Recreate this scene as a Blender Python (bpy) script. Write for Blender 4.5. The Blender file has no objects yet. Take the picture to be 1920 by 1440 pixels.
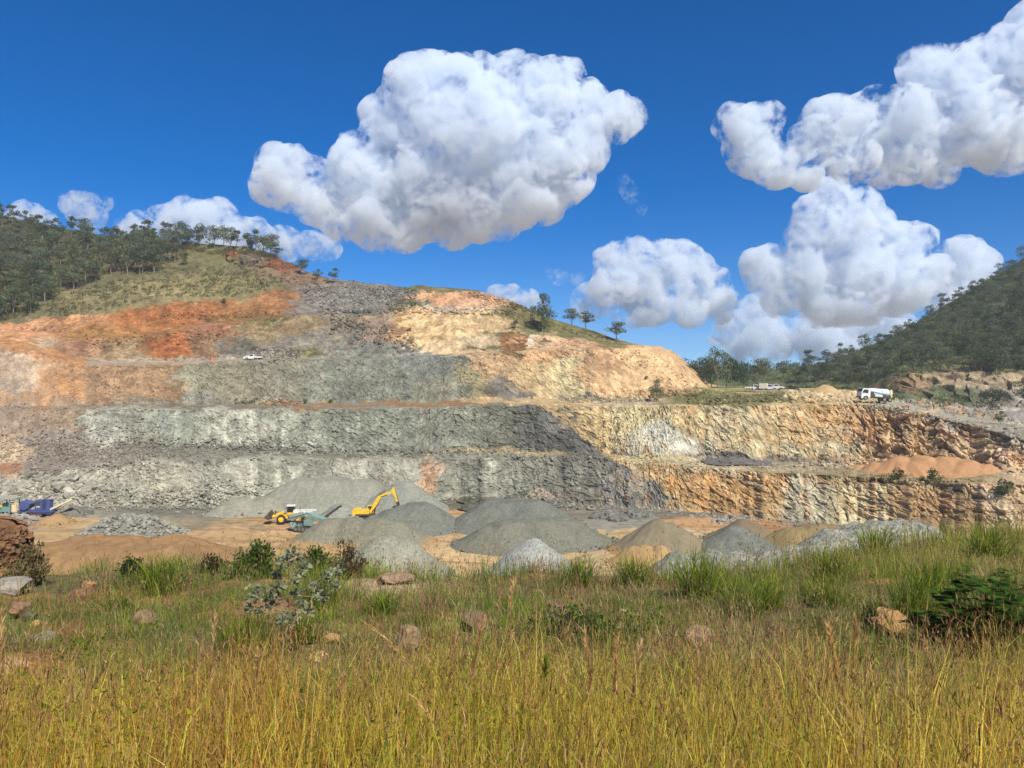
import bpy, bmesh, math, random
import numpy as np
from mathutils import Vector, Matrix

# ------------------------------------------------------------------ camera, sky, sun, exposure
SC = bpy.context.scene
COL = SC.collection
CAMZ = 28.0                      # eye height above the pit floor (m)
FPX, CX, CY = 1397.0, 960.0, 720.0   # focal length and centre of the photograph in its own pixels

cam_data = bpy.data.cameras.new('camera')
cam_data.sensor_width = 36.0
cam_data.lens = 36.0 * FPX / 1920.0
cam_data.clip_start = 0.1
cam_data.clip_end = 30000.0
cam = bpy.data.objects.new('camera', cam_data)
cam.location = (0, 0, CAMZ)
cam.rotation_euler = (math.radians(90), 0, 0)
COL.objects.link(cam)
SC.camera = cam

SUN_DIR = Vector((0.33, -0.58, 0.75)).normalized()       # towards the sun
sun_el = math.asin(SUN_DIR.z)
sun_data = bpy.data.lights.new('sun', 'SUN')
sun_data.energy = 5.0
sun_data.angle = math.radians(0.5)
sun_data.color = (1.0, 0.945, 0.83)
sun = bpy.data.objects.new('sun', sun_data)
sun.rotation_euler = SUN_DIR.to_track_quat('Z', 'Y').to_euler()
COL.objects.link(sun)

world = bpy.data.worlds.new('World')
SC.world = world
world.use_nodes = True
wt = world.node_tree
wt.nodes.clear()
w_out = wt.nodes.new('ShaderNodeOutputWorld')
w_bg = wt.nodes.new('ShaderNodeBackground')
w_hs = wt.nodes.new('ShaderNodeHueSaturation')
w_sky = wt.nodes.new('ShaderNodeTexSky')
w_sky.sky_type = 'NISHITA'
w_sky.sun_disc = False
w_sky.sun_elevation = sun_el
w_sky.sun_rotation = math.atan2(SUN_DIR.x, SUN_DIR.y)
w_sky.altitude = 2500
w_sky.air_density = 1.0
w_sky.dust_density = 0.0
w_sky.ozone_density = 5.0
w_hs.inputs['Hue'].default_value = 0.507
w_hs.inputs['Saturation'].default_value = 1.38
w_hs.inputs['Value'].default_value = 0.93
w_bg.inputs['Strength'].default_value = 0.10
w_tc = wt.nodes.new('ShaderNodeTexCoord')
w_up = wt.nodes.new('ShaderNodeVectorMath'); w_up.operation = 'MULTIPLY_ADD'
w_up.inputs[1].default_value = (1, 1, 0.86); w_up.inputs[2].default_value = (0, 0, 0.035)
w_nm = wt.nodes.new('ShaderNodeVectorMath'); w_nm.operation = 'NORMALIZE'
wt.links.new(w_tc.outputs['Generated'], w_up.inputs[0])
wt.links.new(w_up.outputs[0], w_nm.inputs[0])
wt.links.new(w_nm.outputs[0], w_sky.inputs['Vector'])
wt.links.new(w_sky.outputs[0], w_hs.inputs['Color'])
wt.links.new(w_hs.outputs[0], w_bg.inputs[0])
wt.links.new(w_bg.outputs[0], w_out.inputs[0])

SC.view_settings.view_transform = 'Standard'
SC.view_settings.look = 'None'
SC.view_settings.gamma = 1.0
SC.view_settings.exposure = 0.40
SC.render.engine = 'CYCLES'
SC.cycles.use_denoising = True
SC.cycles.denoising_prefilter = 'NONE'
SC.cycles.max_bounces = 20
SC.cycles.diffuse_bounces = 3
SC.cycles.glossy_bounces = 2
SC.cycles.transmission_bounces = 2
SC.cycles.volume_bounces = 20
SC.cycles.transparent_max_bounces = 20

# ------------------------------------------------------------------ helpers: numbers
rng = np.random.default_rng(7)
R = random.Random(11)


def P(px, py, Y):
    """world point at depth Y seen at photograph pixel (px, py)"""
    return Vector(((px - CX) / FPX * Y, Y, CAMZ - (py - CY) / FPX * Y))


def h01(ix, iy, iz, seed):
    n = (ix.astype(np.int64) * 374761393 + iy.astype(np.int64) * 668265263 + iz.astype(np.int64) * 2147483647 + seed * 1274126177) & 0xFFFFFFFF
    n = ((n ^ (n >> 13)) * 1274126177) & 0xFFFFFFFF
    n = ((n ^ (n >> 16)) * 2246822519) & 0xFFFFFFFF
    n = n ^ (n >> 15)
    return (n & 0xFFFFFF) / float(0x1000000)


def vnoise(x, y, seed=0):
    xi, yi = np.floor(x), np.floor(y)
    fx, fy = x - xi, y - yi
    fx = fx * fx * (3 - 2 * fx); fy = fy * fy * (3 - 2 * fy)
    z = np.zeros_like(xi)
    a = h01(xi, yi, z, seed); b = h01(xi + 1, yi, z, seed)
    c = h01(xi, yi + 1, z, seed); d = h01(xi + 1, yi + 1, z, seed)
    return (a * (1 - fx) + b * fx) * (1 - fy) + (c * (1 - fx) + d * fx) * fy


def fbm(x, y, seed=0, oct=4, gain=0.5, lac=2.03):
    s = np.zeros_like(x); amp = 1.0; tot = 0.0
    for o in range(oct):
        s += amp * vnoise(x, y, seed + o * 17); tot += amp
        amp *= gain; x = x * lac + 13.7; y = y * lac + 7.3
    return s / tot


def worley3(p, cell, seed):
    """distance to the nearest feature point, in cells; p is (n,3)"""
    q = p / cell
    i0 = np.floor(q)
    best = np.full(len(p), 9.0)
    for dx in (-1, 0, 1):
        for dy in (-1, 0, 1):
            for dz in (-1, 0, 1):
                cx, cy, cz = i0[:, 0] + dx, i0[:, 1] + dy, i0[:, 2] + dz
                ex = cx + h01(cx, cy, cz, seed) - q[:, 0]
                ey = cy + h01(cx, cy, cz, seed + 1) - q[:, 1]
                ez = cz + h01(cx, cy, cz, seed + 2) - q[:, 2]
                np.minimum(best, ex * ex + ey * ey + ez * ez, out=best)
    return np.sqrt(best)


def facet(x, y, seed):
    """broken rock: every cell is a tilted flat face. Returns (height -0.5..0.5, cell random, distance to the cell edge)"""
    xi, yi = np.floor(x), np.floor(y)
    d1 = np.full(x.shape, 9.0); d2 = np.full(x.shape, 9.0)
    hh = np.zeros(x.shape); cr = np.zeros(x.shape)
    z0 = np.zeros_like(xi)
    for dx in (-1, 0, 1):
        for dy in (-1, 0, 1):
            cx, cy = xi + dx, yi + dy
            ex = x - (cx + h01(cx, cy, z0, seed)); ey = y - (cy + h01(cx, cy, z0, seed + 1))
            d = ex * ex + ey * ey
            r = h01(cx, cy, z0, seed + 2)
            tx = h01(cx, cy, z0, seed + 3) - 0.5; ty = h01(cx, cy, z0, seed + 4) - 0.5
            h = (r - 0.5) + 1.1 * (tx * ex + ty * ey)
            near = d < d1
            d2 = np.where(near, d1, np.minimum(d2, d))
            hh = np.where(near, h, hh); cr = np.where(near, r, cr)
            d1 = np.where(near, d, d1)
    return hh, cr, np.sqrt(d2) - np.sqrt(d1)


def lin(c):
    """sRGB 0..255 to linear"""
    c = np.asarray(c, float) / 255.0
    return np.where(c <= 0.04045, c / 12.92, ((c + 0.055) / 1.055) ** 2.4)


# ------------------------------------------------------------------ helpers: objects
def tag(o, label=None, cat=None, group=None, kind=None):
    if label: o['label'] = label
    if cat: o['category'] = cat
    if group: o['group'] = group
    if kind: o['kind'] = kind
    return o


def empty(name, loc, rz=0.0, label=None, cat=None, group=None):
    o = bpy.data.objects.new(name, None)
    o.empty_display_size = 0.3
    COL.objects.link(o)
    o.location = loc
    o.rotation_euler = (0, 0, rz)
    return tag(o, label, cat, group)


def link(name, me, mat=None, parent=None):
    o = bpy.data.objects.new(name, me)
    COL.objects.link(o)
    if mat is not None:
        me.materials.clear()
        me.materials.append(mat)
    if parent is not None:
        o.parent = parent
    return o


def np_mesh(name, V, F, col=None, smooth=False, matidx=None):
    """mesh from arrays; F is (n,3) or (n,4), or a list of such arrays"""
    me = bpy.data.meshes.new(name)
    V = np.asarray(V, np.float32)
    Fs = F if isinstance(F, list) else [F]
    Fs = [np.asarray(f, np.int32) for f in Fs if len(f)]
    loops = np.concatenate([f.ravel() for f in Fs])
    counts = np.concatenate([np.full(len(f), f.shape[1], np.int32) for f in Fs])
    starts = np.concatenate([[0], np.cumsum(counts)[:-1]]).astype(np.int32)
    me.vertices.add(len(V)); me.vertices.foreach_set('co', V.ravel())
    me.loops.add(len(loops)); me.loops.foreach_set('vertex_index', loops)
    me.polygons.add(len(counts)); me.polygons.foreach_set('loop_start', starts)
    me.polygons.foreach_set('loop_total', counts)
    me.polygons.foreach_set('use_smooth', np.full(len(counts), smooth, bool))
    me.update(calc_edges=True)
    if col is not None:
        a = me.color_attributes.new('Col', 'FLOAT_COLOR', 'POINT')
        c4 = np.ones((len(V), 4), np.float32); c4[:, :3] = col
        a.data.foreach_set('color', c4.ravel())
    return me


def grid_faces(nr, nc):
    i = np.arange(nr * nc).reshape(nr, nc)
    return np.stack([i[:-1, :-1], i[:-1, 1:], i[1:, 1:], i[1:, :-1]], -1).reshape(-1, 4)

# ------------------------------------------------------------------ clouds: real bodies of cloud far behind the quarry
def cloud_mat(name, density, s, erode=0.5, ns=1.0):
    m = bpy.data.materials.new(name); m.use_nodes = True
    t = m.node_tree; t.nodes.clear()
    N = t.nodes.new; L = t.links.new
    o = N('ShaderNodeOutputMaterial')
    v = N('ShaderNodeVolumePrincipled')
    v.inputs['Color'].default_value = (0.85, 0.90, 0.955, 1)
    v.inputs['Anisotropy'].default_value = 0.0; v.inputs['Absorption Color'].default_value = (0, 0, 0, 1)
    tc = N('ShaderNodeTexCoord')
    n1 = N('ShaderNodeTexNoise'); n1.inputs['Scale'].default_value = 1.0 / (58 * s * ns); n1.inputs['Detail'].default_value = 7.0
    n1.inputs['Roughness'].default_value = 0.66; n1.inputs['Distortion'].default_value = 0.6
    mr = N('ShaderNodeMapRange'); mr.inputs[1].default_value = erode + 0.225 - 0.045; mr.inputs[2].default_value = erode + 0.225 + 0.075
    mr.inputs[3].default_value = 0.0; mr.inputs[4].default_value = density
    n2 = N('ShaderNodeTexNoise'); n2.inputs['Scale'].default_value = 1.0 / (14 * s * ns); n2.inputs['Detail'].default_value = 8.0; n2.inputs['Roughness'].default_value = 0.6
    ad = N('ShaderNodeMath'); ad.operation = 'MULTIPLY_ADD'; ad.inputs[1].default_value = 0.45
    L(tc.outputs['Object'], n2.inputs['Vector']); L(n2.outputs['Fac'], ad.inputs[0]); L(n1.outputs['Fac'], ad.inputs[2])
    L(tc.outputs['Object'], n1.inputs['Vector']); L(ad.outputs[0], mr.inputs[0]); L(mr.outputs[0], v.inputs['Density'])
    L(v.outputs[0], o.inputs['Volume'])
    m.cycles.volume_step_rate = 0.12
    return m


_ico = None
def ico_arrays(sub):
    bm = bmesh.new(); bmesh.ops.create_icosphere(bm, subdivisions=sub, radius=1.0)
    bm.verts.ensure_lookup_table()
    V = np.array([v.co[:] for v in bm.verts]); F = np.array([[v.index for v in f.verts] for f in bm.faces])
    bm.free(); return V, F


def make_cloud(blobs, Y, label, seed, dens=0.02, voxel=None, thick=0.8, amp=1.0, erode=0.495, ns=1.0):
    """blobs: (px, py, radius in px); Y: distance. Every blob gets smaller billows on its upper side."""
    s = Y / FPX
    g = np.random.default_rng(seed)
    IV, IF = ico_arrays(2)
    balls = []
    for (px, py, r) in blobs:
        c = np.array(P(px, py, Y)); rr = r * s
        c[1] += g.uniform(-0.25, 0.35) * rr * thick
        balls.append((c, rr * 1.0))
        for k in range(9):
            d = g.normal(size=3); d[2] = abs(d[2]) * 0.9 - 0.25; d /= np.linalg.norm(d)
            f = g.uniform(0.28, 0.5)
            balls.append((c + d * rr * (1.02 - f * 0.75), rr * f))
    V, F, n = [], [], 0
    for c, r in balls:
        V.append(IV * r * np.array([1, 1, 0.93]) + c); F.append(IF + n); n += len(IV)
    me = np_mesh('cloud', np.concatenate(V), np.concatenate(F))
    tmp = bpy.data.objects.new('cloud_tmp', me); COL.objects.link(tmp)
    def remesh(size):
        md = tmp.modifiers.new('remesh', 'REMESH'); md.mode = 'VOXEL'; md.voxel_size = size; md.use_smooth_shade = True
        dg = bpy.context.evaluated_depsgraph_get()
        m2 = bpy.data.meshes.new_from_object(tmp.evaluated_get(dg))
        tmp.modifiers.clear(); old = tmp.data; tmp.data = m2; bpy.data.meshes.remove(old)
        return m2

    def displace(m2, steps):
        nv = len(m2.vertices)
        co = np.empty(nv * 3, np.float32); m2.vertices.foreach_get('co', co); co = co.reshape(-1, 3).astype(float)
        top = co[:, 2].max(); bot = co[:, 2].min()
        up = 0.4 + 0.6 * np.clip((co[:, 2] - bot) / (top - bot) * 1.6, 0, 1)
        for cell, am in steps:
            no = np.empty(nv * 3, np.float32); m2.vertex_normals.foreach_get('vector', no); no = no.reshape(-1, 3)
            wp = co + 0.35 * cell * s * np.stack([np.sin(co[:, 1] / (cell * s * .9) + seed), np.sin(co[:, 2] / (cell * s * .8)), np.sin(co[:, 0] / (cell * s * 1.1))], 1)
            w = worley3(wp + seed * 91.0, cell * s, seed + int(cell))
            b = np.sqrt(np.clip(1 - (w / 1.05) ** 2, 0, 1)) - 0.6
            co = co + no * (b * am * s * amp * up)[:, None]
            m2.vertices.foreach_set('co', co.astype(np.float32).ravel()); m2.update()

    m2 = remesh(4.0 * s)
    displace(m2, ((60, 24), (30, 11)))
    m2 = remesh(2.6 * s)
    displace(m2, ((15, 6.5),))
    m2 = remesh(1.9 * s)
    displace(m2, ((7, 2.2),))
    out = remesh(1.7 * s)
    bpy.data.objects.remove(tmp)
    out.name = 'cloud'
    o = link('cloud', out, cloud_mat('cloud_vapour', dens * 3 / s, s, erode, ns))
    tag(o, label, 'cloud')
    return o


BIG = [(545, 340, 62), (505, 350, 34), (600, 370, 58), (520, 305, 30), (552, 300, 22), (690, 330, 80), (650, 395, 60), (740, 270, 70), (705, 215, 24),
       (760, 160, 36), (800, 190, 80), (850, 150, 42), (900, 160, 52), (880, 260, 120), (960, 150, 44), (1020, 170, 58), (1060, 150, 32), (1000, 260, 115), (1090, 220, 62),
       (1150, 225, 44), (1185, 215, 22), (800, 350, 110), (720, 400, 65), (900, 370, 90), (980, 350, 85), (1050, 330, 62), (760, 430, 48), (850, 430, 40), (700, 435, 40), (940, 420, 34), (1020, 390, 36), (1090, 290, 45)]
make_cloud(BIG, 2600, 'largest white cumulus cloud with dark grey base in the middle of the sky', 3)
UPR = [(1890, 130, 90), (1960, 90, 80), (1780, 170, 75), (1720, 130, 32), (1820, 230, 85), (1700, 230, 66), (1630, 230, 58), (1560, 230, 50), (1530, 270, 48), (1600, 300, 48), (1700, 300, 50), (1900, 260, 70),
       (1460, 310, 45), (1420, 280, 52), (1380, 240, 36), (1410, 220, 26), (1440, 225, 24), (1510, 330, 30), (2050, 170, 130), (2000, 260, 60), (1760, 320, 34), (1660, 325, 28)]
make_cloud(UPR, 2900, 'white cloud high at the right edge of the sky with a curled wisp', 5)
TOW = [(1560, 375, 36), (1530, 400, 30), (1600, 400, 44), (1560, 450, 72), (1520, 450, 40), (1630, 440, 45), (1680, 470, 52), (1720, 455, 34), (1590, 530, 90), (1500, 520, 60), (1440, 510, 44), (1480, 490, 34), (1690, 540, 60), (1540, 570, 48), (1630, 570, 44),
       (1740, 530, 50), (1800, 490, 48), (1820, 500, 36), (1780, 540, 48), (1830, 560, 50), (1470, 560, 40)]
make_cloud(TOW, 4200, 'towering white cumulus cloud above the wooded slope on the right', 8)
LOW = [(1400, 625, 45), (1450, 640, 46), (1520, 630, 50), (1600, 625, 46), (1660, 610, 40), (1360, 630, 24), (1420, 585, 30), (1380, 660, 20), (1700, 640, 40), (1560, 660, 40)]
make_cloud(LOW, 6000, 'low bright white cloud bank just over the treeline at the end of the valley', 12)
MID = [(1160, 500, 40), (1190, 485, 30), (1240, 510, 52), (1280, 495, 36), (1150, 550, 46), (1220, 560, 55), (1310, 540, 50), (1340, 560, 36), (1110, 565, 34), (1290, 580, 36), (1100, 580, 24), (1350, 590, 20), (1180, 590, 30)]
make_cloud(MID, 4600, 'rounded white cumulus cloud beyond the sandy spur', 15)
LFT = [(360, 420, 42), (320, 420, 34), (400, 415, 36), (270, 430, 28), (245, 430, 18), (440, 440, 30), (480, 450, 32), (540, 460, 30), (590, 465, 28), (620, 470, 15), (350, 400, 24), (310, 450, 30), (420, 460, 40)]
make_cloud(LFT, 5200, 'white cloud bank behind the trees on the hilltop', 21, ns=0.75, erode=0.505)
make_cloud([(155, 395, 26), (140, 385, 16), (170, 385, 15), (200, 383, 9), (165, 420, 20), (182, 400, 15)], 4200, 'small wispy cloud over the left hill', 25, dens=0.012, ns=0.45, erode=0.525)
make_cloud([(60, 410, 24), (40, 405, 14), (85, 415, 14), (20, 410, 14)], 5200, 'little white cloud peeping over the far left ridge', 29, ns=0.45, erode=0.51)
make_cloud([(955, 560, 20), (985, 570, 20), (930, 550, 10), (1010, 580, 14)], 5000, 'little white cloud low behind the orange crest', 33, ns=0.45, erode=0.51)
make_cloud([(1050, 522, 12), (1080, 524, 9), (1030, 515, 8)], 3600, 'tiny grey cloud scrap left of the rounded cumulus', 36, dens=0.006, ns=0.4, erode=0.54)
make_cloud([(1185, 365, 12), (1205, 395, 7), (1170, 345, 7)], 2600, 'faint cloud wisp right of the largest cloud', 37, dens=0.005, ns=0.4, erode=0.55)
# ------------------------------------------------------------------ materials
DESAT = 0.15
K = 0.70          # display colour -> base colour


def node_mat(name):
    m = bpy.data.materials.new(name); m.use_nodes = True
    t = m.node_tree; t.nodes.clear()
    return m, t, t.nodes.new, t.links.new


def ground_mat(name, scales=((0.9, 0.5), (4.0, 0.45), (16.0, 0.35)), bump=0.35, bump_scale=2.5, dist=0.3, rough=0.95, speck=0.0, spk=0.18):
    """vertex colour times world-anchored mottling, with a fine bump"""
    m, t, N, L = node_mat(name)
    out = N('ShaderNodeOutputMaterial'); bs = N('ShaderNodeBsdfPrincipled')
    bs.inputs['Roughness'].default_value = rough; bs.inputs['Specular IOR Level'].default_value = 0.15
    at = N('ShaderNodeAttribute'); at.attribute_name = 'Col'
    tc = N('ShaderNodeTexCoord')
    cur = at.outputs['Color']
    for i, (sc, am) in enumerate(scales):
        n = N('ShaderNodeTexNoise'); n.inputs['Scale'].default_value = sc; n.inputs['Detail'].default_value = 4.0; n.inputs['Roughness'].default_value = 0.6
        mr = N('ShaderNodeMapRange'); mr.inputs[1].default_value = 0.3; mr.inputs[2].default_value = 0.7
        mr.inputs[3].default_value = 1 - am * 0.6; mr.inputs[4].default_value = 1 + am * 0.6
        mx = N('ShaderNodeVectorMath'); mx.operation = 'SCALE'
        L(tc.outputs['Object'], n.inputs['Vector']); L(n.outputs['Fac'], mr.inputs[0]); L(cur, mx.inputs[0]); L(mr.outputs[0], mx.inputs['Scale'])
        cur = mx.outputs[0]
    if speck:
        v = N('ShaderNodeTexVoronoi'); v.inputs['Scale'].default_value = speck
        mr = N('ShaderNodeMapRange'); mr.inputs[3].default_value = 1 - spk; mr.inputs[4].default_value = 1 + spk
        mx = N('ShaderNodeVectorMath'); mx.operation = 'SCALE'
        sp = N('ShaderNodeSeparateColor')
        L(tc.outputs['Object'], v.inputs['Vector']); L(v.outputs['Color'], sp.inputs[0]); L(sp.outputs[0], mr.inputs[0])
        L(cur, mx.inputs[0]); L(mr.outputs[0], mx.inputs['Scale']); cur = mx.outputs[0]
    L(cur, bs.inputs['Base Color'])
    n = N('ShaderNodeTexNoise'); n.inputs['Scale'].default_value = bump_scale; n.inputs['Detail'].default_value = 6.0; n.inputs['Roughness'].default_value = 0.65
    b = N('ShaderNodeBump'); b.inputs['Strength'].default_value = bump; b.inputs['Distance'].default_value = dist
    L(tc.outputs['Object'], n.inputs['Vector']); L(n.outputs['Fac'], b.inputs['Height']); L(b.outputs[0], bs.inputs['Normal'])
    L(bs.outputs[0], out.inputs[0])
    return m


def leaf_mat(name, trans=0.35, var=0.0):
    m, t, N, L = node_mat(name)
    out = N('ShaderNodeOutputMaterial')
    d = N('ShaderNodeBsdfDiffuse'); tr = N('ShaderNodeBsdfTranslucent'); mx = N('ShaderNodeMixShader'); mx.inputs[0].default_value = trans
    at = N('ShaderNodeAttribute'); at.attribute_name = 'Col'
    cur = at.outputs['Color']
    if var:
        oi = N('ShaderNodeObjectInfo'); hs = N('ShaderNodeHueSaturation')
        mr = N('ShaderNodeMapRange'); mr.inputs[3].default_value = 1 - var; mr.inputs[4].default_value = 1 + var
        mr2 = N('ShaderNodeMapRange'); mr2.inputs[3].default_value = 0.478; mr2.inputs[4].default_value = 0.512
        ml = N('ShaderNodeMath'); ml.operation = 'MULTIPLY'; ml.inputs[1].default_value = 7.31
        fr = N('ShaderNodeMath'); fr.operation = 'FRACT'
        L(oi.outputs['Random'], mr.inputs[0]); L(oi.outputs['Random'], ml.inputs[0]); L(ml.outputs[0], fr.inputs[0]); L(fr.outputs[0], mr2.inputs[0])
        L(mr.outputs[0], hs.inputs['Value']); L(mr2.outputs[0], hs.inputs['Hue']); L(cur, hs.inputs['Color']); cur = hs.outputs[0]
    L(cur, d.inputs['Color']); L(cur, tr.inputs['Color'])
    L(d.outputs[0], mx.inputs[1]); L(tr.outputs[0], mx.inputs[2]); L(mx.outputs[0], out.inputs[0])
    return m


def flat_mat(name, rgb, rough=0.6, metal=0.0, spec=0.4, dirt=0.25, scale=2.0):
    """painted or worn surface: base colour broken up by dust"""
    m, t, N, L = node_mat(name)
    out = N('ShaderNodeOutputMaterial'); bs = N('ShaderNodeBsdfPrincipled')
    bs.inputs['Roughness'].default_value = rough; bs.inputs['Metallic'].default_value = metal; bs.inputs['Specular IOR Level'].default_value = spec
    tc = N('ShaderNodeTexCoord'); n = N('ShaderNodeTexNoise'); n.inputs['Scale'].default_value = scale; n.inputs['Detail'].default_value = 5
    mr = N('ShaderNodeMapRange'); mr.inputs[1].default_value = 0.42; mr.inputs[2].default_value = 0.75; mr.inputs[4].default_value = dirt
    mx = N('ShaderNodeMixRGB')
    c = lin(rgb); mx.inputs[1].default_value = (*c, 1); d = lin((160, 130, 95)) * 0.6; mx.inputs[2].default_value = (*d, 1)
    L(tc.outputs['Object'], n.inputs['Vector']); L(n.outputs['Fac'], mr.inputs[0]); L(mr.outputs[0], mx.inputs[0]); L(mx.outputs[0], bs.inputs['Base Color'])
    L(bs.outputs[0], out.inputs[0])
    return m


M_ROCK = ground_mat('quarry_rock', ((0.35, 0.25), (1.6, 0.4), (7.0, 0.4)), bump=0.35, bump_scale=1.6, dist=0.4)
M_HILL = ground_mat('hill_grass', ((0.25, 0.5), (0.9, 0.6), (3.5, 0.6)), bump=0.8, bump_scale=1.2, dist=0.8)
M_FLOOR = ground_mat('pit_floor_sand', ((0.06, 0.25), (0.5, 0.25), (5.0, 0.25)), bump=0.2, bump_scale=3.0, dist=0.15)
M_SOIL = ground_mat('hillside_soil', ((1.2, 0.5), (6.0, 0.5), (30.0, 0.4)), bump=0.7, bump_scale=9.0, dist=0.08)
M_STONE = ground_mat('loose_stone', ((2.0, 0.25), (9.0, 0.3)), bump=0.4, bump_scale=8.0, dist=0.06)
M_LEAF = leaf_mat('gum_leaves', 0.3, 0.2)
M_GRASS = leaf_mat('grass_blades', 0.5)

# ------------------------------------------------------------------ the quarry wall: benches lofted between crest and toe lines
def kl(pts, px):
    a = np.array(pts, float)
    return np.interp(px, a[:, 0], a[:, 1]), np.interp(px, a[:, 0], a[:, 2])


def smooth1(a, k):
    w = np.hanning(2 * k + 3)[1:-1]; w /= w.sum()
    return np.convolve(np.pad(a, k, mode='edge'), w, 'valid')


def loft(lines, px, rows, seed=0, jit=2.0, sm=9, skirt=False):
    """grid (rows, cols, 3) and the segment index of every row; jit: raggedness of the lines in pixels"""
    pts = []
    for k, ln in enumerate(lines):
        py, Y = kl(ln, px)
        py = smooth1(py, sm); Y = smooth1(Y, sm * 2)
        wob = (fbm(px / 55.0, np.full(px.shape, k * 3.1), seed + k, 5, 0.6) - 0.5) * 2
        wd = (fbm(px / 70.0, np.full(px.shape, (k // 2) * 9.7), seed + 50 + k // 2, 4, 0.55) - 0.5) * 2
        py = py + wob * jit; Y = Y + wd * 3.0
        pts.append(np.stack([(px - CX) / FPX * Y, Y, CAMZ - (py - CY) / FPX * Y], -1))
    if skirt:
        b = pts[0].copy(); b[:, 1] -= 0.8; b[:, 2] = -1.2; pts[0] = pts[0]; pts.insert(0, b); rows = [3] + rows
    G, seg, tt = [], [], []
    for k in range(len(pts) - 1):
        n = rows[k]
        for i in range(n + (k == len(pts) - 2)):
            t = i / n
            G.append(pts[k] * (1 - t) + pts[k + 1] * t); seg.append(k); tt.append(t)
    return np.array(G), np.array(seg), np.array(tt)


def grid_normals(G):
    du = np.gradient(G, axis=1); dv = np.gradient(G, axis=0)
    n = np.cross(du, dv)
    ln = np.linalg.norm(n, axis=-1, keepdims=True)
    return n / np.maximum(ln, 1e-9)


def splat(px, py, seeds, warp=14.0, seed=0, kwarp=1.0):
    """colour map of the ground: soft blend of patches, edges broken up by noise"""
    wx = (fbm(px / 60, py / 45, seed, 5, 0.6) - 0.5) * 2 * warp * 2 + (vnoise(px / 7, py / 6, seed + 9) - 0.5) * warp * 0.8
    wy = (fbm(px / 60, py / 45, seed + 31, 5, 0.6) - 0.5) * 2 * warp * 1.4 + (vnoise(px / 7, py / 6, seed + 8) - 0.5) * warp * 0.6
    X, Yy = px + wx, py + wy
    num = np.zeros(px.shape + (3,)); den = np.zeros(px.shape)
    for (sx, sy, rx, ry, c) in seeds:
        d = ((X - sx) / rx) ** 2 + ((Yy - sy) / ry) ** 2
        w = np.exp(-3.2 * d) + 1e-6 / (1 + d * d)
        num += w[..., None] * lin(c); den += w
    out = num / den[..., None]
    mxc = out.max(-1, keepdims=True); sat = (mxc - out.min(-1, keepdims=True)) / np.maximum(mxc, 1e-6)
    gr = np.clip(1 - sat / 0.38, 0, 1)
    out = out * (1 + gr * np.array([0.42, 0.33, 0.17]) + np.clip(1 - np.abs(sat - 0.62) / 0.25, 0, 1) * np.array([0.16, 0.21, 0.21]))
    lum = (out @ np.array([0.3, 0.59, 0.11]))[..., None] * np.array([0.98, 1.0, 0.93])
    return out * (1 - DESAT) + lum * DESAT


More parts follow.
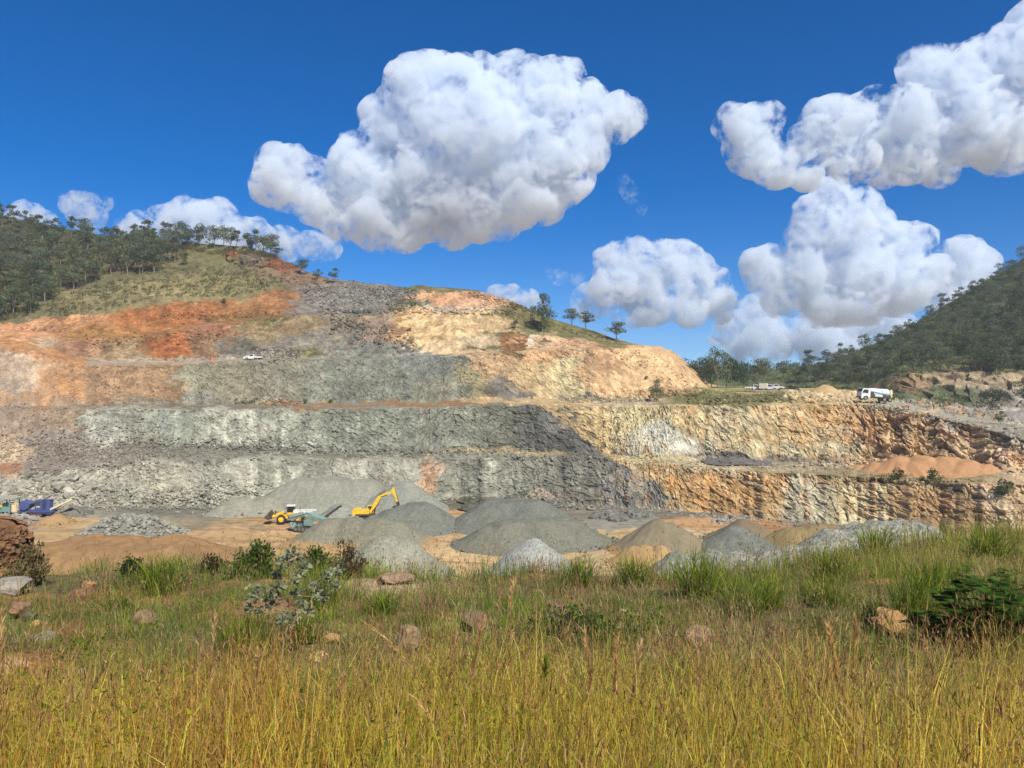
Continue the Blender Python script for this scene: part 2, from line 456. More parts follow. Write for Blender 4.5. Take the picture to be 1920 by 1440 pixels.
PXC = np.arange(-380, 2300, 1.35)
LN = [
 # 0 toe of the lowest face, on the floor
 [(-380, 975, 160), (0, 957, 166), (160, 951, 170), (400, 948, 172), (780, 949, 171), (860, 934, 183), (950, 933, 184), (1010, 940, 178), (1080, 948, 172), (1240, 956, 166), (1300, 962, 162), (1480, 976, 153), (1600, 982, 147), (1700, 986, 142), (1760, 988, 139), (1840, 988, 135), (1920, 990, 131), (2300, 1004, 114)],
 # 1 its crest
 [(-380, 900, 178), (0, 892, 176), (100, 880, 180), (200, 868, 181), (480, 859, 182), (760, 861, 183), (860, 860, 189), (960, 857, 190), (1040, 857, 186), (1120, 857, 181), (1200, 866, 176), (1280, 873, 172), (1440, 886, 161), (1600, 892, 152), (1700, 900, 147), (1760, 905, 144), (1840, 907, 140), (1920, 908, 136), (2300, 922, 119)],
 # 2 back of the first berm
 [(-380, 886, 184), (0, 872, 184), (100, 860, 188), (200, 845, 191), (300, 838, 193), (480, 846, 192), (800, 851, 194), (960, 847, 196), (1120, 849, 191), (1200, 858, 182), (1280, 861, 180), (1440, 864, 178), (1600, 870, 170), (1760, 868, 164), (1797, 868, 160), (1860, 868, 154), (1920, 874, 149), (2300, 905, 127)],
 # 3 crest of the second face
 [(-380, 775, 204), (0, 772, 203), (160, 768, 201), (320, 768, 200), (480, 766, 199), (640, 767, 198), (800, 765, 200), (960, 756, 202), (1120, 762, 197), (1280, 761, 191), (1440, 760, 186), (1600, 757, 179), (1651, 760, 175), (1739, 777, 169), (1797, 791, 166), (1870, 808, 160), (1920, 824, 155), (2300, 890, 135)],
 # 4 back of the second berm
 [(-380, 765, 209), (0, 764, 208), (160, 760, 208), (480, 757, 209), (640, 755, 210), (800, 754, 208), (960, 747, 210), (1120, 748, 211), (1280, 746, 212), (1440, 741, 208), (1600, 742, 203), (1675, 751, 194), (1739, 766, 188), (1797, 778, 183), (1870, 792, 176), (1920, 800, 170), (2300, 858, 150)],
 # 5 crest of the third face
 [(-380, 640, 228), (0, 652, 224), (40, 654, 223), (100, 666, 222), (160, 686, 220), (320, 683, 221), (480, 675, 222), (640, 675, 222), (800, 669, 221), (880, 665, 221), (960, 660, 221), (1040, 655, 221), (1120, 653, 221), (1200, 652, 222), (1240, 656, 223), (1270, 672, 224), (1300, 703, 225), (1328, 732, 228), (1500, 734, 232), (1600, 736, 225), (1675, 760, 214), (1739, 776, 206), (1870, 806, 194), (1920, 816, 188), (2300, 880, 168)],
 # 6 back of the third berm
 [(-380, 615, 236), (0, 634, 234), (40, 640, 232), (100, 656, 230), (160, 677, 229), (320, 679, 231), (480, 671, 232), (640, 672, 232), (800, 666, 229), (880, 662, 229), (960, 656, 229), (1040, 652, 229), (1120, 650, 228), (1200, 650, 227), (1240, 655, 227), (1270, 671, 230), (1300, 702, 233), (1328, 730, 240), (1500, 731, 250), (1600, 736, 240), (1675, 790, 225), (1739, 815, 220), (1870, 850, 208), (1920, 860, 200), (2300, 920, 180)],
 # 7 crest of the upper cut
 [(-380, 585, 252), (0, 618, 246), (40, 622, 245), (100, 632, 243), (200, 635, 243), (300, 629, 244), (380, 616, 246), (480, 601, 249), (560, 591, 251), (640, 584, 252), (760, 586, 251), (850, 584, 250), (930, 590, 249), (970, 606, 246), (1000, 621, 243), (1060, 633, 240), (1120, 644, 236), (1200, 648, 233), (1240, 654, 232), (1270, 670, 235), (1300, 701, 240), (1328, 728, 255), (1600, 733, 260), (1700, 830, 235), (1920, 880, 210), (2300, 940, 190)],
 # 8 back of the upper berm
 [(-380, 580, 258), (0, 615, 252), (100, 627, 250), (200, 629, 250), (300, 620, 252), (380, 606, 254), (480, 594, 256), (560, 586, 258), (640, 580, 258), (760, 582, 257), (850, 580, 256), (930, 585, 255), (970, 600, 251), (1000, 614, 248), (1060, 627, 245), (1120, 640, 240), (1200, 647, 236), (1240, 653, 235), (1270, 669, 240), (1300, 700, 245), (1328, 726, 275), (1600, 731, 280), (1700, 840, 245), (1920, 890, 220), (2300, 950, 200)],
 # 9 edge of the grass above the red cut, and the skyline crest further right
 [(-380, 590, 264), (0, 611, 258), (50, 605, 258), (100, 596, 259), (140, 588, 260), (190, 592, 260), (230, 576, 263), (300, 566, 265), (350, 566, 266), (400, 571, 267), (450, 561, 269), (500, 551, 271), (540, 549, 272), (600, 548, 272), (640, 541, 272), (700, 541, 271), (760, 541, 270), (830, 540, 269), (900, 547, 267), (960, 567, 261), (1000, 587, 256), (1060, 607, 252), (1120, 627, 246), (1180, 645, 240), (1240, 653, 238), (1270, 668, 245), (1300, 698, 252), (1328, 724, 300), (1600, 729, 305), (1700, 850, 255), (1920, 900, 230), (2300, 960, 210)],
 # 10 upper hill
 [(-380, 470, 330), (0, 500, 315), (200, 498, 310), (400, 497, 305), (440, 492, 303), (480, 488, 300), (560, 520, 286), (600, 524, 284), (640, 530, 281), (720, 536, 279), (760, 540, 277), (830, 538.5, 275), (900, 546, 272), (960, 566, 266), (1000, 586, 261), (1060, 606, 257), (1120, 626, 251), (1180, 644, 245), (1240, 652, 243), (1270, 667, 250), (1300, 697, 258), (1328, 722, 330), (1600, 727, 335), (1700, 860, 265), (1920, 910, 240), (2300, 970, 220)],
 # 11 skyline of the left hill
 [(-380, 330, 420), (0, 402, 400), (100, 425, 385), (200, 442, 370), (300, 448, 350), (380, 456, 335), (430, 459, 330), (470, 464, 322), (520, 482, 312), (560, 503, 302), (600, 517, 294), (640, 527.5, 288), (720, 535.5, 284), (760, 539.5, 282), (830, 538, 280), (900, 545.5, 277), (960, 565.5, 271), (1000, 585.5, 266), (1060, 605.5, 262), (1120, 625.5, 256), (1180, 643.5, 250), (1240, 651.5, 248), (1270, 667, 256), (1300, 697, 265), (1328, 720, 380), (1600, 725, 380), (1700, 870, 275), (1920, 920, 250), (2300, 980, 230)],
 # 12 down the far side
 [(-380, 500, 620), (0, 560, 580), (430, 600, 500), (640, 660, 450), (1000, 690, 420), (1240, 715, 400), (1328, 722, 440), (1600, 727, 440), (1700, 880, 300), (1920, 930, 280), (2300, 990, 260)],
]
ROWS = [84, 16, 78, 20, 76, 16, 62, 10, 42, 50, 40, 12]
# roughness of each segment (m): big, middle, small blocks
KIND = ['face', 'berm', 'face', 'berm', 'face', 'berm', 'cut', 'berm', 'cut', 'hill', 'hill', 'hill']

KIND = ['berm'] + KIND
GW, SEG, TT = loft(LN, PXC, ROWS, seed=3, jit=1.5, skirt=True)
nR, nC = GW.shape[:2]
NW = grid_normals(GW)
px_g = np.broadcast_to(PXC, (nR, nC)).copy()
py_g = CY - (GW[..., 2] - CAMZ) / GW[..., 1] * FPX
sX = GW[..., 0] + 0.25 * GW[..., 1]
dl = np.linalg.norm(np.diff(GW, axis=0), axis=-1)
tA = np.concatenate([np.zeros((1, nC)), np.cumsum(dl, 0)], 0)
amp_face = np.zeros((nR, 1)); amp_small = np.zeros((nR, 1))
for r in range(nR):
    k = KIND[SEG[r]]; t = TT[r]
    edge = min(1.0, t / 0.12, (1 - t) / 0.06 + 0.25)
    amp_face[r] = {'face': 1.0 * max(edge, 0.12), 'berm': 0.10, 'cut': 0.42 * max(edge, 0.15), 'hill': 0.05}[k]
    amp_small[r] = {'face': 1.0, 'berm': 0.45, 'cut': 0.75, 'hill': 0.3}[k]
amp_face = smooth1(amp_face[:, 0], 2)[:, None]
# the talus on the left and the sandy spur are smoother than the blasted faces
talus = np.clip((170 - px_g) / 120, 0, 1) * np.clip((py_g - 640) / 60, 0, 1)
talus = np.maximum(talus, np.clip((px_g - 1090) / 50, 0, 1) * np.clip((735 - py_g) / 10, 0, 1))
talus = np.maximum(talus, np.clip(1 - np.abs(py_g - 838 + 0.00012 * (px_g - 330) ** 2) / 26, 0, 1) * np.clip((560 - px_g) / 80, 0, 1) * 0.9)
rough = amp_face * (1 - 0.8 * talus) * (0.62 + 0.3 * np.clip((px_g - 1050) / 200, 0, 1) + 0.75 * np.clip((px_g - 1570) / 60, 0, 1) * np.clip((py_g - 755) / 6, 0, 1) * np.clip((895 - py_g) / 10, 0, 1))
wx = (fbm(sX / 11, tA / 11, 101, 2) - 0.5) * 2.4; wy = (fbm(sX / 11, tA / 11, 131, 2) - 0.5) * 2.4
right = np.clip((px_g - 1120) / 160, 0, 1) * np.clip((py_g - 740) / 20, 0, 1)
el = 1 - 0.25 * right                                     # the right-hand faces break into upright slabs
h1, c1, e1 = facet((sX + wx) / (5.5 * el), (tA + wy) / (4.2 + 1.5 * right), 11)
h2, c2, e2 = facet((sX + wx * 0.6) / (2.1 * el), (tA + wy * 0.6) / (1.5 + 0.8 * right), 23)
h3, c3, e3 = facet((sX + wx * 0.3) / (0.9 * el), (tA + wy * 0.3) / (0.66 + 0.25 * right), 37)
und = (fbm(sX / 26, tA / 40, 61, 3) - 0.5) * 4.0
blocky = 0.7 + 1.1 * fbm(sX / 18, tA / 12, 77, 3)
mid_r = np.clip((px_g - 1120) / 60, 0, 1) * np.clip((1600 - px_g) / 60, 0, 1)
blocky = blocky * (1 - 0.62 * mid_r)
h4, c4b, e4 = facet((sX + wx * 0.2) / 0.5, (tA + wy * 0.2) / 0.4, 53)
groove = rough * (0.42 * np.clip(1 - e1 / 0.06, 0, 1) * (fbm(sX / 5, tA / 5, 59, 2) > 0.5) + 0.16 * np.clip(1 - e2 / 0.10, 0, 1))
crk = fbm((sX + wx) / 2.4, (tA + wy) / 10, 821, 4, 0.55); crack = np.clip(1 - np.abs(crk - 0.5) / 0.03, 0, 1) * np.clip((fbm(sX / 14, tA / 20, 823, 2) - 0.3) * 3, 0, 1)
groove = groove + rough * crack * (0.25 + 0.45 * right)
disp = -groove + 0.10 * h4 * amp_small * (0.3 + rough) + rough * (und + blocky * (0.42 * h1 + 0.40 * h2) * (1 + 0.3 * right)) + amp_small * (1 - 0.5 * talus) * (0.30 * h3 * (0.35 + rough)) + 0.25 * (fbm(sX / 1.5, tA / 1.5, 99, 3) - 0.5) * amp_small
hillk = np.array([1.0 if KIND[s] == 'hill' else 0.0 for s in SEG])[:, None]
disp = disp + hillk * (fbm(sX / 7, tA / 7, 83, 4) - 0.5) * 2.2 * np.clip(1 - (TT[:, None] > 0.95), 0, 1)
side = np.sign(NW[..., 1:2] * -1 + 0.0001); NW = np.where((NW[..., 1:2] > 0.25), -NW, NW)
GWd = GW + NW * disp[..., None]

WALL_SEEDS = [
 # lowest face
 (30, 920, 70, 30, (168, 163, 146)), (150, 915, 70, 30, (165, 162, 146)), (280, 900, 70, 34, (170, 168, 150)), (420, 895, 70, 34, (160, 160, 145)), (560, 890, 70, 30, (150, 152, 138)), (690, 888, 60, 28, (155, 155, 142)),
 (805, 893, 13, 24, (190, 162, 134)), (880, 895, 55, 40, (138, 140, 127)), (980, 900, 55, 45, (136, 137, 124)), (1080, 905, 50, 45, (122, 121, 110)), (1180, 925, 40, 34, (128, 128, 122)), (1050, 935, 50, 14, (140, 130, 115)),
 # second face
 (215, 800, 55, 34, (158, 160, 147)), (330, 800, 60, 30, (150, 156, 142)), (430, 800, 60, 30, (160, 162, 148)), (520, 800, 50, 32, (156, 160, 146)), (620, 805, 60, 34, (138, 143, 130)), (740, 808, 60, 34, (136, 141, 128)), (860, 810, 55, 34, (132, 136, 122)), (940, 800, 30, 34, (120, 122, 108)), (1010, 815, 45, 30, (98, 100, 96)), (1080, 830, 40, 20, (96, 97, 93)),
 # rubble between them, talus on the left
 (600, 852, 200, 7, (126, 126, 113)), (950, 850, 110, 6, (172, 152, 115)), (350, 850, 120, 14, (132, 130, 117)), (220, 850, 70, 22, (148, 140, 124)), (110, 850, 60, 40, (152, 138, 122)), (110, 790, 50, 20, (158, 132, 104)), (30, 790, 40, 26, (158, 132, 108)), (20, 840, 30, 26, (176, 150, 118)), (15, 885, 26, 18, (176, 126, 84)), (-200, 850, 120, 80, (160, 140, 118)),
 # third face
 (40, 690, 70, 40, (188, 158, 128)), (120, 720, 36, 26, (200, 143, 83)), (60, 745, 60, 12, (180, 140, 100)), (30, 720, 22, 18, (150, 140, 124)), (210, 720, 60, 36, (172, 134, 94)), (290, 725, 40, 34, (164, 128, 90)), (360, 715, 44, 20, (156, 150, 122)), (360, 745, 40, 14, (140, 140, 126)), (440, 710, 50, 34, (146, 138, 112)), (520, 715, 50, 36, (142, 138, 118)),
 (620, 715, 60, 38, (128, 131, 118)), (720, 715, 60, 40, (126, 130, 118)), (800, 690, 50, 24, (116, 121, 116)), (820, 730, 50, 24, (134, 133, 115)), (885, 725, 24, 30, (150, 138, 100)), (940, 725, 26, 24, (118, 112, 98)), (975, 742, 26, 8, (110, 108, 98)),
 (925, 690, 26, 26, (191, 154, 111)), (990, 700, 40, 34, (192, 160, 113)), (1060, 705, 46, 34, (200, 179, 132)), (1010, 672, 60, 14, (202, 156, 107)), (1120, 690, 30, 30, (194, 151, 107)), (1180, 700, 45, 45, (212, 171, 122)), (1260, 710, 45, 30, (208, 168, 119)),
 # second berm and the platform
 (350, 760, 150, 5, (134, 122, 104)), (600, 758, 120, 5, (146, 116, 82)), (800, 757, 90, 5, (150, 112, 72)), (930, 750, 80, 6, (186, 152, 108)), (1050, 752, 60, 7, (191, 160, 115)), (1090, 746, 40, 5, (128, 122, 110)), (1180, 752, 60, 6, (176, 156, 124)), (1300, 745, 60, 7, (112, 108, 64)), (1400, 744, 60, 8, (120, 112, 72)), (1350, 756, 100, 4, (126, 118, 70)), (1560, 744, 60, 9, (206, 177, 130)), (1620, 750, 60, 7, (200, 171, 126)), (1700, 768, 60, 10, (176, 166, 142)), (1800, 790, 60, 12, (164, 156, 138)), (1900, 812, 60, 14, (158, 150, 132)), (1480, 733, 80, 5, (180, 156, 110)),
 # second face, right
 (1130, 800, 30, 30, (198, 170, 119)), (1180, 790, 40, 30, (198, 179, 132)), (1240, 820, 46, 26, (194, 189, 163)), (1290, 835, 50, 16, (196, 189, 163)), (1280, 785, 40, 18, (191, 168, 122)), (1370, 800, 50, 34, (206, 185, 141)), (1450, 800, 50, 30, (202, 173, 124)), (1440, 845, 60, 10, (196, 179, 139)), (1540, 800, 50, 36, (200, 164, 111)), (1570, 840, 40, 12, (200, 179, 139)), (1630, 810, 40, 44, (200, 160, 113)), (1720, 820, 46, 44, (198, 164, 120)), (1810, 830, 46, 34, (191, 154, 115)), (1890, 850, 40, 20, (194, 158, 122)), (2100, 880, 150, 60, (192, 156, 119)),
 # first berm, right
 (1230, 862, 40, 5, (200, 179, 133)), (1320, 873, 60, 6, (191, 175, 137)), (1400, 862, 70, 5, (126, 120, 112)), (1480, 872, 100, 7, (166, 154, 130)), (1500, 884, 100, 4, (130, 122, 92)), (1700, 895, 150, 12, (140, 118, 80)),
 # lowest face, right
 (1290, 930, 30, 30, (200, 150, 92)), (1260, 890, 40, 14, (194, 158, 108)), (1370, 925, 50, 36, (198, 149, 87)), (1440, 925, 36, 36, (200, 158, 100)), (1500, 930, 30, 40, (196, 189, 159)), (1560, 940, 44, 36, (192, 183, 145)), (1640, 935, 46, 34, (200, 177, 135)), (1720, 940, 30, 36, (172, 132, 90)), (1790, 945, 50, 40, (154, 118, 82)), (1880, 945, 50, 40, (188, 154, 122)), (2100, 950, 150, 50, (176, 140, 104)),
 # road and upper cut, left
 (20, 644, 40, 7, (191, 136, 68)), (90, 662, 40, 9, (214, 146, 80)), (140, 678, 26, 6, (191, 138, 74)), (250, 680, 100, 4, (168, 146, 118)), (450, 674, 120, 4, (166, 152, 132)), (150, 660, 50, 14, (158, 112, 76)), (230, 665, 50, 14, (159, 128, 86)), (320, 655, 34, 20, (148, 100, 53)), (390, 650, 30, 24, (150, 112, 76)), (440, 650, 26, 18, (112, 108, 94)), (520, 660, 40, 10, (138, 126, 110)), (570, 660, 24, 10, (122, 116, 66)),
 (60, 622, 60, 10, (210, 150, 100)), (180, 620, 70, 14, (167, 121, 63)), (300, 605, 70, 18, (167, 112, 55)), (340, 580, 70, 13, (165, 108, 53)), (440, 585, 40, 14, (163, 112, 58)), (520, 565, 34, 13, (162, 110, 62)), (130, 600, 50, 9, (204, 153, 100)), (400, 618, 40, 12, (160, 110, 74)),
 # upper middle
 (480, 620, 40, 16, (142, 122, 84)), (500, 600, 40, 7, (112, 108, 66)), (560, 615, 34, 16, (142, 118, 84)), (600, 640, 40, 18, (128, 122, 108)), (660, 625, 40, 20, (136, 122, 100)), (710, 620, 30, 20, (164, 124, 88)), (720, 650, 40, 12, (118, 118, 110)), (580, 570, 40, 14, (128, 120, 110)), (640, 560, 60, 16, (126, 123, 116)), (720, 555, 50, 14, (120, 118, 112)), (760, 570, 26, 10, (112, 108, 84)), (760, 600, 20, 10, (176, 138, 86)),
 (800, 615, 40, 22, (208, 168, 113)), (870, 605, 50, 18, (210, 173, 119)), (930, 612, 30, 12, (198, 164, 115)), (840, 652, 44, 8, (202, 168, 122)), (900, 640, 40, 12, (186, 160, 120)), (960, 640, 26, 12, (152, 102, 62)), (1010, 640, 30, 11, (202, 164, 122)), (1060, 645, 40, 7, (198, 151, 111)), (920, 655, 60, 4, (112, 104, 64)), (940, 622, 40, 4, (100, 96, 60)),
 (830, 555, 50, 9, (200, 147, 102)), (900, 565, 40, 9, (200, 154, 113)), (860, 575, 60, 4, (194, 170, 140)), (830, 540, 60, 4, (112, 106, 66)), (960, 580, 26, 8, (120, 108, 66)), (1020, 605, 40, 10, (112, 106, 62)), (1100, 630, 40, 8, (114, 108, 66)), (1160, 643, 30, 6, (118, 108, 66)),
 # hill
 (60, 580, 80, 14, (112, 106, 70)), (200, 560, 90, 20, (130, 120, 78)), (340, 540, 70, 20, (146, 134, 86)), (440, 535, 50, 16, (132, 124, 78)), (100, 520, 110, 24, (104, 100, 66)), (280, 500, 90, 24, (108, 102, 66)), (60, 450, 100, 30, (82, 82, 54)), (220, 460, 90, 20, (94, 92, 60)), (370, 480, 50, 14, (118, 112, 70)), (400, 468, 40, 8, (128, 122, 72)), (420, 500, 40, 14, (116, 112, 70)),
 (430, 482, 18, 6, (148, 91, 52)), (480, 492, 26, 8, (124, 112, 96)), (460, 510, 40, 10, (126, 108, 78)), (520, 498, 30, 8, (150, 98, 62)), (560, 520, 30, 8, (132, 108, 84)), (500, 535, 30, 8, (118, 110, 74)), (-200, 500, 150, 100, (80, 86, 54)),
 (1450, 727, 120, 5, (140, 132, 84)), (1330, 727, 30, 5, (120, 118, 70)),
]
isf = np.array([1.0 if KIND[s] in ('face', 'cut') else 0.35 for s in SEG])[:, None]
cw = splat(px_g + isf * ((c1 - 0.5) * 34 + (c2 - 0.5) * 22 + (c3 - 0.5) * 14), py_g + isf * ((np.mod(c1 * 7.31, 1) - 0.5) * 7 + (np.mod(c2 * 5.77, 1) - 0.5) * 5), WALL_SEEDS, 9.0, 5)


def in_poly(poly, x, y):
    r = np.zeros(x.shape, bool); j = len(poly) - 1
    for i in range(len(poly)):
        (xi, yi), (xj, yj) = poly[i], poly[j]
        if yi != yj: r ^= ((yi > y) != (yj > y)) & (x < (xj - xi) * (y - yi) / (yj - yi) + xi)
        j = i
    return r


# outcrops, veins, roads and stains with an outline of their own
wob_x = (fbm(px_g / 14, py_g / 11, 501, 4, 0.6) - 0.5) * 12; wob_y = (fbm(px_g / 14, py_g / 11, 503, 4, 0.6) - 0.5) * 8
VEINS = [([(-380, 580), (0, 630), (60, 646), (110, 660), (162, 682), (152, 690), (100, 676), (40, 662), (-380, 610)], (186, 134, 84), .8), ([(60, 655), (150, 684), (110, 720), (95, 770), (62, 775), (75, 715)], (176, 136, 96), .55),
         ([(160, 676), (330, 678), (480, 669), (480, 674), (330, 684), (160, 684)], (176, 160, 138), .7), ([(480, 668), (800, 664), (800, 669), (480, 674)], (150, 138, 120), .6), ([(395, 795), (405, 793), (436, 826), (428, 830)], (206, 204, 184), .8), ([(425, 778), (429, 778), (437, 806), (433, 806)], (206, 204, 184), .7),
         ([(488, 803), (501, 803), (500, 820), (489, 820)], (214, 206, 184), .9), ([(248, 876), (262, 884), (304, 920), (292, 922)], (206, 200, 170), .8), ([(792, 866), (818, 868), (822, 920), (800, 925), (790, 905)], (186, 152, 120), .75), ([(590, 815), (600, 812), (590, 850), (566, 850)], (192, 190, 174), .5),
         ([(160, 800), (185, 775), (210, 790), (215, 835), (190, 840), (165, 820)], (178, 178, 164), .5), ([(300, 765), (318, 768), (312, 815), (296, 812)], (172, 176, 164), .6), ([(1245, 880), (1330, 876), (1390, 884), (1388, 890), (1330, 884), (1250, 886)], (206, 192, 160), .8), ([(1330, 856), (1560, 862), (1580, 872), (1480, 876), (1300, 868)], (150, 142, 130), .8),
         ([(1490, 892), (1530, 893), (1560, 975), (1462, 975), (1475, 925)], (204, 202, 182), .6), ([(1200, 800), (1240, 790), (1330, 850), (1220, 855)], (206, 204, 188), .6), ([(1330, 890), (1470, 892), (1455, 972), (1310, 950)], (200, 154, 94), .4), ([(1700, 920), (1840, 912), (1850, 985), (1690, 980)], (150, 118, 86), .6),
         ([(990, 625), (1002, 624), (1000, 652), (990, 652)], (206, 196, 172), .7), ([(935, 622), (985, 626), (985, 650), (940, 648)], (140, 98, 64), .6), ([(1010, 640), (1022, 632), (1032, 640)], (70, 52, 38), .7), ([(760, 585), (768, 584), (806, 622), (796, 622)], (206, 184, 140), .7), ([(690, 590), (745, 586), (720, 640), (640, 668), (630, 640)], (122, 122, 112), .5),
         ([(925, 700), (950, 706), (992, 745), (930, 748)], (122, 118, 108), .7), ([(280, 640), (350, 625), (360, 665), (285, 675)], (166, 96, 54), .6), ([(590, 690), (600, 688), (612, 712), (604, 716)], (156, 150, 136), .7), ([(330, 700), (390, 720), (350, 716), (320, 708)], (178, 172, 146), .6), ([(360, 590), (520, 585), (520, 600), (380, 604)], (104, 104, 66), .5)]
for poly, colr, st in VEINS:
    mm = in_poly(poly, px_g + wob_x, py_g + wob_y) * st
    cw = cw * (1 - mm[..., None]) + lin(colr) * 1.05 * mm[..., None]
# dark unweathered rock meets the tan rock along a slanting contact
def side_of(poly, px, py):
    a = np.array(poly, float)
    xb = np.interp(py, a[:, 1], a[:, 0])
    return xb - px
con = side_of([(990, 756), (1012, 762), (1060, 795), (1118, 848), (1128, 856), (1190, 884), (1235, 905), (1262, 945), (1275, 965)], px_g, py_g) + (fbm(px_g / 16, py_g / 12, 202, 5, 0.65) - 0.5) * 44
inz = (py_g > 757) & (py_g < 970)
tan_c = lin((208, 180, 130)); dk_c = lin((126, 125, 118))
m_t = np.clip(-con / 3, 0, 1) * np.clip((con + 42) / 26, 0, 1) * inz
m_d = np.clip(con / 3, 0, 1) * np.clip((60 - con) / 40, 0, 1) * inz * np.where(py_g > 855, 0.25, 0.65)
cw = cw * (1 - 0.75 * m_t[..., None]) + tan_c * 0.75 * m_t[..., None]
cw = cw * (1 - 0.7 * m_d[..., None]) + dk_c * 0.7 * m_d[..., None]
lowr = np.clip((px_g - 1260) / 60, 0, 1) * (py_g > 868) * 0.34
cw = cw * (1 - lowr[..., None]) + lin((206, 184, 142)) * lowr[..., None]
# per-block tone, pale run-off streaks, rust
red_b = np.exp(-(((px_g - 250) / 260) ** 2 + ((py_g - 598 - 0.00006 * (px_g - 330) ** 2) / 22) ** 2)) * np.clip((fbm(px_g / 40, py_g / 9, 833, 4) - 0.25) * 3, 0, 1) * (px_g < 560) * np.array([1.0 if KIND[s] in ('cut', 'berm') else 0.0 for s in SEG])[:, None]
cw = cw * (1 - 0.42 * red_b[..., None]) + lin((180, 98, 52)) * 0.42 * red_b[..., None]
tone = 1 + ((c1 - 0.5) * 0.2 + (c2 - 0.5) * 0.42 + (c3 - 0.5) * 0.42 + (c4b - 0.5) * 0.3) * (1 - 0.3 * talus)
is_face = np.array([1.0 if KIND[s] in ('face', 'cut') else 0.0 for s in SEG])[:, None]
streak = np.clip((fbm(sX / 1.9, tA / 26, 303, 3) - 0.56) * 6, 0, 1) * np.clip((fbm(sX / 16, tA / 10, 311, 3) - 0.42) * 5, 0, 1)
stz = is_face * np.clip((1000 - px_g) / 80, 0, 1) * np.clip((py_g - 765) / 12, 0, 1)
cw = cw * (1 + 0.5 * (streak * stz))[..., None]
patch = np.clip((fbm(px_g / 22, py_g / 15, 331, 5, 0.62) - 0.5) * 5, -1, 1) * is_face
cw = cw * (1 + 0.20 * patch)[..., None]
rust = np.clip((fbm(px_g / 14, py_g / 24, 347, 5, 0.6) - 0.52) * 6, 0, 1) * np.clip((px_g - 1090) / 120, 0, 1) * is_face * np.clip((py_g - 758) / 8, 0, 1)
cw = cw * (1 - 0.32 * rust[..., None]) + 0.32 * rust[..., None] * lin((200, 142, 82)) * (0.9 + 0.3 * c2[..., None])
pale = np.clip((fbm(sX / 3.4 + tA / 6, tA / 9, 359, 4, 0.6) - 0.56) * 7, 0, 1) * np.clip((px_g - 1120) / 120, 0, 1) * is_face * np.clip((py_g - 758) / 8, 0, 1)
cw = cw * (1 - 0.5 * pale[..., None]) + 0.5 * pale[..., None] * lin((214, 204, 172))
tone = np.where(hillk > 0, 1 + (fbm(px_g / 9, py_g / 6, 373, 5, 0.65) - 0.5) * 1.1, tone)
greyw = np.clip((1150 - px_g) / 120, 0, 1) * np.clip((py_g - 670) / 10, 0, 1)
tone = 1 + (tone - 1) * (1 - 0.30 * greyw)
cw = cw * (1 - hillk[..., None] * np.array([0.04, 0.10, 0.12])) * (1 - 0.03 * (1 - hillk[..., None])) * (1 - greyw[..., None] * np.array([0.0, 0.015, 0.035]))
lum_w = (cw @ np.array([0.3, 0.59, 0.11]))[..., None]
warm = (np.clip((px_g - 1000) / 200, 0, 1) + -1.1 * np.clip((330 - px_g) / 120, 0, 1) * np.clip((py_g - 640) / 20, 0, 1))[..., None] * (1 - hillk[..., None])
cw = lum_w + (cw - lum_w) * (1 + 0.05 * warm)
cw = cw * tone[..., None] * K
tag(link('quarry_wall', np_mesh('quarry_wall', GWd.reshape(-1, 3), grid_faces(nR, nC)[:, ::-1], cw.reshape(-1, 3)), M_ROCK), 'benched rock wall of the quarry under the hill, grey on one side and tan on the other', 'quarry wall', kind='structure')


def on_wall(px, py):
    """(row, col) of the quarry wall seen at a photograph pixel"""
    c = int(np.clip(np.searchsorted(PXC, px), 0, nC - 1))
    return int(np.argmin(np.abs(py_g[:, c] - py))), c


def wall_pt(px, py):
    r, c = on_wall(px, py)
    return Vector(GWd[r, c])


# ------------------------------------------------------------------ the wooded hill on the right, with its cut bank
RPX = np.arange(1120, 2420, 3.0)
RL = [
 [(1120, 737, 330), (1400, 737, 310), (1600, 742, 280), (1700, 775, 255), (1800, 800, 246), (1920, 830, 236), (2420, 900, 215)],
 [(1120, 712, 350), (1400, 722, 330), (1600, 716, 300), (1690, 735, 270), (1760, 748, 264), (1840, 756, 260), (1920, 760, 256), (2420, 770, 240)],
 [(1120, 706, 380), (1400, 714, 350), (1600, 704, 312), (1690, 704, 278), (1800, 699, 274), (1920, 694, 270), (2420, 680, 255)],
 [(1120, 700, 410), (1400, 706, 385), (1600, 676, 355), (1700, 655, 330), (1800, 620, 325), (1920, 585, 320), (2420, 470, 300)],
 [(1120, 690, 470), (1300, 690, 460), (1400, 699, 450), (1450, 700, 440), (1500, 694, 430), (1560, 676, 420), (1640, 644, 420), (1700, 616, 418), (1760, 580, 416), (1800, 557, 415), (1860, 519, 413), (1920, 484, 412), (2420, 200, 400)],
 [(1120, 715, 640), (1500, 715, 640), (1920, 600, 620), (2420, 400, 620)],
]
RROWS = [26, 26, 26, 34, 10]
GR, RSEG, RTT = loft(RL, RPX, RROWS, seed=41, jit=2.5)
r_px = np.broadcast_to(RPX, GR.shape[:2]).copy(); r_py = CY - (GR[..., 2] - CAMZ) / GR[..., 1] * FPX
NR_ = grid_normals(GR); NR_ = np.where(NR_[..., 1:2] > 0.25, -NR_, NR_)
bank = np.clip((r_px - 1670) / 25, 0, 1) * ((RSEG == 1).astype(float))[:, None]
hA, cA, eA = facet(GR[..., 0] / 3.0, GR[..., 2] / 2.0, 71)
dR = bank * hA * 2.2 + (fbm(GR[..., 0] / 8, GR[..., 1] / 8, 73, 4) - 0.5) * 2.0
GRd = GR + NR_ * dR[..., None]
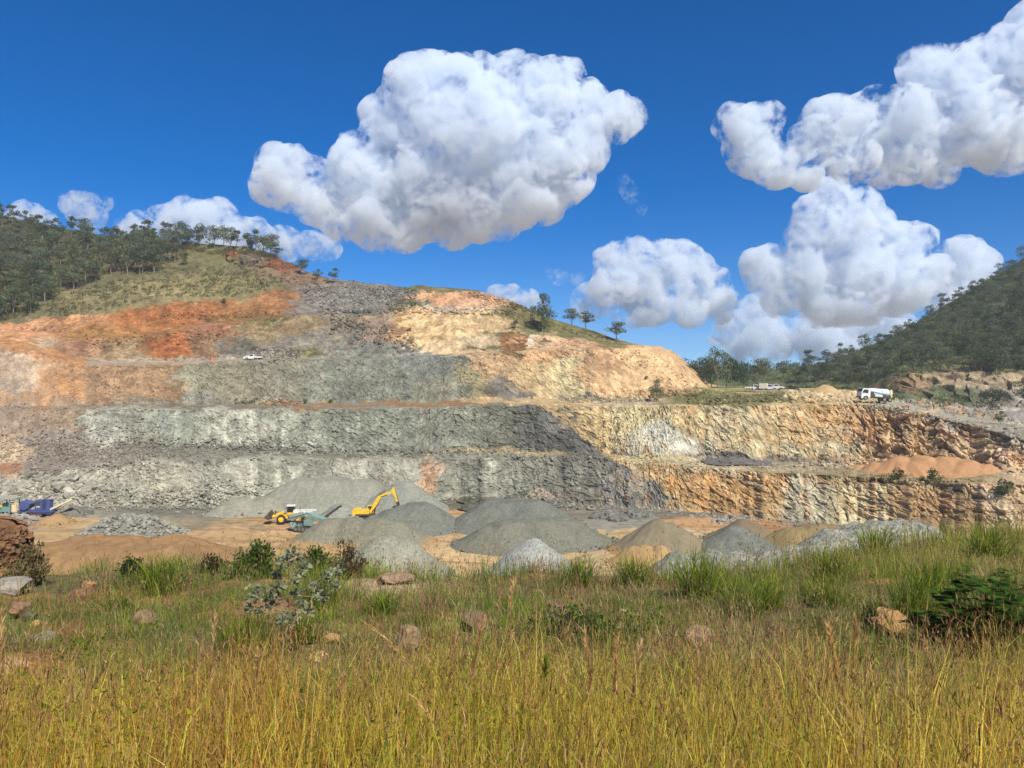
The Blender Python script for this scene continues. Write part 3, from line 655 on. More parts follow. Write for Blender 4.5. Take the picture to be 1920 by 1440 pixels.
R_SEEDS = [(1300, 715, 120, 20, (92, 100, 58)), (1500, 715, 90, 14, (100, 104, 60)), (1600, 690, 70, 20, (88, 96, 56)), (1700, 650, 70, 30, (86, 94, 54)), (1850, 600, 90, 50, (84, 92, 54)), (1780, 690, 120, 7, (120, 116, 70)),
           (1700, 725, 40, 14, (150, 118, 84)), (1760, 715, 40, 10, (168, 142, 106)), (1850, 712, 60, 12, (160, 136, 104)), (1900, 712, 40, 14, (172, 146, 110)), (1700, 755, 50, 14, (96, 102, 64)), (1790, 745, 50, 14, (104, 106, 72)), (1860, 745, 34, 14, (140, 128, 106)), (1900, 770, 60, 24, (158, 150, 136)), (1840, 785, 50, 14, (150, 142, 128)), (2100, 760, 150, 60, (160, 146, 124)), (2100, 500, 200, 150, (84, 92, 54))]
cr_ = splat(r_px, r_py, R_SEEDS, 9, 77) * (1 + (fbm(r_px / 9, r_py / 6, 79, 5, 0.65) - 0.5) * 1.0)[..., None] * (1 + bank * (cA - 0.5) * 0.6)[..., None] * K
tag(link('wooded_hill', np_mesh('wooded_hill', GRd.reshape(-1, 3), grid_faces(*GR.shape[:2])[:, ::-1], cr_.reshape(-1, 3)), M_HILL), 'steep hillside under open gum woodland on the right', 'hillside', kind='structure')


def hill_pt(px, py):
    c = int(np.clip(np.searchsorted(RPX, px), 0, len(RPX) - 1))
    r = int(np.argmin(np.abs(r_py[:, c] - py) + (RSEG == 4) * 50))
    return Vector(GRd[r, c])


# ------------------------------------------------------------------ the pit floor: one sheet out to the horizon
def axis(lo, hi, step, far):
    core = np.arange(lo, hi, step)
    g = [step]
    while sum(g) < far: g.append(g[-1] * 1.35)
    cs = np.cumsum(g)
    return np.concatenate([(lo - cs)[::-1], core, hi + cs])


fx = axis(-120, 120, 0.45, 4000); fy = axis(92, 186, 0.45, 4000)
FX, FY = np.meshgrid(fx, fy)
f_py = np.where(FY > 20, CY + CAMZ / np.maximum(FY, 20) * FPX, 2800); f_px = np.where(FY > 20, CX + FX / np.maximum(FY, 20) * FPX, 960)
F_SEEDS = [(250, 1000, 160, 30, (206, 164, 106)), (420, 1010, 120, 30, (204, 160, 104)), (560, 1040, 120, 20, (202, 158, 100)), (350, 985, 60, 9, (138, 124, 98)), (450, 990, 50, 6, (150, 132, 98)), (300, 958, 150, 9, (136, 132, 112)), (400, 970, 120, 7, (146, 138, 112)), (180, 960, 60, 10, (162, 152, 130)), (60, 975, 50, 14, (170, 160, 140)), (140, 985, 60, 8, (196, 164, 116)),
           (480, 975, 40, 6, (200, 154, 94)), (500, 1000, 60, 10, (210, 166, 108)), (830, 1040, 60, 26, (212, 172, 116)), (850, 970, 34, 12, (206, 160, 104)), (860, 1000, 26, 10, (208, 164, 106)), (900, 945, 40, 10, (120, 112, 84)), (1050, 960, 60, 10, (146, 134, 112)), (1150, 985, 60, 8, (150, 146, 130)), (1180, 1010, 40, 14, (206, 168, 112)), (1320, 985, 50, 9, (206, 156, 98)), (1430, 985, 40, 8, (196, 140, 84)), (1300, 1010, 60, 8, (196, 170, 126)), (1290, 965, 80, 8, (142, 126, 106)), (1400, 972, 60, 5, (138, 132, 122)), (1550, 985, 60, 9, (150, 138, 118)), (1700, 1000, 90, 10, (150, 138, 118)), (1850, 1000, 80, 20, (176, 146, 112)), (700, 1120, 400, 40, (206, 166, 110)), (1400, 1120, 400, 40, (196, 164, 116))]
cf = splat(f_px, f_py, F_SEEDS, 12, 88)
# wheel tracks and damp mud
trk = np.clip((fbm((FX + FY * 0.15) / 26, FY / 2.6, 89, 4, 0.6) - 0.52) * 7, 0, 1)
cf = cf * (1 - 0.22 * trk[..., None])
def near_line(pts, X, Y):
    d = np.full(X.shape, 99.0)
    for (x0, y0), (x1, y1) in zip(pts[:-1], pts[1:]):
        vx, vy = x1 - x0, y1 - y0; t = np.clip(((X - x0) * vx + (Y - y0) * vy) / (vx * vx + vy * vy), 0, 1)
        np.minimum(d, np.hypot(X - x0 - t * vx, Y - y0 - t * vy), out=d)
    return d


def arc(pts, n=24):
    p = np.array(pts, float); t = np.linspace(0, 1, n)[:, None]
    return [tuple(q) for q in ((1 - t) ** 2 * p[0] + 2 * t * (1 - t) * p[1] + t * t * p[2])]


near_f = (np.abs(FX) < 140) & (FY > 90) & (FY < 188)
wxf = (fbm(FX / 9, FY / 9, 941, 3) - 0.5) * 1.6
for k, ln in enumerate([[(-75, 122), (-40, 118), (-12, 122)], [(-70, 128), (-35, 121), (0, 117)], [(-60, 150), (-42, 140), (-30, 118)], [(-95, 152), (-60, 158), (-42, 150)], [(-48, 146), (-36, 128), (-52, 118)], [(-12, 128), (-9, 150), (-4, 168)], [(-10, 112), (-11, 132), (-6, 160)], [(-20, 110), (20, 112), (60, 118)], [(10, 118), (40, 150), (60, 146)], [(-44, 136), (-30, 131), (-34, 121)]]):
    d = near_line(arc(ln), FX + wxf, FY + wxf)
    tk = (np.clip(1 - np.abs(d - 1.05) / 0.42, 0, 1)) * np.clip(fbm(FX / 3, FY / 3, 951 + k, 3) * 2.4 - 0.5, 0, 1) * near_f
    cf = cf * (1 - 0.42 * tk[..., None])
    lt = np.clip(1 - d / 3.2, 0, 1) * near_f
    cf = cf * (1 + 0.10 * lt[..., None])
spk = np.clip((fbm(FX / 0.9, FY / 0.9, 971, 2) - 0.62) * 8, 0, 1) * near_f
cf = cf * (1 - 0.3 * spk[..., None])
mud = np.clip((fbm(FX / 4, FY / 4, 90, 4) - 0.5) * 6, 0, 1) * np.exp(-(((f_px - 850) / 34) ** 2 + ((f_py - 986) / 12) ** 2) * 1.2) + np.clip((fbm(FX / 3, FY / 3, 95, 4) - 0.5) * 6, 0, 1) * np.exp(-(((f_px - 835) / 24) ** 2 + ((f_py - 1013) / 5) ** 2))
mud = np.clip(mud * 1.6, 0, 1)
cf = cf * (1 - 0.75 * mud[..., None]) + 0.75 * mud[..., None] * lin((104, 76, 46))
fz = (fbm(FX / 14, FY / 14, 91, 3) - 0.5) * 0.5 + (fbm(FX / 2, FY / 2, 93, 3) - 0.5) * 0.12
fz = np.where((np.abs(FX) < 160) & (FY > 80) & (FY < 195), fz, -0.3)
tag(link('pit_floor', np_mesh('pit_floor', np.stack([FX, FY, fz], -1).reshape(-1, 3), grid_faces(*FX.shape), (cf * K).reshape(-1, 3), smooth=True), M_FLOOR), 'flat sandy floor of the quarry pit', 'ground', kind='structure')

# ------------------------------------------------------------------ the grassy hillside the photograph was taken from
def fg_edge(x, y):
    r = x / np.maximum(y, 4.0)
    return np.interp(r, [-0.9, -0.69, -0.5, -0.42, -0.2, -0.1, 0.05, 0.2, 0.36, 0.47, 0.68, 0.9], [24, 23, 23, 24, 24, 22, 23, 22.5, 25.5, 30, 37, 40])


def fg_z(x, y):
    x = np.asarray(x, float); y = np.asarray(y, float)
    z = np.interp(y, [-12, -2, 0, 3, 5, 7.5, 9.5, 15, 25, 34, 44], [-1.3, -1.55, -1.7, -2.15, -2.75, -3.5, -3.95, -4.85, -6.25, -7.25, -8.1])
    z = z + (fbm(x / 5, y / 5, 401, 3) - 0.5) * 0.7 * np.clip((y + 2) / 8, 0.2, 1) + (fbm(x / 1.1, y / 1.1, 403, 3) - 0.5) * 0.22
    z = z + 0.35 * np.exp(-((x - 0.2) ** 2 / 6 + (y - 9) ** 2 / 2.5)) * 0.6
    e = fg_edge(x, y) + (fbm(x / 4, y / 40, 405, 3) - 0.5) * 4
    over = np.maximum(y - e, 0)
    return CAMZ + z - np.where(over < 2, over * over * 0.2, over * 0.8 - 0.8)


gx = np.arange(-62, 62, 0.26); gy = np.concatenate([np.arange(-14, 30, 0.26), np.arange(30, 88, 0.5)])
HX, HY = np.meshgrid(gx, gy)
HZ = np.maximum(fg_z(HX, HY), -1.5)
h_c = lin((118, 108, 70)) * np.ones(HX.shape + (3,))
soil = np.clip((fbm(HX / 3.2, HY / 3.2, 411, 4, 0.6) - 0.52) * 6, 0, 1)
h_c = h_c * (1 - soil[..., None]) + soil[..., None] * lin((176, 128, 84))
dirt_l = np.exp(-(((HX + 7.0) / 1.9) ** 2 + ((HY - 10.5) / 2.0) ** 2))
h_c = h_c * (1 - dirt_l[..., None]) + dirt_l[..., None] * lin((186, 124, 78))
led = np.exp(-(((HX + 3.4) / 2.2) ** 2 + ((HY - 20.5) / 2.0) ** 2)) * 0.9
h_c = h_c * (1 - led[..., None]) + led[..., None] * lin((206, 178, 140))
far = np.clip((HY - fg_edge(HX, HY) - 1) / 3, 0, 1)
h_c = h_c * (1 - far[..., None]) + far[..., None] * lin((190, 146, 100))
tag(link('hillside', np_mesh('hillside', np.stack([HX, HY, HZ], -1).reshape(-1, 3), grid_faces(*HX.shape), (h_c * K).reshape(-1, 3), smooth=True), M_SOIL), 'rough grassy bank in the foreground', 'hillside', kind='structure')


def fg_at(px, py, ymin=3.0, ymax=46.0):
    """point of the foreground bank seen at a photograph pixel"""
    Y = np.linspace(ymin, ymax, 900); X = (px - CX) / FPX * Y
    d = (CAMZ - (py - CY) / FPX * Y) - fg_z(X, Y)
    i = np.argmax(d < 0) if (d < 0).any() else len(Y) - 1
    return Vector((X[i], Y[i], float(fg_z(X[i], Y[i]))))

# ------------------------------------------------------------------ stockpiles on the pit floor
M_PILE = ground_mat('crushed_stone', ((0.5, 0.12), (3.0, 0.16), (18.0, 0.25)), bump=0.5, bump_scale=7.0, dist=0.12, speck=4.0)
M_SANDP = ground_mat('sand_heap', ((0.4, 0.14), (2.5, 0.12), (14.0, 0.15)), bump=0.3, bump_scale=6.0, dist=0.1)
M_GRAVEL = ground_mat('coarse_gravel', ((0.8, 0.12), (6.0, 0.25)), bump=0.8, bump_scale=7.0, dist=0.3, speck=2.6, spk=0.42)


def ico_arrays0():
    bm = bmesh.new(); bmesh.ops.create_icosphere(bm, subdivisions=1, radius=1.0)
    bm.verts.ensure_lookup_table()
    V = np.array([v.co[:] for v in bm.verts]); F = np.array([[v.index for v in f.verts] for f in bm.faces]); bm.free()
    return V, F


ICO_V, ICO_F = ico_arrays0()


def stones(pos, size, col, seed, flat=0.7):
    """merged angular stones: pos (n,3), size (n,), col (n,3)"""
    g = np.random.default_rng(seed); n = len(pos); nv = len(ICO_V)
    V = ICO_V[None] * (1 + g.uniform(-0.34, 0.3, (n, nv, 1)))
    V = V * np.stack([g.uniform(0.7, 1.35, n), g.uniform(0.7, 1.3, n), g.uniform(0.5, 0.9, n) * flat / 0.7], -1)[:, None]
    a = g.uniform(0, 6.283, n); b = g.normal(0, 0.5, n)
    ca, sa, cb, sb = np.cos(a), np.sin(a), np.cos(b), np.sin(b)
    x = V[..., 0] * cb[:, None] - V[..., 2] * sb[:, None]; z = V[..., 0] * sb[:, None] + V[..., 2] * cb[:, None]
    X = x * ca[:, None] - V[..., 1] * sa[:, None]; Y = x * sa[:, None] + V[..., 1] * ca[:, None]
    W = np.stack([X, Y, z], -1) * size[:, None, None] + pos[:, None]
    F = (ICO_F[None] + (np.arange(n) * nv)[:, None, None]).reshape(-1, 3)
    C = np.repeat(col, nv, 0)
    return W.reshape(-1, 3), F, C


def pile(name, cones, label, cat, color, mat=None, group=None, z0=0.0, slope=0.72, res=0.4, seed=0, lump=0.18, color2=None, base=None, top=None, toe=160):
    """heap made of tipped loads; cones: (px, py of the apex, Y, flat top radius in m). color2: tone of the streaks"""
    tops = []
    for cn in cones:
        p = P(cn[0], cn[1], cn[2]); tops.append((p.x, p.y, p.z - z0, cn[3] if len(cn) > 3 else 0.4))
    x0 = min(t[0] - t[2] / slope - t[3] for t in tops) - 2; x1 = max(t[0] + t[2] / slope + t[3] for t in tops) + 2
    y0 = min(t[1] - t[2] / slope - t[3] for t in tops) - 2; y1 = max(t[1] + t[2] / slope + t[3] for t in tops) + 2
    X, Y = np.meshgrid(np.arange(x0, x1, res), np.arange(y0, y1, res))
    wx = (fbm(X / 5, Y / 5, 501 + seed, 3) - 0.5) * 2.0; wy = (fbm(X / 5, Y / 5, 521 + seed, 3) - 0.5) * 2.0
    Z = np.full(X.shape, -5.0)
    for i, (tx, ty, tz, tr) in enumerate(tops):
        d = np.hypot(X + wx * 0.5 - tx, Y + wy * 0.5 - ty)
        dd = np.maximum(d - tr, 0)
        h = tz - slope * (np.sqrt(dd * dd + 0.15) - 0.387)
        h = np.where(h < 0.9, 0.9 - (0.9 - h) * 0.7, h)          # the toe spreads out
        Z = np.maximum(Z, h)
    ang = np.arctan2(Y - tops[0][1], X - tops[0][0]); rad = np.hypot(X - tops[0][0], Y - tops[0][1])
    Z = Z + ((fbm(ang * 7 + 20, rad / 7, 561 + seed, 3, 0.6) - 0.5) * 0.55 + (fbm(ang * 19 + 40, rad / 4, 563 + seed, 2) - 0.5) * 0.28) * np.clip(Z / 2.0, 0, 1) * np.clip(rad / 3, 0, 1)
    keep = Z > -0.35
    Z = Z + ((fbm(X / 2.6, Y / 2.6, 541 + seed, 3) - 0.5) * lump * 3 + (fbm(X / 0.8, Y / 0.8, 547 + seed, 3) - 0.5) * lump) * np.clip(Z, 0, 1)
    Zw = np.maximum(Z, -0.5) + z0
    c = np.broadcast_to(lin(color), X.shape + (3,)).copy()
    c2 = lin(color2) if color2 is not None else lin(color) * 0.8
    m = np.clip((fbm((X - tops[0][0]) / 2.4, (Y + Z * 2) / 9, 551 + seed, 4) - 0.47) * 4, 0, 1) * 0.7
    c = c * (1 - m[..., None]) + c2 * m[..., None]
    if base is not None:
        b = np.clip((base[1] - Z) / (base[1] * 0.8) + (fbm(X / 2, Y / 2, 557 + seed, 3) - 0.5), 0, 1)
        c = c * (1 - b[..., None]) + lin(base[0]) * b[..., None]
    c *= (1 + (rng.random(X.shape) - 0.5) * 0.16)[..., None]
    F = grid_faces(*X.shape)
    F = F[keep.ravel()[F].all(1)]
    used = np.unique(F); mp = np.full(X.size, -1); mp[used] = np.arange(len(used))
    V = np.stack([X, Y, Zw], -1).reshape(-1, 3)[used]
    cx, cy = tops[0][0], tops[0][1]
    V = V - np.array([cx, cy, z0])
    CC = (c.reshape(-1, 3) * K)[used]; FF = [mp[F]]
    if toe:
        gg = np.random.default_rng(seed + 700); cand = np.where((V[:, 2] > -0.3) & (V[:, 2] < 0.55))[0]
        if len(cand):
            pk = gg.choice(cand, toe); sp = V[pk] + np.stack([gg.normal(0, .5, toe), gg.normal(0, .5, toe), np.full(toe, 0.08)], -1)
            sv, sf, sc_ = stones(sp, 0.08 + 0.30 * gg.random(toe) ** 4, lin(color) * K * (0.75 + 0.5 * gg.random((toe, 1))), seed + 701)
            FF.append(sf + len(V)); V = np.concatenate([V, sv]); CC = np.concatenate([CC, sc_])
    o = link(name, np_mesh(name, V, FF, CC, smooth=True), mat or M_PILE)
    o.location = (cx, cy, z0)
    tag(o, label, cat, group)
    return o


GP = 'stockpiles on the quarry floor'
pile('gravel_stockpile', [(450, 933, 163, 1.5), (495, 932, 164, 1.5), (425, 945, 161, 0.5)], 'low pale grey gravel heap behind the yellow wheel loader', 'gravel heap', (160, 157, 138), group=GP, seed=1, color2=(150, 140, 115))
pile('gravel_stockpile', [(575, 899, 172, 3.0), (625, 898, 172, 3.5), (680, 900, 172, 2.5), (540, 912, 170, 1.5)], 'tall flat-topped pale gravel heap against the grey rock face', 'gravel heap', (158, 157, 140), group=GP, seed=2, color2=(146, 146, 130))
pile('gravel_stockpile', [(757, 903, 168, 1.0), (730, 915, 166, 0.5), (640, 945, 160, 1.0)], 'steep pale gravel heap behind the yellow excavator arm', 'gravel heap', (156, 157, 143), group=GP, seed=3, color2=(142, 143, 130))
pile('dark_stockpile', [(785, 944, 146, 1.8), (757, 949, 145.5, 1.2), (735, 955, 145, 1.2), (708, 967, 143, 1.2), (670, 980, 141, 0.5)], 'dark grey dust heap in front of the excavator', 'gravel heap', (126, 128, 116), group=GP, seed=4, slope=0.66, color2=(116, 119, 108))
pile('grit_stockpile', [(620, 974, 134, 1.0), (665, 973, 134, 1.2), (710, 974, 133, 1.5), (740, 978, 132, 1.0)], 'long greenish grey grit heap hiding the teal screener', 'gravel heap', (144, 141, 120), group=GP, seed=5, slope=0.62, color2=(136, 133, 113), base=((190, 152, 100), 1.0))
pile('gravel_stockpile', [(722, 1006, 110, 1.2), (755, 1012, 109.5, 0.8), (700, 1012, 111, 0.8)], 'smooth pale grey heap nearest the bushes on the bank', 'gravel heap', (162, 160, 140), group=GP, seed=6, slope=0.82, color2=(152, 152, 136))
pile('dark_stockpile', [(945, 938, 150, 3.0), (990, 938, 149, 2.5), (915, 948, 147, 1.5)], 'broad dark grey dust heap beside the pond', 'gravel heap', (126, 127, 115), group=GP, seed=7, slope=0.6, color2=(117, 120, 109))
pile('dark_stockpile', [(960, 976, 131, 2.2), (1010, 972, 132, 2.2), (1055, 974, 133, 2.0), (925, 986, 130, 1.2), (1085, 986, 132, 1.0)], 'biggest dark greenish heap in the middle of the pit', 'gravel heap', (130, 129, 113), group=GP, seed=8, slope=0.62, color2=(121, 122, 108))
pile('gravel_stockpile', [(1003, 1011, 106, 0.5), (985, 1022, 106, 0.5)], 'small pointed pale bluish heap rising behind the grass', 'gravel heap', (172, 174, 164), group=GP, seed=9, slope=0.8, color2=(162, 164, 156))
pile('sand_stockpile', [(1232, 976, 126, 0.7), (1258, 982, 127, 0.7)], 'pointed olive brown heap right of the biggest dark heap', 'sand heap', (146, 134, 108), M_SANDP, group=GP, seed=10, slope=0.72, color2=(128, 118, 92), base=((190, 150, 96), 0.8))
for i, (x, y, Y) in enumerate([(1193, 1024, 117), (1212, 1021, 116.5), (1238, 1024, 116)]):
    pile('sand_stockpile', [(x, y, Y, 0.3)], ['little ochre sand heap furthest from the gravel ridge, below the olive heap', 'little ochre sand heap in the middle of three below the olive heap', 'little ochre sand heap nearest the gravel ridge, below the olive heap'][i], 'sand heap', (192, 158, 108), M_SANDP, group='small ochre sand heaps', seed=11 + i, slope=0.75, res=0.25)
pile('sand_stockpile', [(1390, 973, 134, 0.6), (1412, 980, 135, 0.5)], 'brown peaked heap behind the dark cone', 'sand heap', (140, 124, 96), M_SANDP, group=GP, seed=15, slope=0.7, color2=(130, 116, 90))
pile('dark_stockpile', [(1384, 986, 124, 0.6)], 'dark grey cone in front of the brown peaked heap', 'gravel heap', (130, 132, 121), group=GP, seed=16, slope=0.66, color2=(112, 115, 105))
pile('sand_stockpile', [(1520, 982, 130, 1.2), (1490, 988, 129, 0.8), (1555, 984, 131, 1.0)], 'low tan brown heap behind the gravel ridge', 'sand heap', (156, 134, 94), M_SANDP, group=GP, seed=17, slope=0.6, color2=(144, 124, 90))
pile('gravel_ridge', [(1700, 977, 104, 1.6), (1660, 978, 103, 1.4), (1615, 986, 102, 1.2), (1570, 993, 101, 1.0), (1725, 982, 104, 1.2)], 'high light grey gravel ridge below the cream rock face', 'gravel ridge', (168, 167, 152), M_GRAVEL, group='light grey gravel ridges', seed=18, slope=0.75, lump=0.35)
pile('gravel_ridge', [(1280, 1037, 98, 0.8), (1330, 1036, 98, 0.9), (1380, 1032, 98, 1.0), (1440, 1031, 97.5, 1.0), (1490, 1024, 97, 1.0), (1530, 1016, 97, 1.0), (1555, 1015, 97, 0.8)], 'long low light grey gravel ridge along the near edge of the pit', 'gravel ridge', (168, 167, 152), M_GRAVEL, group='light grey gravel ridges', seed=19, slope=0.7, lump=0.4)
pile('sand_stockpile', [(105, 966, 150, 0.6), (92, 970, 149, 0.5)], 'small sandy heap by the blue crusher', 'sand heap', (178, 146, 102), M_SANDP, group=GP, seed=20, slope=0.7, lump=0.3)
pile('crushed_heap', [(138, 950, 160, 0.4), (128, 955, 160, 0.4)], 'small grey heap under the end of the crusher conveyor', 'gravel heap', (128, 124, 112), group=GP, seed=21, slope=0.7, lump=0.3)
pile('earth_bank', [(150, 1019, 113, 5), (220, 1017, 113, 5), (290, 1018, 112, 5), (335, 1024, 111, 3), (100, 1026, 112, 4)], 'long smooth brown earth bank at the near edge of the pit', 'earth bank', (166, 130, 90), M_SANDP, seed=22, slope=0.42, color2=(156, 120, 80), lump=0.4)
# on the bench at the right
zb = 9.0
pile('orange_sand_heap', [(1690, 857, 158, 1.0), (1730, 856, 156, 1.5), (1780, 857, 154, 1.5), (1815, 862, 151, 1.0), (1850, 872, 148, 0.6), (1650, 868, 160, 1.0)], 'long orange sand heap on the ledge under the blocky tan face', 'sand heap', (202, 154, 110), M_SANDP, seed=23, slope=0.62, z0=8.2, lump=0.2, color2=(192, 144, 100))
pile('orange_sand_heap', [(1610, 872, 164, 0.6), (1592, 876, 164, 0.4)], 'low orange sand mound at the end of the long orange heap', 'sand heap', (200, 152, 108), M_SANDP, seed=24, slope=0.6, z0=8.6, lump=0.2)
pile('pale_sand_heap', [(1549, 721, 214, 0.4), (1560, 727, 214, 0.5), (1538, 729, 214, 0.4)], 'pale tan heap between the dark utility truck and the tanker truck', 'sand heap', (206, 174, 128), M_SANDP, seed=25, slope=0.62, z0=float(P(1549, 741, 214).z) - 0.2, lump=0.25)
pile('dark_gravel_heap', [(1375, 860, 176, 1.5), (1400, 861, 176, 1.2), (1350, 862, 177, 1.0)], 'low dark grey gravel spread on the middle ledge', 'gravel heap', (122, 117, 110), seed=26, slope=0.3, z0=float(wall_pt(1375, 866).z) - 0.1, lump=0.25)
pile('tailings_slope', [(1905, 772, 232, 3), (1950, 768, 232, 4)], 'pale grey dust heap beyond the end of the platform', 'gravel heap', (160, 154, 142), seed=27, slope=0.55, z0=9.0)

# ------------------------------------------------------------------ rubble: thousands of loose stones along the benches
# zones: (px0, px1, py at px0, py at px1, half height in px, number, size lo, size hi)
ZONES = [
 (-60, 300, 850, 850, 60, 2600, 0.12, 0.5), (100, 560, 848, 838, 18, 2600, 0.15, 0.55), (480, 1000, 850, 852, 7, 1500, 0.15, 0.6), (950, 1240, 852, 860, 8, 700, 0.12, 0.5),
 (-40, 420, 935, 935, 16, 2200, 0.15, 0.55), (60, 160, 895, 915, 18, 160, 0.4, 1.3), (380, 820, 920, 935, 16, 900, 0.15, 0.5), (760, 1100, 940, 948, 8, 900, 0.15, 0.6),
 (975, 1050, 925, 938, 14, 500, 0.15, 0.5), (470, 560, 660, 668, 10, 500, 0.2, 0.7), (440, 560, 752, 757, 6, 260, 0.25, 0.9), (-40, 300, 765, 765, 8, 400, 0.12, 0.4), (560, 780, 545, 560, 26, 1700, 0.15, 0.55), (600, 780, 584, 582, 5, 420, 0.25, 0.9), (760, 960, 582, 586, 5, 420, 0.25, 0.8), (620, 780, 600, 650, 26, 520, 0.2, 0.8),
 (430, 505, 482, 494, 6, 170, 0.6, 2.1), (430, 560, 488, 500, 9, 260, 0.3, 1.0), (380, 560, 535, 520, 16, 260, 0.2, 0.7), (1060, 1240, 748, 750, 6, 600, 0.15, 0.6), (1290, 1560, 752, 746, 8, 900, 0.2, 0.8), (1560, 1680, 752, 756, 8, 350, 0.15, 0.5), (1680, 1920, 764, 812, 12, 700, 0.15, 0.5), (1140, 1320, 650, 735, 20, 300, 0.1, 0.4),
 (1200, 1600, 865, 880, 6, 700, 0.1, 0.4), (1500, 1760, 872, 862, 6, 420, 0.2, 0.8), (1840, 1930, 850, 885, 14, 420, 0.3, 1.0), (1580, 1900, 898, 905, 5, 300, 0.15, 0.5), (880, 1000, 548, 585, 8, 300, 0.2, 0.7), (300, 560, 592, 590, 6, 300, 0.15, 0.5), (160, 420, 640, 630, 14, 300, 0.2, 0.6),
]
g = np.random.default_rng(44)
pp, ss, cc = [], [], []
cwf = cw
for (xa, xb, ya, yb, hh, n, s0, s1) in ZONES:
    t = g.random(n); px = xa + (xb - xa) * t; py = ya + (yb - ya) * t + g.normal(0, 0.5, n) * hh
    c = np.clip(np.searchsorted(PXC, px), 0, nC - 1)
    r = np.array([np.argmin(np.abs(py_g[:, ci] - pi)) for ci, pi in zip(c, py)])
    s = s0 + (s1 - s0) * g.random(n) ** 3
    p = GWd[r, c] + np.stack([g.uniform(-.2, .2, n), -0.1 * np.ones(n), s * 0.2], -1)
    pp.append(p); ss.append(s); cc.append(cwf[r, c] * (0.72 + 0.5 * g.random(n))[:, None])
V, F, C = stones(np.concatenate(pp), np.concatenate(ss), np.concatenate(cc), 45)
tag(link('rubble', np_mesh('rubble', V, F, C), M_STONE), 'broken stones littering the benches and talus', 'rubble', kind='stuff')

# rubble scattered on the floor along the toe of the wall
n = 1500
px = g.uniform(-50, 1900, n); yb = np.interp(px, [a[0] for a in LN[0]], [a[2] for a in LN[0]]) - np.abs(g.normal(0, 4, n))
V, F, C = stones(np.stack([(px - CX) / FPX * yb, yb, np.full(n, 0.15)], -1), 0.12 + 0.5 * g.random(n) ** 3, lin((150, 146, 132)) * K * (0.7 + 0.6 * g.random((n, 1))), 46)
tag(link('rubble', np_mesh('rubble', V, F, C), M_STONE), 'broken stones along the foot of the lowest rock face', 'rubble', kind='stuff')


def rock_heap(name, cones, n, s0, s1, color, label, cat, seed, z0=0.0, slope=0.6, var=0.5):
    """heap of broken rock: the stones themselves over a core of the same rock"""
    g = np.random.default_rng(seed)
    tops = [(*P(c[0], c[1], c[2])[:], c[3]) for c in cones]
    def hgt(x, y):
        z = np.full(x.shape, -9.0)
        for (tx, ty, tz, tr) in tops:
            z = np.maximum(z, tz - slope * np.maximum(np.hypot(x - tx, y - ty) - tr, 0))
        return z
    x0 = min(t[0] - (t[2] - z0) / slope - t[3] for t in tops); x1 = max(t[0] + (t[2] - z0) / slope + t[3] for t in tops)
    y0 = min(t[1] - (t[2] - z0) / slope - t[3] for t in tops); y1 = max(t[1] + (t[2] - z0) / slope + t[3] for t in tops)
    X, Y = np.meshgrid(np.linspace(x0, x1, 50), np.linspace(y0, y1, 50))
    Z = np.maximum(hgt(X, Y), z0 - 0.6) - 0.25
    pts = []
    while len(pts) < n:
        x = g.uniform(x0, x1, n * 2); y = g.uniform(y0, y1, n * 2); z = hgt(x, y)
        pts += [(a, b, c) for a, b, c in zip(x, y, z) if c > z0 - 0.15]
    pts = np.array(pts[:n]); s = s0 + (s1 - s0) * g.random(n) ** 2
    V, F, C = stones(pts, s, lin(color) * K * (1 - var / 2 + var * g.random((n, 1))), seed + 1)
    nb = len(V)
    V = np.concatenate([V, np.stack([X, Y, Z], -1).reshape(-1, 3)])
    C = np.concatenate([C, np.broadcast_to(lin(color) * K * 0.7, (X.size, 3))])
    org = np.array([tops[0][0], tops[0][1], z0])
    o = link(name, np_mesh(name, V - org, [F, grid_faces(50, 50) + nb], C), M_STONE)
    o.location = org
    tag(o, label, cat)
    return o


rock_heap('rock_heap', [(238, 969, 138, 2.5), (262, 970, 138, 1.5), (215, 984, 136, 1.0), (285, 982, 139, 0.8)], 900, 0.25, 0.6, (160, 158, 143), 'broad heap of grey broken rocks on the sandy pit floor', 'rock heap', 61, slope=0.5)
rock_heap('rock_heap', [(1150, 962, 158, 1.5), (1185, 960, 158, 1.2), (1120, 968, 156, 1.0), (1210, 966, 157, 1.0), (1160, 972, 153, 1.2)], 420, 0.35, 0.95, (128, 128, 118), 'heap of large dark grey boulders behind the olive brown heap', 'rock heap', 63, slope=0.5)
rock_heap('rock_heap', [(1372, 970, 152, 1.0), (1350, 976, 150, 0.6), (1395, 976, 151, 0.6)], 160, 0.25, 0.7, (162, 152, 138), 'small heap of mixed pale boulders behind the brown peaked heap', 'rock heap', 65, slope=0.5)
rock_heap('rock_heap', [(1012, 917, 178, 0.6), (1000, 928, 176, 1.0), (1030, 932, 175, 1.0)], 380, 0.25, 0.6, (168, 156, 134), 'steep fall of pale stones leaning on the dark rock face', 'rock heap', 67, slope=0.75)
rock_heap('rock_heap', [(960, 931, 182, 1.0), (1000, 936, 176, 1.0), (1040, 940, 172, 1.0)], 240, 0.3, 0.8, (120, 120, 110), 'line of dark grey boulders behind the pond', 'rock heap', 69, slope=0.5)
rock_heap('rock_heap', [(18, 968, 152, 1.5), (-20, 966, 152, 1.5), (45, 972, 151, 1.0)], 260, 0.25, 0.8, (168, 160, 146), 'scattered pale rocks below the blue crusher', 'rock heap', 71, slope=0.35)

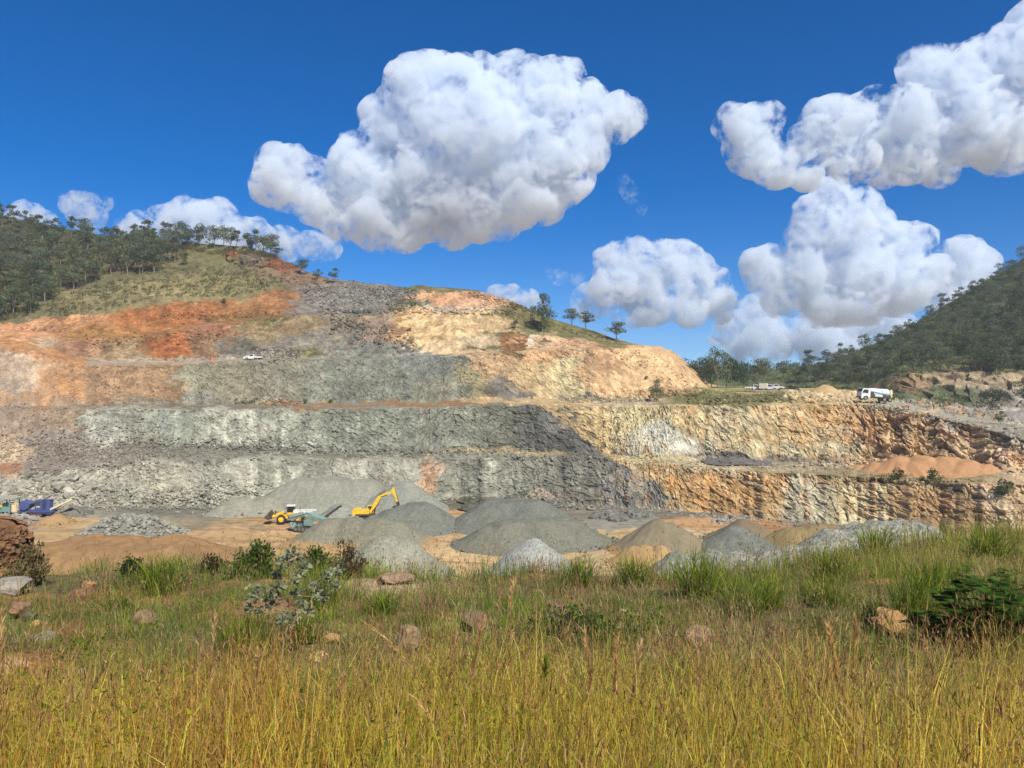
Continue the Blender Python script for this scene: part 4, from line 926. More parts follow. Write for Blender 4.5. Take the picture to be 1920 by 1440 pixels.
# ------------------------------------------------------------------ the little pond at the foot of the wall
m, t, N, L = node_mat('pond_water')
o_ = N('ShaderNodeOutputMaterial'); b_ = N('ShaderNodeBsdfPrincipled'); b_.inputs['Base Color'].default_value = (0.055, 0.05, 0.03, 1); b_.inputs['Roughness'].default_value = 0.06
n_ = N('ShaderNodeTexNoise'); n_.inputs['Scale'].default_value = 1.5; bp = N('ShaderNodeBump'); bp.inputs['Strength'].default_value = 0.05
L(n_.outputs['Fac'], bp.inputs['Height']); L(bp.outputs[0], b_.inputs['Normal']); L(b_.outputs[0], o_.inputs[0])
M_WATER = m
bm = bmesh.new()
vs = []
for k in range(40):
    a = k / 40 * 2 * math.pi
    r = 1 + 0.25 * math.sin(a * 3 + 1) + 0.12 * math.sin(a * 7)
    vs.append(bm.verts.new((-7.4 + 5.6 * r * math.cos(a), 173.5 + 11 * r * math.sin(a), 0.42)))
bm.faces.new(vs)
me = bpy.data.meshes.new('pond_water'); bm.to_mesh(me); bm.free()
tag(link('pond_water', me, M_WATER), 'shallow brown pond at the foot of the grey rock face', 'pond', kind='structure')

# ------------------------------------------------------------------ trees
def tube_arrays(pts, rad, n=6):
    """tapered tube along points"""
    pts = np.asarray(pts, float); rad = np.asarray(rad, float)
    d = np.gradient(pts, axis=0); d /= np.maximum(np.linalg.norm(d, axis=1, keepdims=True), 1e-9)
    ref = np.where(np.abs(d[:, 2:3]) > 0.9, np.array([[1.0, 0, 0]]), np.array([[0, 0, 1.0]]))
    u = np.cross(d, ref); u /= np.maximum(np.linalg.norm(u, axis=1, keepdims=True), 1e-9); v = np.cross(d, u)
    a = np.arange(n) / n * 2 * np.pi
    V = pts[:, None] + rad[:, None, None] * (np.cos(a)[None, :, None] * u[:, None] + np.sin(a)[None, :, None] * v[:, None])
    i = np.arange(len(pts) * n).reshape(len(pts), n)
    F = np.stack([i[:-1], np.roll(i[:-1], -1, 1), np.roll(i[1:], -1, 1), i[1:]], -1).reshape(-1, 4)
    return V.reshape(-1, 3), F


def join_arrays(parts):
    V, F, n = [], [], 0
    for v, f in parts:
        V.append(v); F.append(f + n); n += len(v)
    return np.concatenate(V), np.concatenate(F)


def leaf_cloud(g, centres, radii, n, size, color, var=0.42, clump_var=0.5, shell=0.5, droop=0.0):
    """n leaf sprays spread through ellipsoids; returns V, F, C"""
    k = len(centres); vol = np.array([r[0] * r[1] + r[0] * r[2] for r in radii]); vol /= vol.sum()
    who = g.choice(k, n, p=vol)
    d = g.normal(size=(n, 3)); d /= np.linalg.norm(d, axis=1, keepdims=True)
    rr = (shell + (1 - shell) * g.random(n)) ** 0.7
    rr = np.where(g.random(n) < 0.12, rr * 1.25, rr)
    c = np.array(centres)[who] + d * rr[:, None] * np.array(radii)[who]
    s = size * g.uniform(0.55, 1.45, n)
    u = g.normal(size=(n, 3)); u[:, 2] -= droop; u /= np.linalg.norm(u, axis=1, keepdims=True)
    w = np.cross(u, g.normal(size=(n, 3))); w /= np.maximum(np.linalg.norm(w, axis=1, keepdims=True), 1e-9)
    V = np.stack([c - u * s[:, None] * 0.6, c + w * s[:, None] * 0.36, c + u * s[:, None] * 0.6, c - w * s[:, None] * 0.3], 1)
    F = np.arange(n * 4).reshape(n, 4)
    cv = 1 + (g.random(k) - 0.5) * clump_var
    C = lin(color) * K * 1.45 * (cv[who] * (1 + (g.random(n) - 0.5) * var * 2))[:, None]
    return V.reshape(-1, 3), F, np.repeat(C, 4, 0)


M_BARK = ground_mat('gum_bark', ((1.5, 0.4), (9.0, 0.3)), bump=0.3, bump_scale=6.0, dist=0.05)


def gum_proto(seed, H=8.5, spread=3.2, nclump=14, n=1300, leaf=0.36, color=(98, 112, 78), trunk_r=0.17, low=0.42, bark=(150, 140, 122), open_=0.5, flat=0.62, lean=0.06):
    g = np.random.default_rng(seed)
    tr = [np.array([0, 0, -0.6]), np.array([g.normal(0, lean) * H * .4, g.normal(0, lean) * H * .4, H * 0.28]), np.array([g.normal(0, lean) * H, g.normal(0, lean) * H, H * 0.55])]
    parts = [tube_arrays(tr, [trunk_r * 1.15, trunk_r * 0.85, trunk_r * 0.6])]
    cs, rs = [], []
    for k in range(nclump):
        a = k * 2.4 + g.uniform(-.5, .5); f = g.random() ** 0.6
        z = H * (low + (1 - low) * (0.12 + 0.80 * g.random()))
        prof = math.sin(math.pi * min(1, max(0.12, (z / H - low + 0.14) / (1.14 - low)))) ** 0.55
        r = spread * f * prof
        c = np.array([r * math.cos(a), r * math.sin(a), z]); cs.append(c)
        q = spread * g.uniform(0.26, 0.46) * (0.7 + 0.4 * prof); rs.append((q, q, q * flat))
        st = tr[1] * 0.4 + tr[2] * 0.6 if z > H * 0.5 else tr[1] * 0.8 + tr[2] * 0.2
        mid = (st + c) / 2 + np.array([0, 0, -0.05 * H])
        parts.append(tube_arrays([st, mid, c], [trunk_r * 0.42, trunk_r * 0.26, trunk_r * 0.08], 4))
    cs.append(tr[2] + np.array([0, 0, H * 0.36])); rs.append((spread * .4, spread * .4, spread * .36))
    V, F = join_arrays(parts)
    tm = np_mesh('trunk', V, F, np.broadcast_to(lin(bark) * K, (len(V), 3)))
    tm.materials.append(M_BARK)
    V, F, C = leaf_cloud(g, cs, rs, n, leaf, color, shell=open_)
    cm = np_mesh('crown', V, F, C); cm.materials.append(M_LEAF)
    return tm, cm


PROTO = [gum_proto(300 + i, H=[8.5, 9.5, 7.5, 8.0, 10.0, 7.0, 9.0][i], spread=[3.0, 3.4, 3.0, 3.6, 3.2, 2.7, 2.6][i], nclump=[14, 17, 12, 16, 18, 11, 13][i],
         color=[(92, 104, 74), (98, 110, 84), (88, 98, 66), (104, 112, 80), (90, 104, 80), (96, 104, 64), (84, 96, 72)][i], low=[.36, .3, .28, .38, .32, .25, .4][i]) for i in range(7)]
DENSE = [gum_proto(330 + i, H=[9.0, 8.0, 10.0][i], spread=[3.6, 3.4, 3.8][i], nclump=20, n=1700, low=0.16, color=[(78, 92, 62), (86, 100, 62), (72, 88, 64)][i], flat=0.8) for i in range(3)]


def tree(proto, loc, s, rz, label, group=None, cat='tree', name='gum_tree', sx=1.0):
    e = empty(name, loc, rz, label, cat, group)
    e.scale = (s * sx, s * sx, s)
    for nm, me in (('trunk', proto[0]), ('crown', proto[1])):
        o = bpy.data.objects.new(nm, me); COL.objects.link(o); o.parent = e
    return e


def inside(poly, x, y):
    r = False; j = len(poly) - 1
    for i in range(len(poly)):
        (xi, yi), (xj, yj) = poly[i], poly[j]
        if (yi > y) != (yj > y) and x < (xj - xi) * (y - yi) / (yj - yi) + xi: r = not r
        j = i
    return r


def scatter(poly, n, mind, seed, tries=40000):
    rr = random.Random(seed); out = []
    xs = [p[0] for p in poly]; ys = [p[1] for p in poly]
    for _ in range(tries):
        if len(out) >= n: break
        x, y = rr.uniform(min(xs), max(xs)), rr.uniform(min(ys), max(ys))
        if not inside(poly, x, y): continue
        if all((x - a) ** 2 + ((y - b) * 1.6) ** 2 > mind * mind for a, b in out): out.append((x, y))
    return out


# woodland on the left hill
LEFT_WOOD = [(-60, 385), (0, 405), (100, 428), (200, 445), (300, 450), (352, 458), (345, 480), (318, 492), (280, 512), (245, 512), (200, 510), (165, 535), (110, 550), (60, 585), (0, 600), (-60, 600)]
for (x, y) in scatter(LEFT_WOOD, 122, 20, 5):
    p = wall_pt(x, y + 4)
    s = R.uniform(0.85, 1.35)
    tree(R.choice(PROTO), p + Vector((0, 0, -0.3)), s, R.uniform(0, 6.28), 'grey green gum tree in the open wood on the left hillside', 'gum trees on the left hillside', sx=R.uniform(.9, 1.15))
# on the hilltop skyline
HILLTOP = [(322, 456, 1.0), (338, 457, 0.9), (352, 458, 1.05), (366, 458, 0.85), (379, 458, 1.05), (393, 460, 0.75), (404, 460, 0.95), (418, 461, 0.9), (430, 462, 0.85), (441, 463, 0.8), (308, 454, 0.8), (268, 452, 0.8), (247, 450, 0.7), (285, 453, 0.72)]
for (x, y, s) in HILLTOP:
    tree(R.choice(PROTO + DENSE), wall_pt(x + R.uniform(-4, 4), y + R.uniform(2, 9)), s * R.uniform(0.85, 1.4), R.uniform(0, 6.28), 'gum tree in the row standing on the left hilltop against the sky', 'gum trees along the hilltop', sx=0.9)
for (x, y, s) in [(463, 466, 0.72), (478, 470, 0.85), (494, 474, 0.9), (508, 478, 0.95), (518, 482, 0.8), (470, 468, 0.6)]:
    tree(R.choice(PROTO + DENSE), wall_pt(x, y + R.uniform(2, 6)), s * R.uniform(0.85, 1.3), R.uniform(0, 6.28), 'gum tree in the small clump at the end of the hilltop above the outcrop', 'gum trees in the clump at the end of the hilltop', sx=1.05)
tree(PROTO[1], wall_pt(266, 512), 1.4, 1.0, 'round dark crowned gum tree standing clear in front of the left wood')
tree(PROTO[3], wall_pt(138, 545), 1.15, 2.0, 'gum tree with a leaning pale trunk at the lower edge of the left wood')
tree(DENSE[0], wall_pt(345, 496), 0.62, 2.0, 'dark dense low tree on the grass below the hilltop row', name='dense_tree')
# lone trees down the spur
for i, (x, y, s, pr, lb) in enumerate([(566, 512, 0.62, 3, 'spreading small tree on the skyline left of the grey rubble slope'), (596, 520, 0.42, 5, 'tiny round tree second on the skyline above the grey rubble slope'), (628, 528, 0.46, 4, 'small bushy tree alone on the skyline above the grey rubble slope'),
      (1072, 605, 0.62, 3, 'small flat topped tree with dark crown on the falling spur'), (1097, 612, 0.6, 0, 'leaning bushy tree beside the flat topped tree on the spur'), (1155, 637, 0.66, 3, 'broad low tree at the lower end of the grassy spur')]):
    tree(PROTO[pr], wall_pt(x, y + 3), s * 1.2, i * 1.3, lb, sx=1.3)
POPLAR = gum_proto(360, H=13.0, spread=2.6, nclump=26, n=2200, leaf=0.34, low=0.08, color=(92, 106, 78), flat=1.2, lean=0.01)
tree(POPLAR, wall_pt(1017, 622), 0.98, 0.3, 'tall narrow columnar tree at the edge of the tan upper cut', name='columnar_tree', sx=1.45)
tree(DENSE[1], wall_pt(965, 618), 0.42, 0.9, 'dark rounded bush left of the tall columnar tree', cat='bush', name='round_bush')
tree(POPLAR, wall_pt(1230, 754), 0.47, 1.3, 'upright dark green bushy tree on the ledge under the sandy spur', name='bushy_tree', sx=1.5)
# trees at the end of the valley
for i, (x, y, Y, s, pr, lb) in enumerate([(1345, 729, 262, 1.5, PROTO[1], 'tall open gum tree rising above the trees at the foot of the sandy spur'), (1432, 722, 300, 1.3, PROTO[3], 'gum tree standing alone against the white cloud at the end of the valley')]):
    tree(pr, P(x, y, Y), s, i * 2.1, lb)
for (x, y, Y, s) in [(1262, 728, 300, 1.25), (1285, 728, 296, 1.2), (1305, 729, 290, 1.15), (1322, 729, 284, 1.2), (1362, 729, 268, 1.15), (1378, 728, 275, 1.1), (1396, 728, 280, 0.95), (1412, 727, 285, 0.85), (1335, 729, 272, 1.0), (1275, 728, 290, 0.9), (1392, 728, 270, 0.7)]:
    tree(R.choice(DENSE), P(x, y, Y), s, R.uniform(0, 6.28), 'dark green tree in the thick stand at the foot of the sandy spur', 'dark trees at the foot of the sandy spur', name='dense_tree')
# woodland on the right hill
RIGHT_WOOD = [(1440, 712), (1450, 695), (1500, 690), (1560, 672), (1640, 640), (1700, 612), (1760, 577), (1800, 555), (1860, 517), (1980, 440), (1980, 690), (1800, 694), (1690, 702), (1600, 712)]
for (x, y) in scatter(RIGHT_WOOD, 130, 21, 9):
    p = hill_pt(x, y + 4)
    tree(R.choice(PROTO + DENSE[:1]), p + Vector((0, 0, -0.4)), R.uniform(0.75, 1.1), R.uniform(0, 6.28), 'gum tree in the wood covering the steep hill on the right', 'gum trees on the right hill', sx=R.uniform(1.0, 1.3))
for (x, y, s) in [(1600, 728, 1.0), (1570, 727, 0.8), (1530, 728, 0.9), (1500, 728, 0.85), (1625, 735, 0.8), (1655, 742, 0.75)]:
    tree(R.choice(DENSE), hill_pt(x, y), s * 0.8, R.uniform(0, 6.28), 'bushy green tree in the row behind the pale heap and the tanker truck', 'bushy trees behind the platform', name='dense_tree')
tree(DENSE[2], hill_pt(1790, 775) + Vector((0, -20, -1)), 0.95, 0.4, 'wide dark tree behind the workers at the end of the platform', name='dense_tree', sx=1.3)
tree(DENSE[0], hill_pt(1668, 756), 0.6, 1.4, 'dark tree directly behind the tail of the tanker truck', name='dense_tree')
tree(PROTO[5], P(1876, 794, 170), 0.4, 0.4, 'small grey green tree near the far corner of the platform')
tree(PROTO[0], P(1925, 770, 200), 1.0, 0.4, 'dark leafy tree cut by the right edge at the cut bank')

# masses of undergrowth and the far ridge: nothing one could count
g = np.random.default_rng(71)


def shrub_mass(places, size, n_each, leaf, color, label, seed, name='undergrowth', flat=0.7):
    g = np.random.default_rng(seed)
    cs = [np.array(p) + np.array([0, 0, s * 0.35]) for p, s in zip(places, size)]
    rs = [(s, s, s * flat) for s in size]
    V, F, C = leaf_cloud(g, cs, rs, n_each * len(cs), leaf, color, clump_var=0.7, shell=0.6)
    tag(link(name, np_mesh(name, V, F, C), M_LEAF), label, kind='stuff')


pl, sz = [], []
for (x, y) in scatter(LEFT_WOOD, 1300, 4.2, 15): pl.append(wall_pt(x, y + 2)); sz.append(R.uniform(0.4, 1.5))
for (x, y) in scatter([(0, 590), (165, 540), (330, 500), (480, 500), (540, 530), (450, 555), (300, 560), (150, 590)], 620, 4, 16): pl.append(wall_pt(x, y)); sz.append(R.uniform(0.2, 0.9) * (1.5 if R.random() < .12 else 1))
shrub_mass(pl, sz, 60, 0.34, (100, 100, 64), 'scrub and shrubs under the trees of the left hillside', 72)
pl, sz = [], []
for (x, y) in scatter(RIGHT_WOOD, 1300, 4.8, 17): pl.append(hill_pt(x, y + 2)); sz.append(R.uniform(0.8, 2.7))
for (x, y) in scatter([(1420, 726), (1600, 716), (1690, 700), (1700, 745), (1760, 760), (1760, 735), (1830, 748), (1800, 775), (1700, 770), (1600, 745), (1420, 735)], 160, 6, 18): pl.append(hill_pt(x, y)); sz.append(R.uniform(0.5, 1.6))
shrub_mass(pl, sz, 60, 0.42, (88, 98, 62), 'scrub filling the gaps between the trees of the right hill', 73)
pl, sz = [], []
for k in range(420):
    x = R.uniform(1180, 1560); y = R.uniform(686, 716) + (x - 1250) * 0.02; pl.append(P(x, y, R.uniform(400, 450))); sz.append(R.uniform(1.8, 4.2))
shrub_mass(pl, sz, 60, 0.7, (84, 94, 66), 'far belt of trees closing the valley behind the platform', 74, name='far_woodland', flat=0.9)
# low growth on the ledges
pl, sz = [], []
for (xa, xb, ya, yb, n, a, b) in [(1180, 1330, 742, 740, 190, .2, .6), (1330, 1560, 741, 738, 160, .2, .5), (930, 1130, 655, 640, 90, .2, .6), (950, 1160, 590, 640, 190, .2, .7), (460, 560, 600, 596, 50, .2, .5), (30, 140, 618, 618, 60, .2, .6), (540, 600, 655, 665, 50, .2, .5), (1280, 1380, 880, 884, 120, .15, .3), (1480, 1680, 890, 895, 120, .15, .4), (1650, 1920, 890, 905, 160, .15, .4), (760, 960, 545, 560, 120, .2, .6), (660, 760, 540, 560, 50, .2, .6), (420, 500, 465, 480, 80, .2, .6), (480, 640, 740, 752, 40, .15, .5), (860, 1000, 575, 560, 60, .2, .5), (440, 640, 610, 640, 50, .2, .5), (1090, 1260, 660, 720, 30, .2, .6), (1240, 1310, 680, 730, 40, .2, .5), (300, 520, 462, 484, 200, .6, 2.2), (230, 330, 452, 456, 80, .6, 2.0), (540, 640, 505, 532, 40, .3, .8), (30, 150, 617, 616, 60, .2, .5)]:
    for _ in range(n):
        t = R.random(); pl.append(wall_pt(xa + (xb - xa) * t, ya + (yb - ya) * t + R.gauss(0, 3))); sz.append(R.uniform(a, b))
shrub_mass(pl, sz, 40, 0.16, (104, 104, 62), 'weeds and dry grass growing on the quarry ledges', 75, name='ledge_weeds', flat=0.5)
# single bushes one can pick out
SMALL = gum_proto(370, H=2.6, spread=1.3, nclump=14, n=700, leaf=0.22, low=0.1, color=(78, 92, 56), trunk_r=0.06, flat=0.8)
for (x, y, s, lb) in [(1683, 901, 0.95, 'larger dark spiky bush at the near end of the bush row below the orange heap'), (1750, 903, 1.1, 'tallest dark bush in the middle of the row below the orange heap'), (1808, 903, 0.85, 'rounded dark bush right of the tallest bush below the orange heap'), (1728, 904, 0.5, 'little bush between the two largest bushes below the orange heap'),
                      (1850, 905, 0.55, 'small bush at the far end of the row below the orange heap'), (1885, 930, 1.15, 'dark bush hanging on the brown rock face at the right edge'), (1256, 690, 0.55, 'dark round bush high on the side of the sandy spur'), (1211, 712, 0.4, 'small bush low on the side of the sandy spur'),
                      (418, 568, 0.75, 'dark bush on the grass just above the red cut'), (573, 757, 0.5, 'small dark bush at the foot of the third grey face'), (618, 755, 0.45, 'olive bush beside the dark bush at the foot of the third grey face'), (1480, 752, 0.5, 'spiky plant among the pale rocks on the platform edge')]:
    tree(SMALL, wall_pt(x, y), s, R.uniform(0, 6), lb, cat='bush', name='ledge_bush', sx=1.1)

# ------------------------------------------------------------------ grasses of the foreground
def blades(base, height, width, lean, col, tip, nseg=3, yaw=None, curve=1.0, seed=0):
    """vectorised grass blades; lean (n,2) horizontal tip offset"""
    g = np.random.default_rng(seed); n = len(base)
    yaw = g.uniform(0, math.pi, n) if yaw is None else yaw
    wx, wy = np.cos(yaw) * width / 2, np.sin(yaw) * width / 2
    V = np.zeros((n, nseg * 2 + 1, 3)); C = np.zeros((n, nseg * 2 + 1, 3))
    for k in range(nseg + 1):
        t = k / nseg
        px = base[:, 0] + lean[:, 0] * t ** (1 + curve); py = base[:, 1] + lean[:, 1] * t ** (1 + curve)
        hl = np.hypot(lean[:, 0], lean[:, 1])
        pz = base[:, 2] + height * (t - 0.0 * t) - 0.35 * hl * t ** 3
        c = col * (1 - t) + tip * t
        if k < nseg:
            w = (1 - 0.55 * t)
            V[:, 2 * k] = np.stack([px - wx * w, py - wy * w, pz], -1); V[:, 2 * k + 1] = np.stack([px + wx * w, py + wy * w, pz], -1)
            C[:, 2 * k] = c; C[:, 2 * k + 1] = c
        else:
            V[:, 2 * k] = np.stack([px, py, pz], -1); C[:, 2 * k] = c
    m = nseg * 2 + 1
    off = (np.arange(n) * m)[:, None]
    Q = [off + np.array([2 * k, 2 * k + 1, 2 * k + 3, 2 * k + 2])[None] for k in range(nseg - 1)]
    T = off + np.array([2 * nseg - 2, 2 * nseg - 1, 2 * nseg])[None]
    return V.reshape(-1, 3), np.concatenate(Q) if Q else np.zeros((0, 4), int), T, C.reshape(-1, 3)


def blade_obj(name, sets, label, kind='stuff', cat=None, org=None, group=None):
    V, Q, T, C, n = [], [], [], [], 0
    for v, q, t, c in sets:
        V.append(v); Q.append(q + n); T.append(t + n); C.append(c); n += len(v)
    V = np.concatenate(V)
    if org is not None: V = V - np.asarray(org)
    o = link(name, np_mesh(name, V, [np.concatenate(Q), np.concatenate(T)], np.concatenate(C)), M_GRASS)
    if org is not None: o.location = org
    return tag(o, label, cat, group, kind)


GB = 1.35


def mixc(cols, g, n, var=0.25):
    c = lin(np.array(cols))[g.integers(0, len(cols), n)] * K * GB
    return c * (1 + (g.random((n, 1)) - 0.5) * 2 * var)


# tall golden grass nearest the camera
g = np.random.default_rng(81)
n = 25000
y = 1.7 + 6.6 * g.random(n) ** 0.75
x = (g.random(n) * 2 - 1) * (0.80 * y + 3.2)
edge = 6.5 + 3.2 * (fbm(x / 1.8, x * 0 + 3.3, 91, 4, 0.6) - 0.5) * 2 + g.normal(0, 0.35, n)
k_ = y < edge
x, y = x[k_], y[k_]; n = len(x)
base = np.stack([x, y, fg_z(x, y) - 0.05], -1)
clump = fbm(x / 1.1, y / 1.1, 92, 4, 0.6)
hgt = (0.62 + 0.5 * g.random(n)) * (0.35 + 1.2 * clump) * np.interp(y, [1.7, 3, 6.5, 8.3], [0.72, 0.95, 1.0, 0.8])
rightness = np.clip(x / y / 0.7 * 0.5 + 0.5, 0, 1)
low = mixc([(214, 198, 66), (198, 188, 62), (228, 208, 92), (156, 146, 52), (204, 168, 72)], g, n, .5)
tipc = mixc([(200, 166, 100), (176, 136, 84), (212, 184, 114), (198, 186, 98), (156, 116, 76)], g, n, .4)
wr = (g.random(n) < 0.25 + 0.45 * rightness)[:, None]
low = np.where(wr, mixc([(222, 190, 84), (212, 176, 80), (186, 146, 70), (226, 200, 100)], g, n, .5), low)
lean = np.stack([g.normal(0.04, 0.15, n), g.normal(0, 0.13, n)], -1)
br = g.random(n) < 0.16
low = np.where(br[:, None], mixc([(236, 218, 96), (228, 214, 84), (240, 222, 130)], g, n) * 1.25, low)
pxw = 1.0 / 745 * np.maximum(y - 0.4, 1.5)
low = low * np.array([1.2, 1.2, 0.95]); tipc = tipc * np.array([1.15, 1.2, 1.0])
def drift(x, y):
    p_ = fbm(x / 1.5, y / 2.2, 191, 3, 0.6)[:, None]
    dry = np.clip((p_ - 0.54) * 7, 0, 1); grn = np.clip((0.44 - p_) * 7, 0, 1)
    return (1 - dry * np.array([0.12, 0.30, 0.26])) * (1 - grn * np.array([0.18, 0.08, 0.25]))


dr = drift(x, y); low = low * dr * np.array([1.10, 1.03, 1.1]); tipc = tipc * dr
S1 = blades(base, hgt, np.maximum(0.0045, 0.75 * pxw) * g.uniform(0.7, 1.3, n) * np.where(br, 1.5, 1), lean, low, tipc, 3, seed=1)
# leaves among the stems
m2 = 26000
i2 = g.integers(0, n, m2)
h0 = g.random(m2) * 0.75
b2 = base[i2] + np.stack([lean[i2, 0] * h0 ** 2, lean[i2, 1] * h0 ** 2, hgt[i2] * h0], -1)
lf = mixc([(186, 186, 78), (150, 160, 70), (200, 184, 98), (186, 148, 88), (120, 134, 62)], g, m2, .4)
lf = lf * np.array([1.15, 1.15, 0.95])
lf = lf * dr[i2]; ll = g.normal(0, 0.16, (m2, 2))
S2 = blades(b2, 0.10 + 0.22 * g.random(m2), np.maximum(0.004, 0.7 * pxw[i2]) * g.uniform(0.8, 1.5, m2), ll, lf, lf * 1.1, 2, seed=2)
# seed heads: short brown spikelets clustered at the tops
m3 = 34000
i3 = g.integers(0, n, m3)
i3 = i3[g.random(m3) < np.where(clump[i3] > 0.42, 1.0, 0.35)]; m3 = len(i3)
h0 = 0.72 + 0.28 * g.random(m3)
b3 = base[i3] + np.stack([lean[i3, 0] * h0 ** 2, lean[i3, 1] * h0 ** 2, hgt[i3] * h0], -1)
sc = mixc([(140, 102, 68), (170, 130, 86), (200, 162, 112), (116, 82, 58), (188, 146, 96)], g, m3)
S3 = blades(b3, 0.02 + 0.07 * g.random(m3), np.maximum(0.006, 0.9 * pxw[i3]), g.normal(0, 0.035, (m3, 2)), sc, sc * 1.15, 2, seed=3)
# small round leaves of a weed growing through the grass on the left
m4 = 13000
y4 = 3.0 + 4.6 * g.random(m4); x4 = (g.random(m4) * 2 - 1) * 0.8 * y4
kk = g.random(m4) < np.clip((fbm(x4 / 1.2, y4 / 1.2, 97, 3) - 0.42) * 5, 0.05, 1) * np.where(x4 < 0, 1.0, 0.3)
x4, y4 = x4[kk], y4[kk]; m4 = len(x4)
b4 = np.stack([x4, y4, fg_z(x4, y4) + 0.15 + 0.62 * g.random(m4)], -1)
c4_ = mixc([(160, 158, 44), (178, 168, 50), (120, 130, 44), (96, 112, 46)], g, m4)
S4 = blades(b4, 0.012 + 0.02 * g.random(m4), 0.018 + 0.014 * g.random(m4), g.normal(0, 0.022, (m4, 2)), c4_, c4_, 2, seed=4)
blade_obj('tall_grass', [S1, S2, S3, S4], 'tall golden seeding grass along the bottom of the view')

# mixed rough grass over the bank behind it
def bank_pts(n, g, y0, y1, margin=0.88):
    y = np.exp(g.uniform(math.log(y0), math.log(y1), n)); x = (g.random(n) * 2 - 1) * (margin * y + 3.5)
    keep = y < fg_edge(x, y) + 2.5
    return x[keep], y[keep]


ROCKS = [(762, 1222, 60), (1308, 1222, 60), (892, 1182, 60), (1046, 1152, 50), (1168, 1156, 22), (1006, 1115, 30), (276, 1178, 50), (160, 1116, 44), (45, 1160, 60), (80, 1205, 48), (22, 1268, 54), (598, 1238, 46), (622, 1205, 40), (644, 1076, 34), (22, 1112, 80), (1672, 1192, 80)]


def bare(x, y):
    """1 where the bank is bare earth or rock"""
    b = np.exp(-(((x + 7.0) / 1.5) ** 2 + ((y - 10.5) / 1.7) ** 2)) + np.exp(-(((x + 3.4) / 2.0) ** 2 + ((y - 20.5) / 1.6) ** 2)) + 0.8 * np.exp(-(((x - 5.2) / 0.7) ** 2 + ((y - 10.6) / 0.7) ** 2)) + np.exp(-(((x + 14.5) / 2.0) ** 2 + ((y - 21.5) / 1.6) ** 2))
    for (px, py, w) in ROCKS:                            # grass is trodden down and thin in front of the stones
        p = fg_at(px, py); r = w / FPX * p.y * 0.62
        b = b + np.exp(-(((x - p.x) / r) ** 2 + ((y - p.y + r * 1.1) / (r * 2.2)) ** 2))
    return np.clip(b * 0.95, 0, 1)


g = np.random.default_rng(83)
x, y = bank_pts(290000, g, 6.6, 44)
dn = fbm(x / 1.6, y / 1.6, 111, 4, 0.6)
k_ = (g.random(len(x)) < np.clip((dn - 0.36) * 4.5, 0.06, 1)) & (g.random(len(x)) > bare(x, y) * 0.92)
x, y, dn = x[k_], y[k_], dn[k_]; n = len(x)
kind = fbm(x / 2.6, y / 3.4, 113, 3); kind2 = fbm(x / 0.9, y / 0.9, 117, 3)
green = mixc([(126, 138, 68), (110, 126, 62), (142, 148, 78), (98, 114, 58)], g, n)
straw = mixc([(186, 164, 112), (168, 146, 94), (150, 132, 84), (196, 178, 130)], g, n)
red = mixc([(160, 128, 96), (146, 116, 90), (172, 138, 100)], g, n)
bright = mixc([(152, 166, 62), (138, 154, 58), (166, 174, 76)], g, n)
c = np.where((kind + 0.3 * (kind2 - .5) > 0.66)[:, None], straw, green)
c = np.where(((kind2 > 0.60) & (kind > 0.5))[:, None], red, c)
c = np.where(((kind < 0.40) & (kind2 > 0.5))[:, None], bright, c)
rf = np.clip((x / y - 0.2) / 0.3, 0, 1) * np.clip((y - 14) / 8, 0, 1)
c = np.where((g.random(n) < rf * 0.6)[:, None], mixc([(170, 160, 84), (156, 152, 76), (186, 168, 100), (140, 140, 70)], g, n), c)
h = (0.13 + 0.40 * g.random(n) ** 1.5) * (0.35 + 1.2 * dn) * (1 + 0.5 * rf)
ps = y / 745
tall = g.random(n) < 0.07
crest = np.clip((y - fg_edge(x, y) + 6) / 5, 0, 1)
h = h * (1 + 0.5 * crest)
h = np.where(tall, h * 1.9 + 0.14, h)
base = np.stack([x, y, fg_z(x, y) - 0.03], -1)
c = c * np.array([1.22, 1.22, 1.1])
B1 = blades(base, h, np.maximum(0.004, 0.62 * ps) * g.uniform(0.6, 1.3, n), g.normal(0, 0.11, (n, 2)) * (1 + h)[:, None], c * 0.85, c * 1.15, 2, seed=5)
# feathery heads on the taller ones
it = np.where(tall)[0]; it = np.repeat(it, 3); mt = len(it)
hc = mixc([(170, 140, 104), (150, 112, 88), (190, 166, 124), (140, 96, 80)], g, mt)
B2 = blades(base[it] + np.stack([g.normal(0, .03, mt), g.normal(0, .03, mt), h[it] * g.uniform(0.75, 1.0, mt)], -1), 0.05 + 0.07 * g.random(mt), np.maximum(0.006, 0.8 * ps[it]), g.normal(0, .05, (mt, 2)), hc, hc, 2, seed=6)
